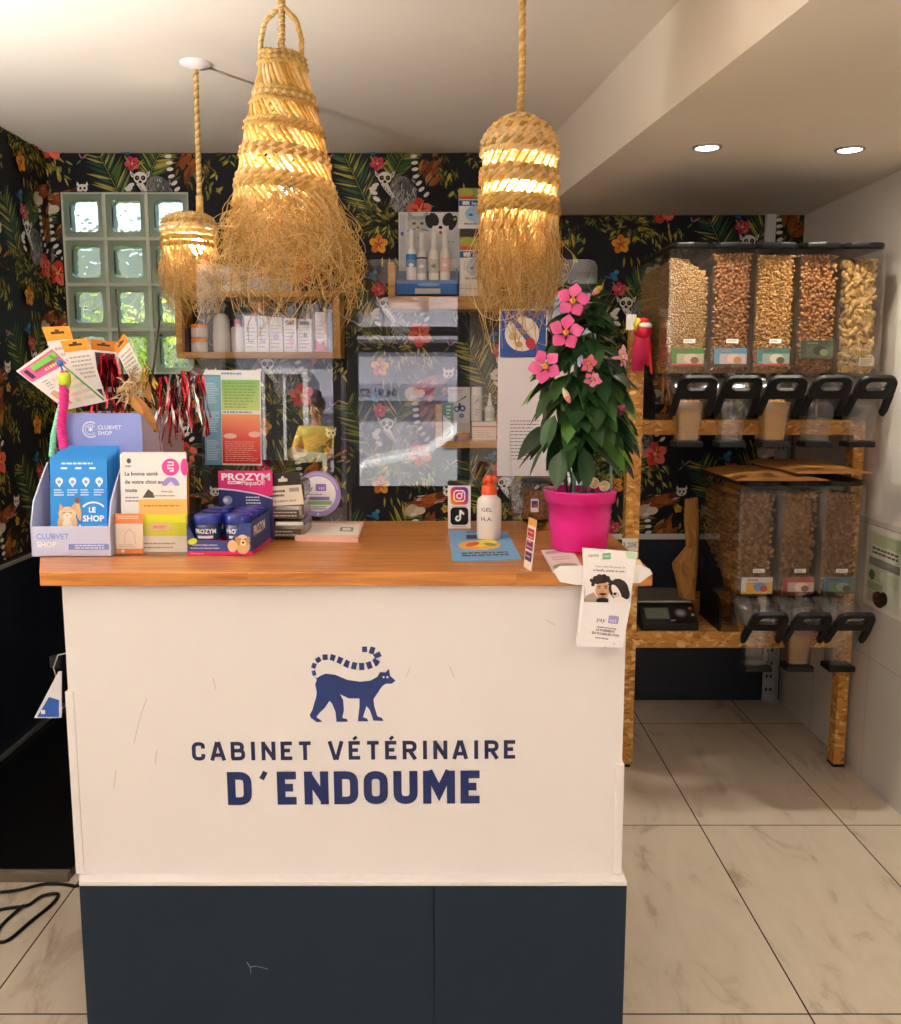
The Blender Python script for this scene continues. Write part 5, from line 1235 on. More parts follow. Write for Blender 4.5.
# packaged toys with orange header cards
def pack_toy(name, label, Y, P, draw, group='orange-headed cat toys in the tub', stick=True):
    t = thing(name, label, 'cat toy', at(*P[3], Y), group); b = MB('P', '#e9e4e2'); T = quadcard(b, Y, P); draw(b, T); obj('hang_card', b, t)
    if stick:
        b = MB('P'); lo = at((P[2][0] + P[3][0]) / 2, (P[2][1] + P[3][1]) / 2, Y + .004); stick_to_tub(b, lo, Y); obj('stick', b, t)
    return t
def d1(b, T): hang_head(b, T, v=.22); qlines(b, T, .1, .9, .3, .9, 6, '#b9b2b2', 3)
pack_toy('cat_toy', 'leftmost white cat toy card with an orange header, behind the pink card', 2.335, [(42, 327), (69, 326), (88, 384), (64, 392)], d1)
def d3(b, T): hang_head(b, T, v=.18); qlines(b, T, .1, .9, .24, .62, 6, '#b5aeae', 5); qp(b, T, .55, .8, .95, .94, '#3a3a3a'); qp(b, T, .0, .94, 1, 1, '#e08a3a')
pack_toy('cat_toy', 'white cat toy card with an orange header, right of the pink card', 2.295, [(60, 341), (87, 338), (107, 401), (86, 405)], d3)
def d4(b, T): hang_head(b, T, '#c9762a', .2); qp(b, T, .12, .24, .88, .9, '#3d2c3c')
t = pack_toy('tinsel_wand', 'red tinsel cat wand with a brown-orange header card', 2.405, [(90, 339), (116, 342), (124, 392), (97, 392)], d4)
m = MB('MT', '#b0202a'); tinsel(m, at(108, 357, 2.382), 34, .15, .038, ['#a3141f', '#c42a35', '#7a0e18', '#d8505a'], 4); obj('tinsel', m, t)
def d5(b, T): hang_head(b, T, '#d98a2e', .2); qlines(b, T, .1, .9, .28, .9, 7, '#a49a96', 8)
t = pack_toy('feather_wand', 'cat wand with beige feathers and a tilted grey card', 2.225, [(113.5, 347), (124.5, 333), (146, 378), (133, 384)], d5, stick=False)
m = MB('P', '#e2c9a0')
fr_ = random.Random(9)
def feather(b, p, d, l, w, c, n=9):
    d = d.normalized(); sd = d.cross(Vector((0, 1, 0))).normalized(); P = []
    for i in range(n):
        t = i / (n - 1); k = math.sin(PI * (.08 + .88 * t)) ** .7 * w; q = p + d * l * t + Vector((0, 0, -.25 * l * t * t)); P.append([q - sd * k, q + Vector((0, -.002, 0)), q + sd * k])
    b.col(c); b.grid(P)
for k in range(110):
    a = fr_.uniform(0, 2 * PI); p = at(fr_.gauss(132, 5), fr_.gauss(386, 7), 2.222 + fr_.uniform(-.008, .004)); feather(m, p, Vector((math.cos(a), fr_.uniform(-.6, .2), math.sin(a) - .2)), fr_.uniform(.014, .032), .0018, fr_.choice(['#d9bd90', '#c9a675', '#e6d3ae', '#b08a58']), 4)
for P, c in ((((135, 396), (158, 424)), '#b0763a'), (((128, 396), (143, 410)), '#c28a4a'), (((142, 376), (150, 396)), '#a8743e')):
    a, b2 = at(*P[0], 2.214), at(*P[1], 2.212); feather(m, a, b2 - a, (b2 - a).length * 1.0, .011, c)
obj('feathers', m, t)
m = MB('MT', '#c9a93a'); tinsel(m, at(147, 368, 2.212), 9, .06, .018, ['#c9a93a', '#e0c860', '#8f7a24'], 6); obj('gold_tinsel', m, t)
m = MB('P', '#4a3326'); m.tube([at(115.5, 289, YT + .05), at(126, 415, YT + .055), Vector((at(130, 430, YT + .06).x, YT + .06, HC + .01))], [.0022, .0028, .003], 6); obj('long_rod', m, t)
t = thing('tinsel_wand', 'red and silver tinsel cat wand with a dark striped card, right of the tub', 'cat toy', at(190, 410, YT))
m = MB('P', '#5a4a48'); T = quadcard(m, 2.25, [(160, 402), (196, 365), (205, 371), (172, 410)])
for k in range(7): qp(m, T, .05 + .13 * k, .1, .1 + .13 * k, .9, '#9a8a84')
obj('hang_card', m, t)
m = MB('MT', '#b0202a')
for i, (x, y) in enumerate(((163, 376), (172, 376), (182, 372), (190, 374), (198, 378), (176, 388), (167, 392))): tinsel(m, at(x, y, 2.232), 7, .13, .03, ['#b01c28', '#c83a44', '#8a1420', '#c9c4c4', '#d8d4d2'], 20 + i)
obj('tinsel', m, t)
m = MB('P', '#4a3326'); m.tube([at(160, 316, YT + .03), at(152, 380, YT + .03), at(147, 413, YT + .03), Vector((at(146, 445, YT + .03).x, YT + .035, HC + .01))], .0026, 6); m.col('#241c18'); m.tube([at(155.5, 335, YT + .03), at(162, 335, YT + .03)], .004, 6); obj('long_rod', m, t)
# pink rope toy on its card
def d2(b, T):
    qp(b, T, 0, 0, 1, 1, '#ece0de'); qp(b, T, .03, .04, .97, .30, '#e0609c'); qp(b, T, .18, .34, .36, .58, '#e2e0e2'); qlines(b, T, .2, .34, .36, .56, 4, '#55505a', 2); qp(b, T, .1, .08, .2, .26, '#3a2430')
    r = random.Random(2)
    for i in range(9):
        for j in range(5): qp(b, T, .42 + .055 * i, .40 + .11 * j, .45 + .055 * i, .46 + .11 * j, r.choice(['#e8a0b0', '#a8d0b0', '#f0d080', '#d8b0d0']))
    b.c = lin('#d8b090'); b.poly([T(.1, .62), T(.24, .58), T(.34, .7), T(.3, .9), T(.14, .92)], '#c9a58a'); qp(b, T, .30, .08, .95, .17, '#78c45a'); qlines(b, T, .5, .92, .2, .28, 1, '#f6e890', 4)
t = thing('rope_toy', 'pink and mint braided rope toy with a yellow band on a pink printed card', 'cat toy', at(62, 448, 2.15))
m = MB('P', '#ece0de'); T = quadcard(m, 2.20, [(16, 371), (51, 346), (108, 401), (66, 410)]); d2(m, T); obj('hang_card', m, t)
def braid(b, path, R, r, turns, n=60):
    P = [Vector(p) for p in path]
    for ph in (0, 2 * PI / 3, 4 * PI / 3):
        q = []
        for i in range(n + 1):
            t_ = i / n * (len(P) - 1); j = min(int(t_), len(P) - 2); p = P[j].lerp(P[j + 1], t_ - j); a = turns * 2 * PI * i / n + ph; q.append(p + Vector((math.cos(a) * R, math.sin(a) * R, 0)))
        b.tube(q, r, 5)
Yr = 2.150
m = MB('P', '#e23a94'); braid(m, [at(64, 372, Yr), at(64, 400, Yr), at(61, 425, Yr), at(64, 449, Yr)], .0062, .0058, 6); obj('pink_rope', m, t)
m = MB('P', '#8ad8b8'); braid(m, [at(67, 384, Yr), at(60, 410, Yr), at(54, 435, Yr), at(52, 456, Yr)], .0042, .0042, 8); obj('mint_rope', m, t)
m = MB('P', '#c9e03a'); c_ = at(65, 385, Yr); m.lathe([(.011, 0), (.0135, .003), (.0135, .025), (.011, .028)], c_, 16); obj('yellow_band', m, t)
m = MB('P', '#4aa04a'); m.tube([at(50, 356, 2.194), at(64, 366, 2.185), at(84, 383, 2.194), at(104, 400, 2.196)], .0022, 6); m.col('#3a6ab8'); m.ball(at(60, 363, Yr), .008); m.tube([at(60, 363, 2.19), at(63, 372, Yr)], .002, 6); obj('green_cord', m, t)
# dark foliage plant behind the holder
pc = Vector((at(186, 450, 2.525).x, 2.525, HC))
pl = thing('foliage_plant', 'small dark-leaved plant behind the clear leaflet holder', 'plant', pc)
m = MB('P', '#3a3430'); m.lathe([(.03, .001), (.038, .07), (.035, .07), (.033, .06), (.005, .06)], pc, 20); obj('pot', m, pl)
m = MB('leaf', '#1f3320')
lr = random.Random(12)
def leaf3(b, p, d, l, w, c, droop=.35, roll=0.0, fold=.25, n=6):
    """curved leaf with a folded midrib"""
    d = Vector(d).normalized(); up = Vector((0, 0, 1)); sd = d.cross(up)
    if sd.length < .05: sd = Vector((1, 0, 0))
    sd.normalize(); nr = sd.cross(d).normalized(); sd = (sd * math.cos(roll) + nr * math.sin(roll)).normalized(); nr = sd.cross(d).normalized(); P = []
    for i in range(n + 1):
        t = i / n; k = math.sin(PI * min(1, t ** .85)) ** .8 * w / 2 if 0 < t < 1 else .0006
        q = p + d * l * t + Vector((0, 0, -droop * l * t * t)); P.append([q - sd * k + nr * k * fold, q - sd * k * .5 + nr * k * fold * .4, q, q + sd * k * .5 + nr * k * fold * .4, q + sd * k + nr * k * fold])
    b.col(c); b.grid(P)
for k in range(22):
    a = lr.uniform(0, 2 * PI); z = lr.uniform(.08, .21); leaf3(m, pc + Vector((.01 * math.cos(a), .01 * math.sin(a), z)), (math.cos(a), math.sin(a) * .7, lr.uniform(.0, .5)), lr.uniform(.05, .078), .036, lr.choice(['#1c2f1e', '#26402a', '#142318', '#33502f']), .4)
obj('foliage', m, pl)
m = MB('P', '#3a4a2a'); m.tube([pc + Vector((0, 0, .06)), pc + Vector((.004, 0, .21))], .004, 6); obj('stem', m, pl)

# ============================================================ FLOWERING PLANT IN THE PINK POT
PC = Vector((at(579.5, 520, 2.125).x, 2.125, HC)); psx = sm_(2.125, 1.2)
fp = thing('potted_plant', 'flowering plant with pink trumpet flowers in a bright pink pot', 'potted plant', PC)
rim_z = at(580, 489, 2.125).z - HC; Rr = 36.5 * psx; Rb_ = 27.5 * psx
m = MB('G', '#e01d8c')
def rz(t): return Rb_ + (Rr * .92 - Rb_) * t
m.lathe([(Rb_ * .3, .004), (Rb_ * .93, .002), (Rb_, .006), (rz(.5), rim_z * .45), (rz(.9) * .965, rim_z * .79), (Rr * .955, rim_z * .80), (Rr * .98, rim_z * .95), (Rr, rim_z * .965), (Rr, rim_z), (Rr * .95, rim_z), (Rr * .92, rim_z * .9), (Rr * .88, rim_z * .86)], PC, 48, caps=False)
obj('pot', m, fp)
m = MB('P', '#3a2a20'); pr_ = random.Random(4)
vs = [PC + Vector((0, 0, rim_z * .9))]; n = 36
P = [[PC + Vector((Rr * .9 * i / 5 * math.cos(2 * PI * k / n), Rr * .9 * i / 5 * math.sin(2 * PI * k / n), rim_z * .88 + pr_.uniform(0, .006))) for k in range(n + 1)] for i in range(6)]
m.grid(P); obj('soil', m, fp)
LG = ['#22401f', '#1c3619', '#2c4d27', '#335a2b', '#17301a', '#27482a']
lr = random.Random(21)
m = MB('leaf', '#22401f')
z0, z1 = rim_z, at(580, 300, 2.125).z - HC
def rad(t): return .118 if t < .35 else .118 - .078 * ((t - .35) / .65) ** 1.2
for k in range(150):
    t = (k + .5) / 150; a = k * 2.39996 + lr.uniform(-.3, .3)
    if lr.random() < .45: a = -PI / 2 + lr.uniform(-1.25, 1.25)
    l = (.098 - .032 * t) * lr.uniform(.8, 1.12); r0 = max(.012, rad(t) - l * lr.uniform(.55, .95)); z = z0 + .118 + (z1 - z0 - .108) * t * .97
    p = PC + Vector((r0 * math.cos(a), r0 * math.sin(a), z)); dn = lr.uniform(-.9, -.05) if t < .75 else lr.uniform(-.5, .6)
    c = lr.choice(LG) if lr.random() < .93 else '#5f8a3a'
    leaf3(m, p, (math.cos(a + lr.uniform(-.5, .5)), math.sin(a + lr.uniform(-.5, .5)), dn), l, l * lr.uniform(.52, .62), c, .35, lr.uniform(-.5, .5), .22, 6)
for (x, y, dx, dz, l, c) in ((612, 440, .6, -.75, .07, '#6f9a45'), (560, 452, -.1, -1, .075, '#2c4d27'), (583, 448, .1, -1, .085, '#27482a'), (548, 440, -.5, -.9, .085, '#2c4d27'), (598, 448, .6, -.7, .08, '#26452a'), (572, 430, -.1, -1, .085, '#335a2b'), (590, 410, .3, -.9, .08, '#335a2b'), (555, 415, -.3, -.9, .08, '#2f5028'), (575, 385, .3, -.8, .06, '#4d7a3a'), (627, 425, .5, -.8, .055, '#7aa84a')):
    leaf3(m, at(x, y, 2.03), (dx, -.15, dz), l, l * .58, c, .1, lr.uniform(-.3, .3), .2)
obj('foliage', m, fp)
m = MB('leaf', '#d9a52c'); leaf3(m, at(590, 432, 2.02), (.8, -.2, -.15), .034, .026, '#dba62c', .2); obj('yellow_leaf', m, fp)
m = MB('P', '#3d5a33')
for k in range(7):
    a = k * .9; P = [PC + Vector((.03 * math.cos(a), .03 * math.sin(a), rim_z * .85))]
    for i in range(1, 9): t = i / 8; P.append(PC + Vector((.035 * math.cos(a + 4 * t), .035 * math.sin(a + 4 * t), rim_z + (z1 - z0) * t * .97)))
    m.tube(P, .0028, 5)
m.tube([at(585, 352, 2.03), at(590, 356, 2.03), at(592, 370, 2.02)], .0018, 5); m.tube([at(584, 310, 2.08), at(592, 318, 2.08), at(603, 333, 2.1)], .0018, 5)
obj('stem', m, fp)
m = MB('P', '#7fa59a'); m.tube([PC + Vector((-.018, -.03, rim_z * .8)), PC + Vector((-.02, -.02, z1 * .96))], .004, 6); m.tube([PC + Vector((.07, -.01, rim_z * .8)), PC + Vector((.065, -.01, rim_z + .16))], .003, 6); obj('support_cane', m, fp)
def flower(c, R, face, roll, cols, openn=1.0):
    """five broad pinwheel petals round a yellow throat, looking along face"""
    f = Vector(face).normalized(); x = f.cross(Vector((0, 0, 1))).normalized(); y = x.cross(f).normalized()
    b = MB('petal', cols[0])
    for k in range(5):
        a = roll + k * 2 * PI / 5; P = []
        for i in range(7):
            t = i / 6; row = []
            for j in range(5):
                s = (j - 2) / 2; w = (.11 + .60 * math.sin(PI * min(1, .06 + .80 * t)) ** 1.0) * (1 if t < .99 else .55); an = a + s * w * .95 * (1.0 if s > 0 else .85) + .18 * t
                rr_ = R * (.12 + .88 * t * (1 - .10 * s * s * t - (.05 if s < 0 else 0))); h = -R * .22 * (1 - t) ** 2 * 1.6 + R * (.10 * t * t - .16 * t ** 4) * openn + R * .05 * s * (1 if k % 2 else .8)
                row.append(Vector(c) + x * (rr_ * math.cos(an)) + y * (rr_ * math.sin(an)) + f * h)
            P.append(row)
        b.col(cols[k % len(cols)]); b.grid(P)
    b.mat('petal', cols[0]); q = Vector(c) - f * R * .25; b.tube([q - f * R * 1.0, q - f * R * .5, q], [R * .08, R * .12, R * .17], 8)
    o = obj('flower', b, fp)
    b = MB('P', '#e0b52c'); M_ = Matrix((( x.x, y.x, f.x, c[0]), (x.y, y.y, f.y, c[1]), (x.z, y.z, f.z, c[2]), (0, 0, 0, 1))); b.M = M_; b.lathe([(R * .17, -R * .12), (R * .15, -.001), (R * .08, R * .04)], n=12); b.col('#c9502c'); b.ball((0, 0, R * .03), R * .06, 8, 5); obj('throat', b, o)
PK = ['#ee5fa2', '#f06cab', '#e9559a']
for (x, y, r, Y, fc, ro, cl) in ((573, 300, 17, 2.03, (-.12, -1, .1), .3, PK), (566, 332, 18, 2.005, (-.15, -1, .08), 1.5, PK), (544.5, 366, 18, 2.02, (-.45, -1, .15), .9, PK), (589, 364, 10, 2.0, (.35, -.8, -.35), .2, ['#e86a86', '#ee7f98']), (592.5, 380, 10, 2.0, (-.2, -.75, -.65), .7, ['#ee86b4', '#f29cc2']), (624, 357, 13, 2.06, (.9, -.55, .1), .3, ['#f0a0c0', '#f4b4cc']), (621, 410, 7, 2.04, (.4, -.8, -.3), .5, ['#d8488c', '#e0609c'])):
    flower(at(x, y, Y), r * sm_(Y, 1.6), fc, ro, cl)
def bud(x, y, x2, y2, Y, c0, c1):
    a, d = at(x, y, Y), at(x2, y2, Y - .01); b = MB('petal', c0); P = [a.lerp(d, t) for t in (0, .3, .6, .85, 1)]; b.tube(P[:3], [.002, .0065, .0075], 8); b.col(c1); b.tube(P[2:], [.0075, .005, .001], 8); obj('flower_bud', b, fp)
bud(563, 388, 570, 403, 2.02, '#f2e6d0', '#ee9a8a'); bud(592, 295, 602, 286, 2.08, '#e0a088', '#c9b04a')
for (x, y) in ((594, 483), (604.5, 486)):
    c = at(x, y, 2.07); b = MB('petal', '#f2e8d4')
    for ring, (R, n, tl) in enumerate(((.0125, 6, .1), (.0095, 5, .5), (.0055, 4, 1.0))):
        for k in range(n):
            a = k * 2 * PI / n + ring * .5; P = []
            for i in range(4):
                t = i / 3; row = []
                for j in range(4):
                    s = (j - 1.5) / 1.5; an = a + s * .6; q = R * (.25 + .75 * t); row.append(c + Vector((q * math.cos(an), -.012 * (1 - t) * tl - .004 * ring, q * math.sin(an))))
                P.append(row)
            b.col(['#efe2c8', '#f5ecd8', '#e8cf9a'][ring]); b.grid(P)
    b.ball(c + Vector((0, -.004, 0)), .009, 8, 6); obj('cream_blossom', b, fp)

# ============================================================ STRAW PENDANT LAMPS
STR = ['#dfbd78', '#d4ae64', '#e9cc90', '#c59f58', '#eed7a6']
sr = random.Random(31)
def twist_ring(b, c, R, z, a, k, tilt=0.0, n=None, cols=STR):
    n = n or max(40, int(R * 700))
    for ph in (0, PI):
        P = []
        for i in range(n):
            t = 2 * PI * i / n; o = k * t + ph; P.append((c[0] + (R + a * math.cos(o)) * math.cos(t), c[1] + (R + a * math.cos(o)) * math.sin(t), c[2] + z + a * math.sin(o) + tilt * R * math.cos(t)))
        b.col(sr.choice(cols)); b.tube(P, a * 1.02, 5, closed=True)
def rope(b, P, R, turns, cols=STR, r=None, n=80):
    P = [Vector(p) for p in P]
    for ph in (0, 2 * PI / 3, 4 * PI / 3):
        q = []
        for i in range(n + 1):
            t = i / n * (len(P) - 1); j = min(int(t), len(P) - 2); p = P[j].lerp(P[j + 1], t - j); d = (P[j + 1] - P[j]).normalized(); u = d.orthogonal().normalized(); v = d.cross(u); a = turns * 2 * PI * i / n + ph
            q.append(p + (u * math.cos(a) + v * math.sin(a)) * R * .5)
        b.col(sr.choice(cols)); b.tube(q, r or R * .62, 5)
def stakes(b, c, R0, z0, R1, z1, n, tw, w, tilt=0):
    for k in range(n):
        a = 2 * PI * k / n + sr.uniform(-.03, .03); e = a + tw + sr.uniform(-.03, .03); b.col(sr.choice(STR)); P = []
        for i in range(4):
            t = i / 3; q = a + (e - a) * t; R = R0 + (R1 - R0) * t; P.append((c[0] + R * math.cos(q), c[1] + R * math.sin(q), c[2] + z0 + (z1 - z0) * t + tilt * R * math.cos(q)))
        b.tube(P, w, 4)
def fringe(b, c, R0, z0, prof, n, L, seed, rad_=.00085, curl=.5, stray=.12, flare=.5):
    """loose curly strands hanging from a ring; prof maps 0..1 down to the greatest radius"""
    r = random.Random(seed)
    for k in range(n):
        a = r.uniform(0, 2 * PI); le = L * (r.uniform(.5, 1.15) if r.random() > stray else r.uniform(1.1, 1.5)); m_ = 15; st = le / (m_ - 1)
        p = Vector((R0 * math.cos(a) * r.uniform(.9, 1.04), R0 * math.sin(a) * r.uniform(.9, 1.04), z0 + r.uniform(-.03, .015)))
        tx = Vector((-math.sin(a), math.cos(a), 0)); rd = Vector((math.cos(a), math.sin(a), 0))
        v = (rd * flare * r.uniform(.3, 1.2) + tx * r.gauss(0, .35) * curl + Vector((0, 0, -1))).normalized(); w = Vector((r.gauss(0, 1), r.gauss(0, 1), r.gauss(0, 1))) * .16 * curl; P = [p.copy()]
        lim = r.uniform(.82, 1.03); hook = r.random() < .45 * curl
        for i in range(1, m_):
            t = i / (m_ - 1); w = w * .86 + Vector((r.gauss(0, 1), r.gauss(0, 1), r.gauss(0, .7))) * .12 * curl
            v = v + w; rr_ = math.hypot(p.x, p.y); s = (z0 - p.z) / L
            ex = rr_ - prof(max(0, min(s, 1.3))) * lim
            if ex > 0: u = Vector((p.x, p.y, 0)).normalized(); v = v - u * (ex / st * .55 + .12)
            v.z -= .16 if not (hook and t > .62) else -.32
            v.normalize(); p = p + v * st; P.append(p.copy())
        b.col(r.choice(STR)); b.tube([(q.x + c[0], q.y + c[1], q.z + c[2]) for q in P], rad_ * r.uniform(.75, 1.3), 3, caps=False)
def lamp_bulb(t, p, r=.03, power=6.0, label=None):
    b = MB('bulb'); b.ball(p, (r, r, r * 1.1), 16, 10); o = obj('bulb', b, t)
    b = MB('white'); b.lathe([(r * .5, r * 1.0), (r * .55, r * 1.2), (r * .55, r * 2.4), (r * .3, r * 2.5)], p, 14); obj('lamp_holder', b, t)
YL = 2.2; ls = sm_(YL, 2.0)
def Zp(px, py, Y=YL): return at(px, py, Y).z
# large cone
C1 = Vector((at(285, 150, YL).x, YL, 0))
t = thing('pendant_lamp', 'large cone-shaped straw pendant lamp with a wide loose fringe, front left', 'lamp', Vector((C1.x, YL, ZC)), 'straw pendant lamps')
b = MB('straw')
bands = [(58, 19.5), (63, 20.5), (68, 21.5), (95, 27.5), (101, 29), (107, 30.5), (128, 36), (134, 37.5), (155, 41), (161, 42.5), (182, 46), (188, 47.5), (193, 48.5)]
for py, R in bands: twist_ring(b, (C1.x, C1.y, 0), R * ls, Zp(285, py), .0052, 22, -.10)
for (a, z) in (((68, 21.5), (95, 27.5)), ((107, 30.5), (128, 36)), ((134, 37.5), (155, 41)), ((161, 42.5), (182, 46)), ((193, 48.5), (212, 53))):
    stakes(b, (C1.x, C1.y, 0), a[1] * ls, Zp(285, a[0]), z[1] * ls, Zp(285, z[0]), 34, .38, .0042, -.10)
obj('woven_shade', b, t)
b = MB('straw')
def pf(s): return ls * (48 + 22 * math.sin(min(1.0, s * 1.05) * PI * .66) - 14 * max(0, s - .75))
fringe(b, (C1.x, C1.y, 0), 50 * ls, Zp(285, 196), pf, 980, 116 * ls, 5, .00085, 1.15, .06, .42)
obj('fringe', b, t)
b = MB('straw'); top = Vector((C1.x + .0, YL, Zp(285, 6)))
rope(b, [top + Vector((-.002, 0, 0)), Vector((C1.x - 17 * ls, YL, Zp(285, 22))), Vector((C1.x - 21 * ls, YL, Zp(285, 40))), Vector((C1.x - 22 * ls, YL, Zp(285, 60)))], .0058, 8)
rope(b, [top + Vector((.002, 0, 0)), Vector((C1.x + 14 * ls, YL, Zp(285, 20))), Vector((C1.x + 19 * ls, YL, Zp(285, 40))), Vector((C1.x + 18 * ls, YL, Zp(285, 66)))], .0058, 8)
obj('carrying_loop', b, t)
b = MB('straw'); rope(b, [Vector((C1.x - .003, YL, Zp(285, 56))), top, Vector((C1.x, YL, ZC))], .0085, 22); obj('cord', b, t)
lamp_bulb(t, Vector((C1.x - .0, YL - .01, Zp(285, 180))))
# cylinder
C2 = Vector((at(519, 200, YL).x, YL, 0))
t = thing('pendant_lamp', 'tall dome-topped straw pendant lamp glowing through its open bands, hanging in front of the beam', 'lamp', Vector((C2.x, YL, ZC)), 'straw pendant lamps')
b = MB('straw')
for py, R in ((119, 7), (121, 13), (124, 19), (128, 24.5), (133, 29), (138, 32.5), (144, 34.5), (150, 35.5), (155.5, 36), (174, 36.2), (179, 36.5), (184, 36.5), (202, 37), (207, 37.5), (212, 38)): twist_ring(b, (C2.x, C2.y, 0), R * ls, Zp(519, py), .0060, max(5, int(R * .5)), -.05 if py > 140 else 0)
for a, z in (((157, 36), (173, 36)), ((186, 36.5), (201, 37)), ((213, 38), (235, 39.5))): stakes(b, (C2.x, C2.y, 0), a[1] * ls, Zp(519, a[0]), z[1] * ls, Zp(519, z[0]), 24, -.28, .0030, -.05)
obj('woven_shade', b, t)
b = MB('straw')
def pf2(s): return ls * (38 + 3.5 * math.sin(min(1, s) * PI) - 5 * max(0, s - .5))
fringe(b, (C2.x, C2.y, 0), 38 * ls, Zp(519, 214), pf2, 680, 92 * ls, 8, .00085, .5, .05, .08)
def pf3(s): return ls * (38 + 14 * s)
fringe(b, (C2.x, C2.y, 0), 38 * ls, Zp(519, 216), pf3, 90, 112 * ls, 15, .0008, 1.2, .3, .25)
obj('fringe', b, t)
b = MB('straw'); rope(b, [Vector((C2.x, YL, Zp(519, 120))), Vector((C2.x + .004, YL, Zp(519, 60))), Vector((C2.x, YL, ZC))], .0085, 18); obj('cord', b, t)
lamp_bulb(t, Vector((C2.x + .004, YL, Zp(519, 186))), .032)
# small one at the back
YS = 3.128; ss = sm_(YS, 2.0)
C3 = Vector((at(190, 250, YS).x, YS, 0)); zq = lambda py: at(190, py, YS).z
t = thing('pendant_lamp', 'small drum-shaped straw pendant lamp near the glass-block window, hanging from a white ceiling rose', 'lamp', Vector((C3.x, YS, ZC)), 'straw pendant lamps')
b = MB('straw')
for py, R in ((216, 12), (217.5, 18), (220, 22.5), (224, 24.5), (228, 25.3), (234, 25.8), (240, 26), (246, 26.2)): twist_ring(b, (C3.x, C3.y, 0), R * ss, zq(py), .0058, int(R * .9))
stakes(b, (C3.x, C3.y, 0), 26.2 * ss, zq(246), 27 * ss, zq(262), 26, .3, .004)
obj('woven_shade', b, t)
b = MB('straw')
def pf4(s): return ss * (26.5 + 3 * math.sin(min(1, s) * PI) - 4 * s)
fringe(b, (C3.x, C3.y, 0), 26 * ss, zq(250), pf4, 520, 58 * ss, 9, .0010, 1.1, .1, .25)
obj('fringe', b, t)
b = MB('straw'); rope(b, [at(200, 216, YS), at(198, 150, YS), at(195.5, 64, YS)], .009, 22); b.tube([at(200, 216, YS), at(199.5, 196, YS)], .012, 8); obj('cord', b, t)
b = MB('white'); b.lathe([(.05, 0), (.048, -.008), (.02, -.016), (.012, -.02)], (at(195.5, 64, YS).x, YS, ZC), 28); obj('ceiling_rose', b, t)
lamp_bulb(t, Vector((C3.x + .03, YS - .03, zq(247))), .026)

# ceiling spots in the soffit, and six unseen ones added for brightness
def spot(p, label, energy, parent_tilt=.0):
    t = thing('ceiling_spotlight', label, 'spotlight', p, 'recessed ceiling spotlights')
    b = MB('steel'); b.lathe([(.047, 0), (.047, -.004), (.040, -.007), (.036, -.004), (.036, -.0005)], p, 32, caps=False); obj('trim_ring', b, t)
    b = MB('spot'); b.lathe([(.0355, -.003), (.02, -.0035), (.001, -.0037)], p, 28); obj('lens', b, t)
    l = bpy.data.lights.new('spot_beam', 'SPOT'); l.energy = energy; l.color = (1, .90, .76); l.spot_size = 2.1; l.spot_blend = 1.0; l.shadow_soft_size = .035
    o = bpy.data.objects.new('spot_beam', l); o.location = (0, 0, -.012); link(o, t)
SPW = 24
spot(atz(707, 147, ZS), 'recessed ceiling spotlight nearer the beam, left of the two in view', SPW)
spot(atz(850, 149, ZS), 'recessed ceiling spotlight nearer the white right wall', SPW)
for x, y, z, lb in ((1.05, 1.0, ZS, 'added recessed spotlight in the low ceiling beside the camera'), (1.05, -.9, ZS, 'added recessed spotlight in the low ceiling near the shop window'), (-.9, .9, ZC, 'added recessed spotlight in the high ceiling left of the camera'), (-.1, .9, ZC, 'added recessed spotlight in the high ceiling above the camera'), (-.9, -1.0, ZC, 'added recessed spotlight in the high ceiling near the left shop window'), (-.1, -1.0, ZC, 'added recessed spotlight in the high ceiling near the shop door')):
    spot(Vector((x, y, z)), lb, FRONTW if x < 0 else 11)

# wall uplighters added out of view to brighten the ceiling
def add_uplight(p, nx, label, energy):
    t = thing('added_uplight', label, 'added lamp', p, 'added uplighters')
    b = MB('white'); b.M = Matrix.Translation(p); n = 14; P = []
    for i in range(6):
        a = PI / 2 * i / 5; P.append([(nx * (.11 * math.sin(a) * math.sin(PI * k / n)), .16 * math.sin(a) * math.cos(PI * k / n), -.11 * math.cos(a)) for k in range(n + 1)])
    b.grid(P); obj('bowl', b, t)
    b = MB('spot'); b.ball(p + Vector((nx * .045, 0, -.045)), .03, 12, 8); obj('bulb', b, t)
    l = bpy.data.lights.new('added_uplight_beam', 'SPOT'); l.energy = energy; l.color = (1, .955, .90); l.spot_size = 2.75; l.spot_blend = .6; l.shadow_soft_size = .06
    o = bpy.data.objects.new('added_uplight_beam', l); o.location = (nx * .06, 0, .02); o.rotation_euler = (PI, 0, 0); link(o, t)
for y, z, k, nm in ((1.8, 1.4, .62, 'level with the counter front'), (.2, 1.85, .5, 'beside the camera'), (-1.3, 1.9, .4, 'near the shop window')):
    add_uplight(Vector((XL, y, z)), 1, 'added white half-bowl uplighter on the left wall ' + nm, UPW * k)
for y, nm in ((-.2, 'beside the camera'), (-1.6, 'near the shop window')):
    add_uplight(Vector((XR, y, 1.75)), -1, 'added white half-bowl uplighter on the right wall ' + nm, UPW * .25)
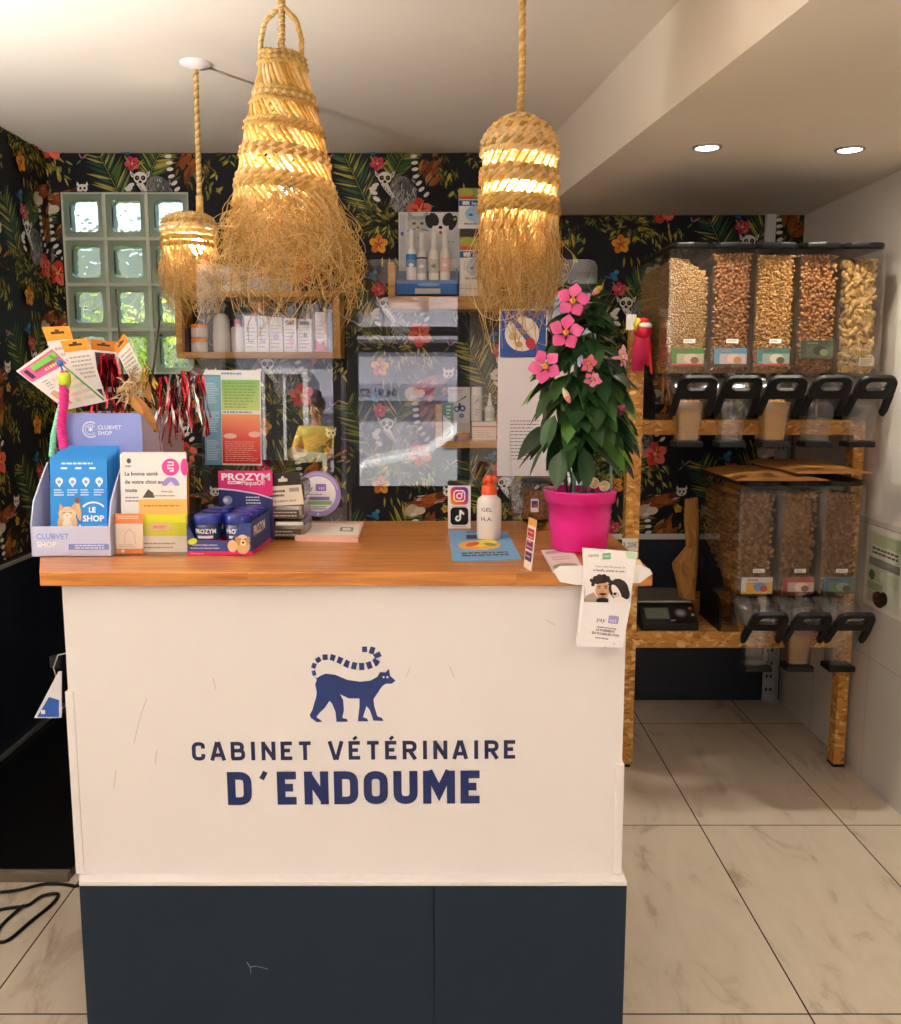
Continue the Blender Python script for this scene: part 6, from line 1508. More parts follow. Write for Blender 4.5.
# ============================================================ WALL SHELVES
SF = 4.09
def shelfbox(label, boards, loc, group=None):
    t = thing('wall_shelf', label, 'shelf', loc, group)
    for nm, a, b in boards:
        m = MB('shelfwood'); m.box(a, b); obj(nm, m, t, bevel=.002)
    return t
d1_ = lambda x, y: at(x, y, SF)
xa, xb, xc, xd = d1_(175.5, 330).x, d1_(182, 330).x, d1_(333, 330).x, d1_(340, 330).x
zt0, zt1, zb1, zb0 = d1_(250, 291).z, d1_(250, 297).z, d1_(250, 352).z, d1_(250, 358).z
BK = YB - .012
shelfbox('boxed wooden wall shelf of white jars and boxes under the small lamp', [('top_board', (xa, SF, zt1), (xd, BK, zt0)), ('bottom_board', (xa, SF, zb0), (xd, BK, zb1)), ('side_board', (xa, SF, zb1), (xb, BK, zt1)), ('side_board', (xc, SF, zb1), (xd, BK, zt1))], (xa, SF, zb0))
ws = sm_(SF + .02, 1.7)
def pbox(name, label, cat, px0, px1, pyt, z, Y, dep, base, draw=None, group=None, mat='P'):
    x0, x1, z1 = at(px0, pyt, Y).x, at(px1, pyt, Y).x, at(px0, pyt, Y).z
    b = MB(mat, base); b.box((x0, Y, z + .0008), (x1, Y + dep, z1)); b.M = Matrix.Translation((x0, Y, z)) @ FRONT; b.w = 2e-4; b.dw = 1e-4
    if draw: b.mat('P'); draw(b, x1 - x0, z1 - z)
    return solo(name, b, label, cat, ((x0 + x1) / 2, Y + dep / 2, z), group)
def pround(name, label, cat, pxc, rpx, pyt, z, Y, parts, group=None):
    """parts: (part name, material, colour, profile of (radius factor, height factor))"""
    R = rpx * sm_(Y, 1.6); c = Vector((at(pxc, pyt, Y).x, Y + R, z + .0008)); H = at(pxc, pyt, Y).z - z
    t = thing(name, label, cat, c, group)
    for nm, mt, cc, pf_ in parts: b = MB(mt, cc); b.lathe([(r * R, h * H) for r, h in pf_], c, 22); obj(nm, b, t)
    return t, c, R, H
def lab(b, w, h, c1='#c9c3cc', c2='#6c6874', seed=1, top=None):
    if top: b.rect(0, h * .78, w, h, top)
    b.lines(w * .1, w * .9, h * .1, h * .72, 6, c2, .3, seed); b.rect(w * .1, h * .74, w * .9, h * .77, c1)
YP = 4.13
g1 = 'products in the boxed wall shelf'
pbox('product_box', 'narrow dark purple pack at the left end of the boxed wall shelf', 'box', 184, 188, 328, zb1, YP, .08, '#4a3a4c', None, g1)
jw = 8.3
for k, (py, z) in enumerate(((338.0, zb1), (324, None))):
    if z is None: z = zlid
    t, c, R, H = pround('paste_jar', ('lower' if k == 0 else 'upper') + ' of the two stacked white jars with orange lids', 'jar', 197, jw, py, z, YP, [('body', 'G', '#ece6e2', [(.95, 0), (1, .05), (1, .68), (.94, .72)]), ('lid', 'G', '#ee8a32', [(1.02, .72), (1.03, .97), (.96, 1.0), (.1, 1.0)])], g1)
    zlid = z + H + .0016
t, c, R, H = pround('tablet_bottle', 'white dome-topped bottle in the boxed wall shelf', 'bottle', 219, 9.5, 313, zb1, YP, [('body', 'G', '#e6e2e4', [(.9, 0), (.95, .05), (.95, .50), (.85, .56)]), ('lid', 'G', '#dcd8dc', [(.9, .56), (.86, .82), (.7, .95), (.3, 1.0)])], g1)
t, c, R, H = pround('tablet_bottle', 'white jar with a pink cap in the boxed wall shelf', 'bottle', 236, 7, 318, zb1, YP, [('body', 'G', '#e9e4e6', [(.92, 0), (1, .05), (1, .70), (.8, .75)]), ('lid', 'G', '#e088ac', [(.55, .75), (.5, .96), (.2, 1.0)])], g1)
def Lb(b, w, h): lab(b, w, h, '#d8d2da', '#a9a4ae', 3); b.c = lin('#77727c'); stroke(b, [(w * .3, h * .72), (w * .3, h * .3), (w * .7, h * .3)], w * .07)
pbox('product_box', 'white box with a grey corner mark, left of the pair in the boxed shelf', 'box', 244, 256.5, 316, zb1, YP, .09, '#ece8ea', Lb, g1)
pbox('product_box', 'white box with a grey corner mark, right of the pair in the boxed shelf', 'box', 257.2, 268, 316, zb1, YP, .09, '#eeeaec', Lb, g1)
pbox('product_box', 'white box with a lilac blotch in the middle of the boxed shelf', 'box', 269, 282, 317, zb1, YP, .09, '#e8e3e8', lambda b, w, h: (lab(b, w, h, '#c8b8d4', '#b0a8b8', 5), b.ell(w * .5, h * .45, w * .2, h * .12, '#b9a3cc')), g1)
pbox('product_box', 'white box with a dark top and pink print in the boxed shelf', 'box', 283.5, 296, 318, zb1, YP, .09, '#ece8ea', lambda b, w, h: (lab(b, w, h, '#d8d0d8', '#a9a2ac', 7), b.rect(w * .15, h * .8, w * .85, h * .93, '#5a5466'), b.ell(w * .6, h * .3, w * .2, h * .09, '#e39ac0')), g1)
pbox('product_box', 'white box with a dark top and green dot in the boxed shelf', 'box', 297.5, 311, 319, zb1, YP, .09, '#ece8ea', lambda b, w, h: (lab(b, w, h, '#d8d0d8', '#a9a2ac', 8), b.rect(w * .15, h * .82, w * .85, h * .93, '#5a5466'), b.ell(w * .55, h * .52, w * .14, h * .08, '#8aa08c')), g1)
pbox('product_box', 'white and rose pack at the right of the boxed shelf', 'box', 315, 326, 312, zb1, YP, .08, '#eadfe2', lambda b, w, h: (lab(b, w, h, '#e0c8d0', '#b8a8b0', 9), b.poly([(0, 0), (w, 0), (w * .8, h * .32), (w * .4, h * .2), (0, h * .34)], '#d8607c')), g1)
pbox('product_box', 'slim violet-blue box at the right end of the boxed shelf', 'box', 327, 332.5, 312, zb1, YP, .08, '#7f86b8', None, g1)
g1b = 'boxes on top of the boxed wall shelf'
pbox('product_box', 'cream box on top of the boxed shelf, behind the lamp fringe', 'box', 203, 240, 266, zt0, YP, .1, '#dcd2c4', lambda b, w, h: b.lines(w * .1, w * .9, h * .2, h * .8, 4, '#b0a596', .3, 2), g1b)
pbox('product_box', 'pale grey box on top of the boxed shelf, right of the cream one', 'box', 247, 292, 268, zt0, YP, .1, '#aab0b4', lambda b, w, h: (b.rect(w * .05, h * .1, w * .45, h * .9, '#c4c8c8'), b.lines(w * .5, w * .95, h * .2, h * .8, 4, '#8a9096', .3, 3)), g1b)

# upper right shelf
xa, xb, xd = d1_(388, 280).x, d1_(395, 280).x, d1_(545, 300).x
zb1, zb0, zs = d1_(440, 296).z, d1_(440, 309).z, d1_(390, 262).z
shelfbox('wooden wall shelf of spray bottles behind the right screen', [('bottom_board', (xa, SF, zb0), (xd, BK, zb1)), ('side_board', (xa, SF, zb1), (xb, BK, zs)), ('side_board', (xd - .025, SF, zb1), (xd, BK, zs))], (xa, SF, zb0))
t = thing('bottle_display', 'blue spray bottle display with a cat and dog printed on its back card', 'display box', (at(428, 294, 4.12).x, 4.12, zb1))
x0, x1 = at(396, 290, 4.115).x, at(457, 290, 4.115).x; zt_ = at(400, 268, 4.115).z
m = MB('P', '#2f6fc0'); m.box((x0, 4.115, zb1 + .006), (x1, 4.119, zt_ - .05)); m.box((x0, 4.119, zb1 + .006), (x0 + .004, 4.22, zt_)); m.box((x1 - .004, 4.119, zb1 + .006), (x1, 4.22, zt_)); m.box((x0, 4.115, zb1 + .006), (x1, 4.22, zb1 + .010))
m.M = Matrix.Translation((0, 4.1145, 0)) @ FRONT; m.rect((x0 + x1) / 2 - .05, zb1 + .012, (x0 + x1) / 2 + .06, zb1 + .034, '#d9d2c8'); m.ell((x0 + x1) / 2 + .01, zb1 + .05, .05, .007, '#7fb0e0')
m.M = Matrix.Identity(4); m.mat('black')
for x in (x0 + .004, x1 - .034): m.box((x, 4.12, zb1 + .0008), (x + .03, 4.2, zb1 + .006))
obj('tray', m, t)
m = MB('P', '#e6e6ea'); p0, p1 = at(399, 292, 4.225), at(459.5, 212, 4.225); m.M = Matrix.Translation((p0.x, 4.225, 0)) @ FRONT; W = p1.x - p0.x; zt2 = p1.z
m.prism([(0, zb1 + .008), (W, zb1 + .008), (W, zt2), (0, zt2)], -.003, 0); m.w = 3e-4; m.dw = 1e-4; H = zt2 - zb1
m.rect(0, zb1 + .008, W, zb1 + .12, '#2f6fc0'); m.rect(.006, zb1 + .12, .03, zt2 - .01, '#d2d6e2'); m.rect(.01, zt2 - .10, .022, zt2 - .085, '#2f6fc0')
def pet(x, y, s, dog):
    if dog:
        m.ell(x, y, .042 * s, .048 * s, '#f2efec'); m.ell(x - .03 * s, y + .02 * s, .022 * s, .03 * s, '#2b2928', .5); m.ell(x + .032 * s, y + .02 * s, .022 * s, .03 * s, '#2b2928', -.5); m.ell(x - .05 * s, y + .01 * s, .016 * s, .03 * s, '#222222', .3); m.ell(x + .055 * s, y + .005 * s, .016 * s, .034 * s, '#222222', -.4)
        m.ell(x, y - .018 * s, .02 * s, .018 * s, '#f8f6f4'); m.ell(x, y - .014 * s, .009 * s, .007 * s, '#191717'); m.ell(x, y - .036 * s, .007 * s, .008 * s, '#d8526a')
        for d in (-1, 1): m.ell(x + d * .016 * s, y + .01 * s, .005 * s, .005 * s, '#14110f')
    else:
        m.ell(x, y, .046 * s, .04 * s, '#cfcfd0')
        for d in (-1, 1): m.poly([(x + d * .012 * s, y + .03 * s), (x + d * .046 * s, y + .015 * s), (x + d * .044 * s, y + .062 * s)], '#b4b4b6'); m.ell(x + d * .017 * s, y + .006 * s, .008 * s, .006 * s, '#5b6a52'); m.ell(x + d * .03 * s, y - .022 * s, .022 * s, .003 * s, '#8a8a8c', d * -.2)
        for k in range(5): m.rect(x - .02 * s + .009 * s * k, y + .02 * s, x - .017 * s + .009 * s * k, y + .036 * s, '#77777a')
        m.ell(x, y - .012 * s, .006 * s, .004 * s, '#8a5a5a'); m.ell(x, y - .05 * s, .05 * s, .02 * s, '#dcdcdc')
q = at(418, 222, 4.225); pet(q.x - p0.x, q.z - .012, 1.0, False); q = at(440.5, 223, 4.225); pet(q.x - p0.x, q.z - .005, 1.0, True); m.ell(W - .02, zt2 - .03, .008, .006, '#a9c84a', .6)
r = random.Random(4)
for k in range(12): m.ell(r.uniform(.04, W - .01), r.uniform(zb1 + .13, zt2 - .1), .003, .004, '#aaaab4')
obj('back_card', m, t)
g2 = 'white spray bottles in the blue display'
for i, (px, base, bc, lbl) in enumerate(((411, '#ece9ea', '#3a78b8', 'white spray bottle with a blue label, first from the left in the display'), (421.5, '#eae7e8', '#b8b4c4', 'white spray bottle with a dark ring and grey label, second in the display'), (433.5, '#f2efec', '#b9c0b8', 'white spray bottle with a grey-green label, third in the display'), (445, '#f2edea', '#ecb8b0', 'white spray bottle with a pink label, rightmost in the display'))):
    b_t = at(px, (229, 232, 231, 229)[i], 4.14).z
    tt, c, R, H = pround('spray_bottle', lbl, 'bottle', px, 5.2, (229, 232, 231, 229)[i], zb1 + .011, 4.142, [('body', 'G', base, [(.95, 0), (1, .02), (1, .60), (.85, .68), (.5, .72)]), ('cap', 'G', '#f4f2f2', [(.52, .72), (.5, .95), (.35, 1.0)])], g2)
    b = MB('G', bc); b.lathe([(1.012 * R, (.34 if i != 0 else .42) * H), (1.012 * R, .56 * H if i else .62 * H)], c, 22, caps=False)
    if i == 1: b.col('#3a3a46'); b.lathe([(1.02 * R, .57 * H), (1.02 * R, .60 * H)], c, 22, caps=False)
    b.col('#f5f3f4' if i != 2 else '#55605a'); b.M = Matrix.Translation((c.x, c.y - R * 1.03, c.z + H * .45)) @ FRONT; b.ell(0, 0, R * .45, R * .35)
    obj('label', b, tt)
def sero(k):
    def d(b, w, h):
        b.rect(0, h * .72, w, h, '#8a9a4a'); b.ell(w * .2, h * .88, w * .22, h * .12, '#b0b04a'); b.rect(0, h * .72, w * .42, h * .80, '#d8564a')
        if k: b.ell(w * .6, h * .86, w * .10, h * .07, '#e8e2d8'); b.ell(w * .55, h * .90, w * .05, h * .06, '#4a8a3a')
        else: b.ell(w * .62, h * .87, w * .16, h * .11, '#e3d2b8'); b.ell(w * .62, h * .84, w * .06, h * .04, '#f6efe4'); b.ell(w * .62, h * .845, w * .022, h * .016, '#2a1f1a'); b.ell(w * .5, h * .88, w * .05, h * .07, '#b98a5a'); b.ell(w * .74, h * .88, w * .05, h * .07, '#b98a5a')
        b.rect(0, h * .56, w, h * .70, '#1d5a9c'); b.rect(w * .10, h * .585, w * .30, h * .675, '#dfe8f4'); b.text('Sere', w * .36, h * .592, h * .075, '#f2f6fb', .02)
        b.ell(w * .55, h * .36, w * .38, h * .22, '#a8c6ea'); b.ell(w * .34, h * .34, w * .06, h * .03, '#3a6aa8'); b.ell(w * .58, h * .36, w * .05, h * .03, '#3a6aa8'); b.lines(w * .15, w * .9, h * .08, h * .16, 1, '#8a94a4', .5, 2)
    return d
x1b = 512; z_ = at(470, 283, 4.13).z
pbox('collar_box', 'flat white carton under the two blue-banded collar boxes', 'box', 459.5, 497, 284, zb1, 4.125, .12, '#eceae6', lambda b, w, h: b.rect(0, h * .62, w, h * .68, '#b8b4ae'), 'boxes beside the spray bottles')
zz = at(470, 284, 4.125).z + .001
pbox('collar_box', 'lower blue-banded collar box on the wall shelf, with a green picture', 'box', 460, 495, 237, zz, 4.135, .1, '#eef0f2', sero(1), 'boxes beside the spray bottles')
z3 = at(470, 237, 4.135).z + .001
pbox('collar_box', 'dark block standing in for the shaded gap between the two blue-banded collar boxes', 'box', 460, 495, 229, z3, 4.137, .09, '#3a3430', None, 'boxes beside the spray bottles')  # dark filler: the gap's shade is put into its colour
z4 = at(470, 229, 4.137).z + .001
pbox('collar_box', 'topmost blue-banded collar box with a puppy picture', 'box', 459, 494, 188, z4, 4.135, .1, '#eef0f2', sero(0), 'boxes beside the spray bottles')

# small lower shelf
xa, xb, xd = d1_(435.5, 430).x, d1_(442, 430).x, d1_(545, 440).x
zb1, zb0, zs = d1_(470, 441).z, d1_(470, 448).z, d1_(438, 405).z
shelfbox('small wooden wall shelf left of the price list', [('bottom_board', (xa, SF, zb0), (xd, BK, zb1)), ('side_board', (xa, SF, zb1), (xb, BK, zs)), ('side_board', (xd - .028, SF, zb1), (xd, BK, zs))], (xa, SF, zb0))
g3 = 'products on the small wall shelf'
pbox('product_box', 'tall green and white box at the left of the small wall shelf', 'box', 443, 453.5, 403, zb1, 4.10, .05, '#2f7a4c', lambda b, w, h: (b.rect(0, 0, w, h * .42, '#dfe4dc'), b.poly([(0, h * .42), (w, h * .42), (0, h * .7)], '#e4e8e0'), b.lines(w * .35, w * .75, h * .5, h * .95, 5, '#d8ecd8', .4, 1), b.poly([(w * .2, h * .1), (w * .7, h * .3), (w * .8, h * .22)], '#3a4a3a')), g3)
pbox('product_box', 'flat grey-white box lying under the scissors box', 'box', 454.5, 470, 424, zb1, 4.15, .10, '#c9c4c4', None, g3)
zq_ = at(460, 424, 4.15).z + .001
def sciss(b, w, h):
    b.lines(w * .1, w * .7, h * .84, h * .93, 2, '#9a96a4', .35, 1); b.poly([(w * .3, h * .55), (w * .85, h * .78), (w * .82, h * .72)], '#4a4a58'); b.ringp(w * .40, h * .40, w * .14, w * .07, '#2f3f94', 14); b.ringp(w * .66, h * .42, w * .14, w * .07, '#2f3f94', 14); b.ringp(w * .62, h * .22, w * .10, w * .04, '#2f3f94', 14); b.rect(w * .48, h * .4, w * .58, h * .56, '#2f3f94')
pbox('product_box', 'white box with blue scissors printed on it', 'box', 448, 470, 387, zq_, 4.155, .08, '#e2dfe6', sciss, g3)
t, c, R, H = pround('balm_tin', 'small round orange and lilac tin on the small wall shelf', 'tin', 463, 7.2, 433.5, zb1, 4.10, [('base', 'G', '#c48aa8', [(1, 0), (1, .5)]), ('lid', 'G', '#e89a4a', [(1.02, .5), (1.02, .95), (.95, 1.0), (.1, 1.0)])], g3)
pbox('product_box', 'white and salmon carton on the small wall shelf', 'box', 472.5, 496.5, 422, zb1, 4.115, .1, '#efe0dc', lambda b, w, h: (b.rect(0, h * .72, w, h * .80, '#d8705a'), b.rect(w * .05, h * .1, w * .6, h * .62, '#f4ece8'), b.lines(w * .08, w * .9, h * .15, h * .6, 4, '#c98a7a', .3, 2)), g3)
zq_ = at(480, 422, 4.115).z + .001
t, c, R, H = pround('spray_can', 'white spray can standing on the salmon carton', 'can', 477, 5.6, 387, zq_, 4.14, [('body', 'G', '#dedbe0', [(.98, 0), (1, .02), (1, .74), (.96, .76)]), ('cap', 'G', '#efedf0', [(.97, .76), (.97, .97), (.85, 1.0)])], g3)
b = MB('P', '#6a6874'); b.M = Matrix.Translation((c.x, c.y - R * 1.01, c.z)) @ FRONT; b.lines(-R * .4, R * .5, H * .15, H * .38, 3, '#77747f', .3, 1); b.poly([(-R * .5, H * .5), (R * .3, H * .68), (R * .2, H * .6)], '#4a4858'); obj('label', b, t)
t, c, R, H = pround('dropper_bottle', 'white dropper bottle standing on the salmon carton', 'bottle', 490, 5, 393, zq_, 4.14, [('body', 'G', '#e2e4e0', [(.95, 0), (1, .03), (1, .46), (.5, .56)]), ('cap', 'G', '#f0efee', [(.5, .56), (.48, .70), (.3, .72), (.22, .97), (.1, 1.0)])], g3)
b = MB('G', '#c3ccb8'); b.lathe([(1.02 * R, .1 * H), (1.02 * R, .36 * H)], c, 20, caps=False); obj('label', b, t)

# ============================================================ OSB UNIT WITH FOOD DISPENSERS
YO = 3.50
un = thing('dispenser_stand', 'oriented strand board stand carrying the pet food dispensers', 'stand', (1.15, 3.85, 0))
def ob(nm, a, b): m = MB('osb'); m.box(a, b); return obj(nm, m, un, bevel=.0015)
pl0, pl1 = at(624.5, 560, YO).x, at(638.5, 560, YO).x
zpt = at(630, 318, YO).z
ob('post', (pl0, YO, .012), (pl1, YO + .06, zpt)); ob('post', (1.535, YO, .012), (1.578, YO + .06, 1.36))
z1_, z0_ = at(740, 420, YO).z, at(740, 435, YO).z
ob('shelf_board', (pl1, YO + .002, z0_), (1.535, YB - .07, z1_))
zs1, zs0 = at(690, 632, YO).z, at(690, 648, YO).z
ob('shelf_board', (pl1, YO + .002, zs0), (1.535, YB - .07, zs1))
m = MB('black')
for x in (pl0, 1.535): m.box((x, YO, 0), (x + .045, YO + .06, .012))
obj('foot', m, un)
# galvanised slotted upright in the corner
m = MB('steel'); x = 1.512
m.box((x, YB - .02, 0), (x + .06, YB - .017, 1.36)); m.box((x + .057, YB - .06, 0), (x + .06, YB - .02, 1.36)); m.mat('blackm'); m.M = Matrix.Translation((0, YB - .0203, 0)) @ FRONT
for k in range(20):
    for dx in (.018, .038): m.ell(x + dx, .06 + k * .064, .0055, .009, None)
m.M = Matrix(((0, 0, -1, x + .0567), (-1, 0, 0, 0), (0, 1, 0, 0), (0, 0, 0, 1)))
solo('slotted_upright', m, 'galvanised slotted steel upright in the back right corner', 'upright', (x, YB - .02, 0))

YD = 3.30
dz1, dz0 = at(690, 249, YD).z, at(690, 376, YD).z
DW = .1575; DX = [at(668, 300, YD).x]
DW = (at(884, 300, YD).x - DX[0]) / 5 - .0015
DX = [DX[0] + i * (DW + .0015) for i in range(5)]
DDP = .50
def hopper_mesh(H):
    """clear hopper: side profile extruded across, hollow"""
    b = MB('clearp'); pr = [(0, 0), (0, H), (DDP, H), (DDP, .14), (.16, -.10), (.03, -.10)]
    b.M = Matrix(((0, 0, 1, 0), (1, 0, 0, 0), (0, 1, 0, 0), (0, 0, 0, 1))); n = len(pr)
    b.prism(pr, 0, DW)
    b.M = Matrix.Identity(4)
    for x in (.0, DW - .004): b.box((x, -.006, .0), (x + .004, .0, H)); 
    b.box((.004, -.003, 0.0), (.012, 0, H)); b.box((DW - .012, -.003, 0), (DW - .004, 0, H))
    return b
def dispenser(i, x0, zb, H, legz, label, group, fillc, draw, tagdraw=True, lab_z=.035):
    P0 = Vector((x0, YD, zb))
    t = thing('food_dispenser', label, 'food dispenser', P0, group)
    def put(nm, b, bevel=0):
        key = (nm, round(H, 3))
        if key not in DCACHE:
            DCACHE[key] = meshdata(nm, b, (0, 0, 0))
        o = bpy.data.objects.new(nm, DCACHE[key]); link(o, t)
        if bevel: q = o.modifiers.new('bevel', 'BEVEL'); q.width = bevel; q.segments = 2; q.limit_method = 'ANGLE'
        return o
    put('hopper', hopper_mesh(H))
    b = MB('black'); b.M = Matrix.Translation((0, 0, H + .001)); b.prism([(.001, DDP + .005), (.001, .012), (.02, -.016), (DW / 2, -.030), (DW - .02, -.016), (DW - .001, .012), (DW - .001, DDP + .005)], 0, .020); put('lid', b, .006)
    cx = DW / 2; b = MB('clearh'); secs = []
    for z, w, y0, y1 in ((.0, .142, -.004, .05), (-.03, .138, -.055, .04), (-.085, .124, -.085, .02), (-.13, .098, -.080, .01), (-.185, .086, -.062, .005), (-.225, .086, -.060, .005)):
        secs.append([(cx + p[0], p[1], z) for p in rr(-w / 2, y0, w / 2, y1, .018, 3)])
    n = len(secs[0]); vs = [p for s in secs for p in s]; b.add(vs, [(a * n + k, a * n + (k + 1) % n, (a + 1) * n + (k + 1) % n, (a + 1) * n + k) for a in range(len(secs) - 1) for k in range(n)], True); put('spout', b)
    b = MB('black'); b.box((cx - .048, -.072, -.246), (cx + .048, .012, -.2255)); put('foot', b, .004)
    # flip handle: loop plate with two legs, leaning out towards the customer
    b = MB('black'); A = Matrix.Translation((cx, -.080, -.115)) @ Matrix.Rotation(-.02, 4, 'Z') @ Matrix(((1, 0, 0, 0), (0, -.66, -.75, 0), (0, .75, -.66, 0), (0, 0, 0, 1)))
    b.M = A; hh = .150
    o_ = []; i_ = []
    for p in rr(-.062, .055, .062, hh, .03, 5): k = 1 + .17 * (1 - (p[1] - .05) / .1); o_.append((p[0] * k, p[1]))
    for p in rr(-.035, .093, .035, .131, .018, 5): i_.append(p)
    b.ring_prism(o_, i_, -.009, .009)
    for s in (-1, 1): b.prism([(s * .071, .072), (s * .074, .0), (s * .068, -.028), (s * .052, -.02), (s * .046, .058)], -.009, .009)
    put('handle', b, .003)
    b = MB('black'); b.M = Matrix(((0, 0, 1, 0), (1, 0, 0, 0), (0, 1, 0, 0), (0, 0, 0, 1)))
    for xx in (.006, DW - .016): b.prism([(.21, -legz), (DDP - .02, -legz), (DDP - .02, .10), (.21, -.07)], xx, xx + .010)
    put('stand_leg', b)
    b = MB('clearp'); b.M = Matrix.Translation((.004, -.0075, lab_z - .006)) @ FRONT; b.prism([(0, 0), (DW - .008, 0), (DW - .008, .074), (0, .074)], -.0012, 0); obj_ = put('label_pocket' + str(lab_z), b); obj_.name = 'label_pocket'
    b = MB('P', '#d8d8d0'); b.M = Matrix.Translation((.018, -.0045, lab_z)) @ FRONT; b.w = 2e-4; b.dw = 1e-4
    w, h = DW - .036, .06
    draw(b, w, h)
    if tagdraw: b.prism([(w * .35, .078), (w * .72, .078), (w * .72, .092), (w * .35, .092)], -.0005, 0); b.w += 2e-4; b.rect(w * .35, .078, w * .72, .092, '#e6e2d8'); b.lines(w * .39, w * .7, .080, .090, 2, '#77706a', .4, i)
    q = bpy.data.objects.new('label_card', meshdata('label_card', b, (0, 0, 0))); link(q, t)
    return t
DCACHE = {}
def fill(i, x0, zb, top, r, col, label, seed, left=False, slope=0, spout=False, big=False):
    """kibble: a solid heap with loose pieces showing at the clear faces"""
    k = random.Random(seed); b = MB('kibble', col[0]); e = .005 + r[0] * 2.3
    P = [(e, .012), (e, top), (DDP - e, top), (DDP - e, .16 + e), (.24, .012)]
    b.M = Matrix.Translation((x0, YD, zb)) @ Matrix(((0, 0, 1, 0), (1, 0, 0, 0), (0, 1, 0, 0), (0, 0, 0, 1)))
    if slope: 
        for xx0, xx1, dt in ((e, DW / 2, 0), (DW / 2, DW - e, -slope * .5)): b.prism([(p[0], p[1] + (dt if p[1] == top else 0)) for p in P], xx0, xx1)
    else: b.prism(P, e, DW - e)
    b.M = Matrix.Translation((x0, YD, zb)); st = r[0] * 1.42
    nx, nz = int((DW - .008) / st), int((top + .05) / (st * .9))
    def one(p):
        b.col(k.choice(col))
        if big:
            # curled pieces
            a = k.uniform(0, 6); R_ = Euler((k.uniform(-.6, .6), a, k.uniform(-.6, .6))).to_matrix(); c = Vector(p)
            pts = [c + R_ @ Vector((r[0] * 1.5 * math.cos(t), 0, r[0] * 1.5 * math.sin(t))) for t in (0, .7, 1.4, 2.1, 2.8)]; b.tube(pts, [r[0] * .5, r[0] * .75, r[0] * .8, r[0] * .75, r[0] * .5], 6)
        else: b.blob(p, (r[0] * k.uniform(.75, 1.0), r[1] * k.uniform(.75, 1.0), r[2] * k.uniform(.75, 1.0)), (k.uniform(0, 3), k.uniform(0, 3), k.uniform(0, 3)))
    m1 = .006 + (r[0] if not big else r[0] * 2.4)
    for ix in range(nx):
        for iz in range(nz):
            x = m1 + (DW - 2 * m1) * (ix + .5 * (iz % 2) + .25) / nx + k.uniform(-.5, .5) * st; x = max(m1, min(DW - m1, x)); z = .014 + r[0] + iz * st * .9 + k.uniform(-.45, .45) * st; z = max(z, .013 + r[0])
            if z > top - slope * max(0, (x / DW - .25) / .75) ** 1.5: continue
            one((x, m1 - .0005 + k.uniform(0, .8) * r[0], z))
    if left:
        ny = int(.58 / (st * 1.25)); nz2 = int(top / (st * 1.25))
        for iy in range(ny):
            for iz in range(nz2):
                y = m1 + iy * st * 1.25 + k.uniform(-.3, .3) * st; z = .0 + iz * st * 1.25 + k.uniform(-.3, .3) * st
                if z < .15 * max(0, (y - .12)) / .4 + m1 * 1.3 or y > DDP - m1 * 1.5: continue
                one((m1 - .0005, y, z))
    nt = int((DW - .02) / (st * 1.1))
    for ix in range(nt):
        for iy in range(4): x = m1 + (DW - 2 * m1) * ix / max(1, nt - 1); one((x, m1 + iy * st * 1.4 + k.uniform(0, .5) * st, top - slope * max(0, (x / DW - .25) / .75) ** 1.5 + k.uniform(-.3, .3) * r[0]))
    if spout:
        cx = DW / 2; b.col(col[0]); secs = []
        for z, w, y0, y1 in ((-.09, .106, -.066, .012), (-.13, .086, -.062, .004), (-.185, .074, -.054, 0), (-.220, .074, -.052, 0)): secs.append([(cx + p[0], p[1], z) for p in rr(-w / 2, y0, w / 2, y1, .016, 3)])
        n = len(secs[0]); vs = [p for s in secs for p in s]; b.add(vs, [(a * n + q, a * n + (q + 1) % n, (a + 1) * n + (q + 1) % n, (a + 1) * n + q) for a in range(3) for q in range(n)] + [tuple(range(n))], True)
        for q in range(60): one((cx + k.uniform(-.038, .038), k.uniform(-.048, -.004), -.092 + k.uniform(0, .006)))
    solo('kibble', b, label, 'pet food', (x0 + DW / 2, YD, zb), 'pet food in the dispensers', 'stuff')
def lc(*cs):
    def d(b, w, h):
        b.prism([(0, 0), (w, 0), (w, h), (0, h)], -.0008, 0); b.w = 3e-4; b.rect(0, 0, w, h, cs[0]); b.rect(0, h * .7, w, h, cs[1]); b.ell(w * .6, h * .42, w * .22, h * .28, cs[2]); b.ell(w * .72, h * .32, w * .13, h * .2, cs[3]); b.rect(0, 0, w * .16, h, cs[1]); b.rect(0, 0, w, h * .12, cs[4]); b.lines(w * .2, w * .7, h * .76, h * .94, 1, cs[3], .5, 2)
    return d
HU = dz1 - dz0; gU = 'upper row of food dispensers'
info = [('first from the left in the upper row, pale kibble and a green card', ['#ad8a5a', '#ba986a', '#a07d4e'], (.0052,) * 3, .335, lc('#c9c4a8', '#4a8a3a', '#e8d8c0', '#8a5a3a', '#c8452e'), 0.035),
        ('second from the left in the upper row, brown kibble and a blue-edged card', ['#946640', '#a4744a', '#875a36'], (.0072,) * 3, .415, lc('#c8b8c0', '#5a9ac0', '#e8c8b8', '#c8906a', '#6a4a4a'), 0.035),
        ('third from the left in the upper row, golden kibble and a teal card', ['#b08650', '#bf955c', '#a27844'], (.0064,) * 3, .41, lc('#a8b8a8', '#4a8a8c', '#e8e4d8', '#6a6a4a', '#c84a3a'), 0.035),
        ('fourth from the left in the upper row, brown kibble, dark green card', ['#9c6c42', '#ac7a4e', '#8c5f38'], (.0085, .0085, .006), .41, lc('#55624a', '#3a4a3a', '#2a2a28', '#8a9a6a', '#4a5a3a'), 0.062),
        ('rightmost in the upper row, large curled golden pieces', ['#a98850', '#b89660', '#977540'], (.0095,) * 3, .385, None, 0.035)]
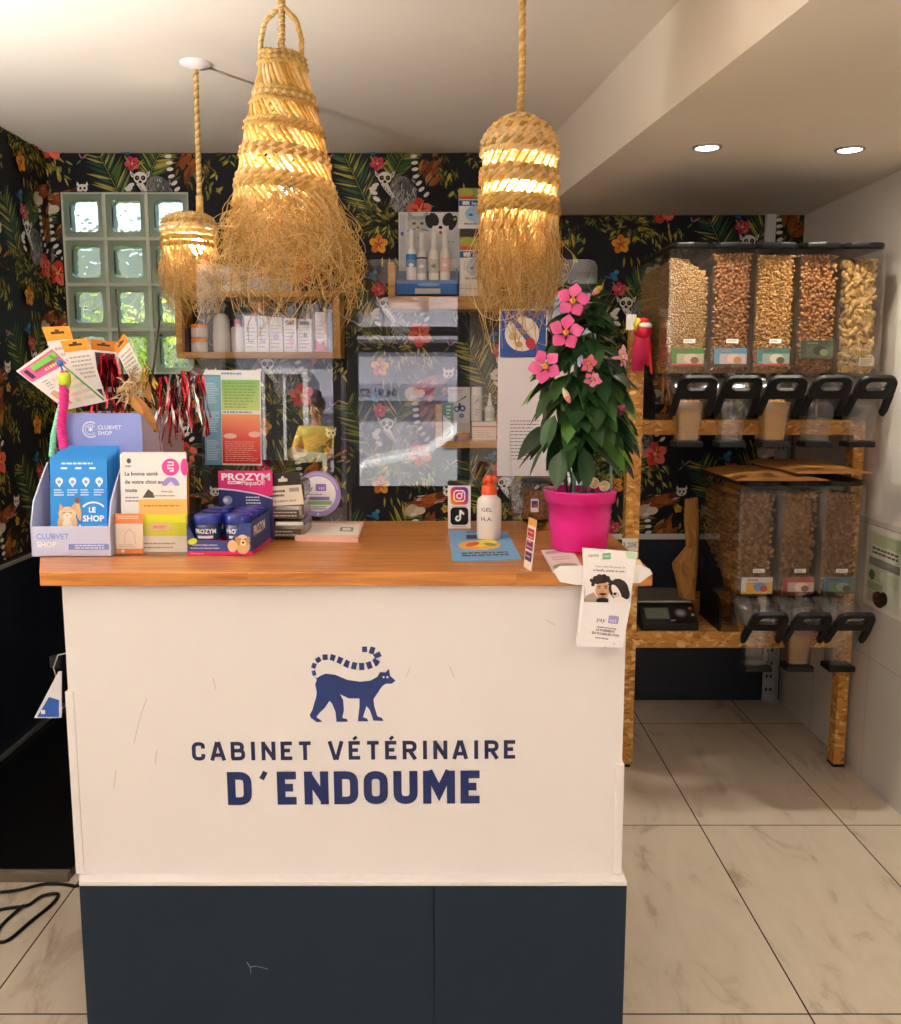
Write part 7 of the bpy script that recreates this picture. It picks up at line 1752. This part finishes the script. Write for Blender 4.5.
def blank(b, w, h): b.prism([(w * .5, h * .0), (w * .98, h * .0), (w * .98, h * .45), (w * .5, h * .45)], -.0008, 0); b.w = 3e-4; b.rect(w * .5, 0, w * .98, h * .45, '#bfb79a'); b.lines(w * .54, w * .95, h * .05, h * .4, 3, '#4a463c', .4, 3)
for i, (lb, cl, r, tp_, dr, lz) in enumerate(info):
    dispenser(i, DX[i], dz0, HU, dz0 - z1_ - .001, 'food dispenser ' + lb, gU, cl, dr or blank, i not in (3, 4), lz)
    fill(i, DX[i], dz0, tp_ if i else .40, r, cl, 'pet food inside dispenser ' + lb, 50 + i, i == 0, .075 if i == 0 else 0, i in (0, 2), i == 4)
lz1, lz0 = at(760, 486, YD).z, at(760, 601, YD).z
LXs = [at(738, 540, YD).x + i * (DW + .0015) for i in range(3)]; LXs = [x + min(0, 1.532 - (LXs[2] + DW)) for x in LXs]
HL = lz1 - lz0; gL = 'lower row of food dispensers'
info2 = [('leftmost in the lower row, under the kraft bags, yellow card', lc('#e0a83a', '#d8d4d0', '#6a9ac8', '#c84a3a', '#e8c04a')), ('middle of the lower row, rose card with a red edge', lc('#c8a8a0', '#a83a34', '#e8d0c0', '#8a5a4a', '#6a3a34')), ('rightmost in the lower row, dark green and blue card', lc('#4a6a4a', '#3a5a7a', '#8a9a8a', '#2a3a2a', '#3a4a3a'))]
for i, (lb, dr) in enumerate(info2):
    cl = ['#86603a', '#936b42', '#795432']
    dispenser(i + 5, LXs[i], lz0, HL, lz0 - zs1 - .001, 'food dispenser ' + lb, gL, cl, dr, True, .028)
    fill(i, LXs[i], lz0, HL - .034, (.0112, .0112, .0085), cl, 'brown kibble inside the dispenser ' + lb, 70 + i, i == 0, 0, i == 1)

# kraft bags on the lower dispensers
def bag(name, label, pts, Y0, Y1, z, th, seed, group='kraft paper bags by the dispensers'):
    k = random.Random(seed); m = MB('kraft'); n = 12; P = []; Q = []
    (ax, bx, cx, dx) = pts
    for i in range(n + 1):
        u = i / n; r1 = []; r2 = []
        for j in range(7):
            v = j / 6; x = (ax * (1 - v) + dx * v) * (1 - u) + (bx * (1 - v) + cx * v) * u; y = Y0 + (Y1 - Y0) * v
            w = th * (math.sin(PI * u) ** .5 * math.sin(PI * (.15 + .7 * v)) ** .5) + k.uniform(0, .004)
            e = .004 * math.sin(7 * u + seed) if v == 0 else 0
            r1.append((x, y + e, z + .001 + .0)); r2.append((x, y + e, z + .003 + w))
        P.append(r1); Q.append(r2)
    m.grid(P); m.grid(Q)
    for u in (0, n): m.grid([P[u], Q[u]])
    for v in (0, 6): m.grid([[r[v] for r in P], [r[v] for r in Q]])
    return solo(name, m, label, 'paper bag', ((ax + bx) / 2, Y0, z), group)
zl = lz0 + HL + .021
bag('paper_bag', 'flat kraft paper bag on the lower dispensers, left of the two', (LXs[0] - .03, LXs[0] + .30, LXs[0] + .26, LXs[0] - .02), YD - .035, YD + .42, zl, .018, 1)
bag('paper_bag', 'kraft paper bag lying over the right end of the lower dispensers', (LXs[0] + .18, LXs[2] + DW - .004, LXs[2] + DW - .03, LXs[0] + .16), YD - .05, YD + .45, zl + .0265, .014, 5)
# hanging bag beside the dispensers
YK = 3.66; kr_ = random.Random(8)
def crumple(m, P, Y, th, n=9, k=8):
    """crumpled paper sheet bulging towards the room; P: left and right outlines, top to bottom"""
    L = along(P[0], n); R = along(P[1], n); F_ = []; B_ = []
    for i in range(n):
        a_, b_ = at(L[i][0], L[i][1], Y), at(R[i][0], R[i][1], Y); f, g = [], []
        for j in range(k):
            t = j / (k - 1); q = a_.lerp(b_, t); e_ = math.sin(PI * t) ** .5; f.append(q + Vector((0, -th * e_ * kr_.uniform(.5, 1.1), 0))); g.append(q + Vector((0, .004, 0)))
        F_.append(f); B_.append(g)
    m.grid(F_, False); m.grid(B_, False); m.grid([[r[0] for r in F_], [r[0] for r in B_]], False); m.grid([[r[-1] for r in F_], [r[-1] for r in B_]], False); m.grid([F_[0], B_[0]], False); m.grid([F_[-1], B_[-1]], False)
m = MB('kraft')
crumple(m, ([(685, 499), (684, 520), (686, 545), (687, 556)], [(698, 497), (699, 520), (698, 552), (698, 556)]), YK, .022)
crumple(m, ([(686, 546), (678, 556), (671, 564), (676, 578), (679, 597)], [(698, 550), (698, 560), (697, 575), (696, 585), (695, 599)]), YK - .03, .03)
solo('paper_bag', m, 'crumpled kraft paper bag hanging at the left side of the lower dispensers', 'paper bag', at(688, 598, YK), 'kraft paper bags by the dispensers')
# scale
x0, x1 = at(638.5, 620, 3.56).x, at(697, 620, 3.56).x; zs = zs1 + .0008
sc_ = thing('weighing_scale', 'black weighing scale with a display and round dial on the lower shelf', 'scale', ((x0 + x1) / 2, 3.7, zs))
m = MB('black'); m.M = Matrix(((0, 0, 1, x0 + .004), (1, 0, 0, 3.515), (0, 1, 0, zs), (0, 0, 0, 1))); m.prism([(0, 0), (.30, 0), (.30, .085), (.09, .085), (.0, .03)], 0, x1 - x0 - .008); obj('body', m, sc_, bevel=.005)
m = MB('P', '#4c5148'); sl = Matrix.Translation((x0 + .004, 3.515, zs + .03)) @ Matrix.Rotation(math.atan2(.055, .09), 4, 'X'); m.M = sl; m.w = .0008; m.rect(.02, .022, .115, .085, '#4c5148'); m.rect(.025, .027, .110, .080, '#5d6356'); obj('display', m, sc_)
m = MB('P', '#2a2a2c'); m.M = sl; m.w = .001; W = x1 - x0; m.ell(W * .70, .055, .024, .024, '#55565a', 0, 24); m.ell(W * .70, .055, .014, .014, '#8a8b90'); m.ell(W * .88, .080, .007, .007, '#c84a3a'); m.ell(W * .90, .045, .007, .007, '#d8b84a'); m.rect(W * .5, .012, W * .58, .018, '#a8a8ac'); obj('button', m, sc_, label='round dial and coloured buttons')
m = MB('steel'); m.box((x0 - .002 + .01, 3.62, zs + .087), (x1 - .01, 3.86, zs + .095)); obj('pan', m, sc_, bevel=.002)
m = MB('black'); m.box((x0 + .05, 3.66, zs + .085), (x1 - .05, 3.8, zs + .0872)); obj('pan_support', m, sc_)
# price tag, label and red bird on the left post
m = MB('P', '#dcd6cc'); p = at(622, 551, YO - .002); m.M = Matrix.Translation((p.x, YO - .0015, p.z)) @ FRONT; w, h = 16 * sm_(YO), 13 * sm_(YO); m.prism([(0, 0), (w, 0), (w, h), (0, h)], -.001, 0); m.w = 3e-4; m.text('3,20€', w * .06, h * .28, h * .42, '#33302e', 0, .85)
obj('price_tag', m, un, p, label='small price tag reading 3,20€')
m = MB('P', '#e6e2dc'); p = at(626, 330, YO - .002); m.M = Matrix.Translation((p.x, YO - .0015, p.z)) @ FRONT; w, h = 10 * sm_(YO), 15 * sm_(YO); m.prism([(0, 0), (w, 0), (w, h), (0, h)], -.001, 0); obj('paper_label', m, un, p, label='blank white label')
YR = YO - .03
rb = thing('hanging_bird_toy', 'red and white bird-shaped ribbon toy hanging on the left strand-board post', 'toy', at(642, 372, YR))
m = MB('P', '#c8203a'); rs = sm_(YR, 1.7); c = at(643, 331, YR)
m.ball(c, (9 * rs, 7 * rs, 9 * rs), 16, 10); m.col('#f0e6dc'); m.ball(c + Vector((1 * rs, -1.5 * rs, 5 * rs)), (8 * rs, 6.5 * rs, 4 * rs), 14, 8); m.col('#d8263c'); m.ball(c + Vector((-.5 * rs, -1 * rs, 10 * rs)), (6 * rs, 6 * rs, 3 * rs), 14, 8); obj('body', m, rb)
m = MB('P', '#e8c83a'); m.tube([c + Vector((-6 * rs, -6 * rs, 11 * rs)), c + Vector((-9 * rs, -7 * rs, 6 * rs)), c + Vector((-8 * rs, -5 * rs, -1 * rs))], [3.2 * rs, 2.6 * rs, .8 * rs], 8); obj('beak', m, rb)
m = MB('P', '#a8123e')
def rib(b, x, y, x2, y2, w, cc): 
    a, d = at(x, y, YR - .008), at(x2, y2, YR - .004); P = []
    for i in range(6): t = i / 5; p = a.lerp(d, t) + Vector((0, -.008 * math.sin(PI * t), 0)); ww = w * rs * (.35 + .65 * math.sin(PI * (.15 + .7 * t))); P.append([p + Vector((-ww, 0, 0)), p + Vector((0, -.006, 0)), p + Vector((ww, 0, 0))])
    b.col(cc); b.grid(P)
rib(m, 642, 334, 637, 371, 8, '#a3123f'); rib(m, 646, 332, 649, 366, 4, '#c21a34'); obj('wing', m, rb)
m = MB('P', '#e0302e'); rib(m, 648, 345, 652, 374, 1.6, '#e8382e'); rib(m, 650, 345, 648, 362, 1.5, '#d82a30'); obj('ribbon', m, rb)

# poster on the right wall
def wp(px, py): k = (XR - .001) / _ray(px, py)[0]; r = _ray(px, py); return (r[1] * k, CAMH + r[2] * k)
a = wp(868, 524); b2 = wp(870, 606); y0 = a[0]; zt_, zb_ = a[1], b2[1]
m = MB('P', '#ebe9e4'); W = .30; m.M = Matrix(((0, 0, -1, XR - .0012), (-1, 0, 0, y0), (0, 1, 0, zb_), (0, 0, 0, 1))); H = zt_ - zb_
m.prism([(0, 0), (W, 0), (W, H), (0, H)], -.001, 0); m.w = 3e-4
m.rect(.02, H * .06, W - .02, H * .94, '#d9ddd0'); m.rect(.05, H * .78, W - .03, H * .92, '#b5c69a'); m.lines(.05, W - .04, H * .66, H * .76, 2, '#4a4a46', .5, 1); m.rect(.03, H * .52, W - .03, H * .62, '#8a8f86'); m.rect(.03, H * .34, W - .03, H * .48, '#c9d4b4'); m.ell(.06, H * .40, .025, .02, '#5a7a3a'); m.ell(.15, H * .42, .03, .02, '#e2e8d4'); m.rect(.03, H * .22, W * .5, H * .32, '#aebf96'); m.ell(W * .42, H * .13, .05, .03, '#4a3026'); m.ell(W * .55, H * .17, .03, .025, '#2a1f1a'); m.lines(.04, W * .4, H * .08, H * .2, 4, '#8a8a84', .35, 4)
solo('wall_poster', m, 'green and white information poster on the tiled right wall', 'poster', (XR, y0, zb_))

# ============================================================ LIGHT AND CAMERA
w = bpy.data.worlds.new('World'); SC.world = w; w.use_nodes = True; nt = w.node_tree; nt.nodes.clear()
bgn = nt.nodes.new('ShaderNodeBackground'); ow = nt.nodes.new('ShaderNodeOutputWorld'); sk = nt.nodes.new('ShaderNodeTexSky')
sk.sky_type = 'NISHITA'; sk.sun_disc = False; sk.sun_elevation = math.radians(48); sk.sun_rotation = math.radians(0)
bgn.inputs['Strength'].default_value = SKY
nt.links.new(sk.outputs[0], bgn.inputs['Color']); nt.links.new(bgn.outputs[0], ow.inputs['Surface'])
su = bpy.data.lights.new('sun', 'SUN'); su.energy = SUN; su.angle = .01; su.color = (1, .95, .86)
so = bpy.data.objects.new('sun', su); COL.objects.link(so)
dv = Vector((.85, -.42, -.95)).normalized(); so.rotation_euler = dv.to_track_quat('-Z', 'Y').to_euler(); so.location = (0, 8, 8)
for nm, loc, sx, sy, rx in (('daylight_portal', ((XL + .2) / 2 - .0, YF - .16, 1.25), 2.0, 2.4, PI / 2), ('daylight_portal', (1.07, YF - .16, 1.38), .9, 2.0, PI / 2)):
    al = bpy.data.lights.new(nm, 'AREA'); al.shape = 'RECTANGLE'; al.size = sx; al.size_y = sy; al.cycles.is_portal = True
    o = bpy.data.objects.new(nm, al); COL.objects.link(o); o.location = loc; o.rotation_euler = (PI / 2, 0, 0)
cam = bpy.data.cameras.new('camera'); co = bpy.data.objects.new('camera', cam); COL.objects.link(co)
co.location = (0, 0, CAMH); co.rotation_euler = (PI / 2 - PT, 0, 0)
cam.sensor_fit = 'HORIZONTAL'; cam.sensor_width = 36; cam.lens = 36 * FL / 901; cam.shift_x = (450.5 - PCX) / 901; cam.shift_y = (PCY - 512) / 901; cam.clip_start = .05; cam.clip_end = 200
SC.camera = co
SC.view_settings.view_transform = 'Standard'; SC.view_settings.look = 'None'; SC.view_settings.gamma = 1; SC.view_settings.use_curve_mapping = False; SC.view_settings.exposure = EXPO
SC.cycles.use_denoising = True; SC.cycles.max_bounces = 12; SC.cycles.diffuse_bounces = 6; SC.cycles.glossy_bounces = 4; SC.cycles.transmission_bounces = 8; SC.cycles.transparent_max_bounces = 32
SC.cycles.sample_clamp_indirect = 8; SC.cycles.caustics_reflective = False; SC.cycles.caustics_refractive = False
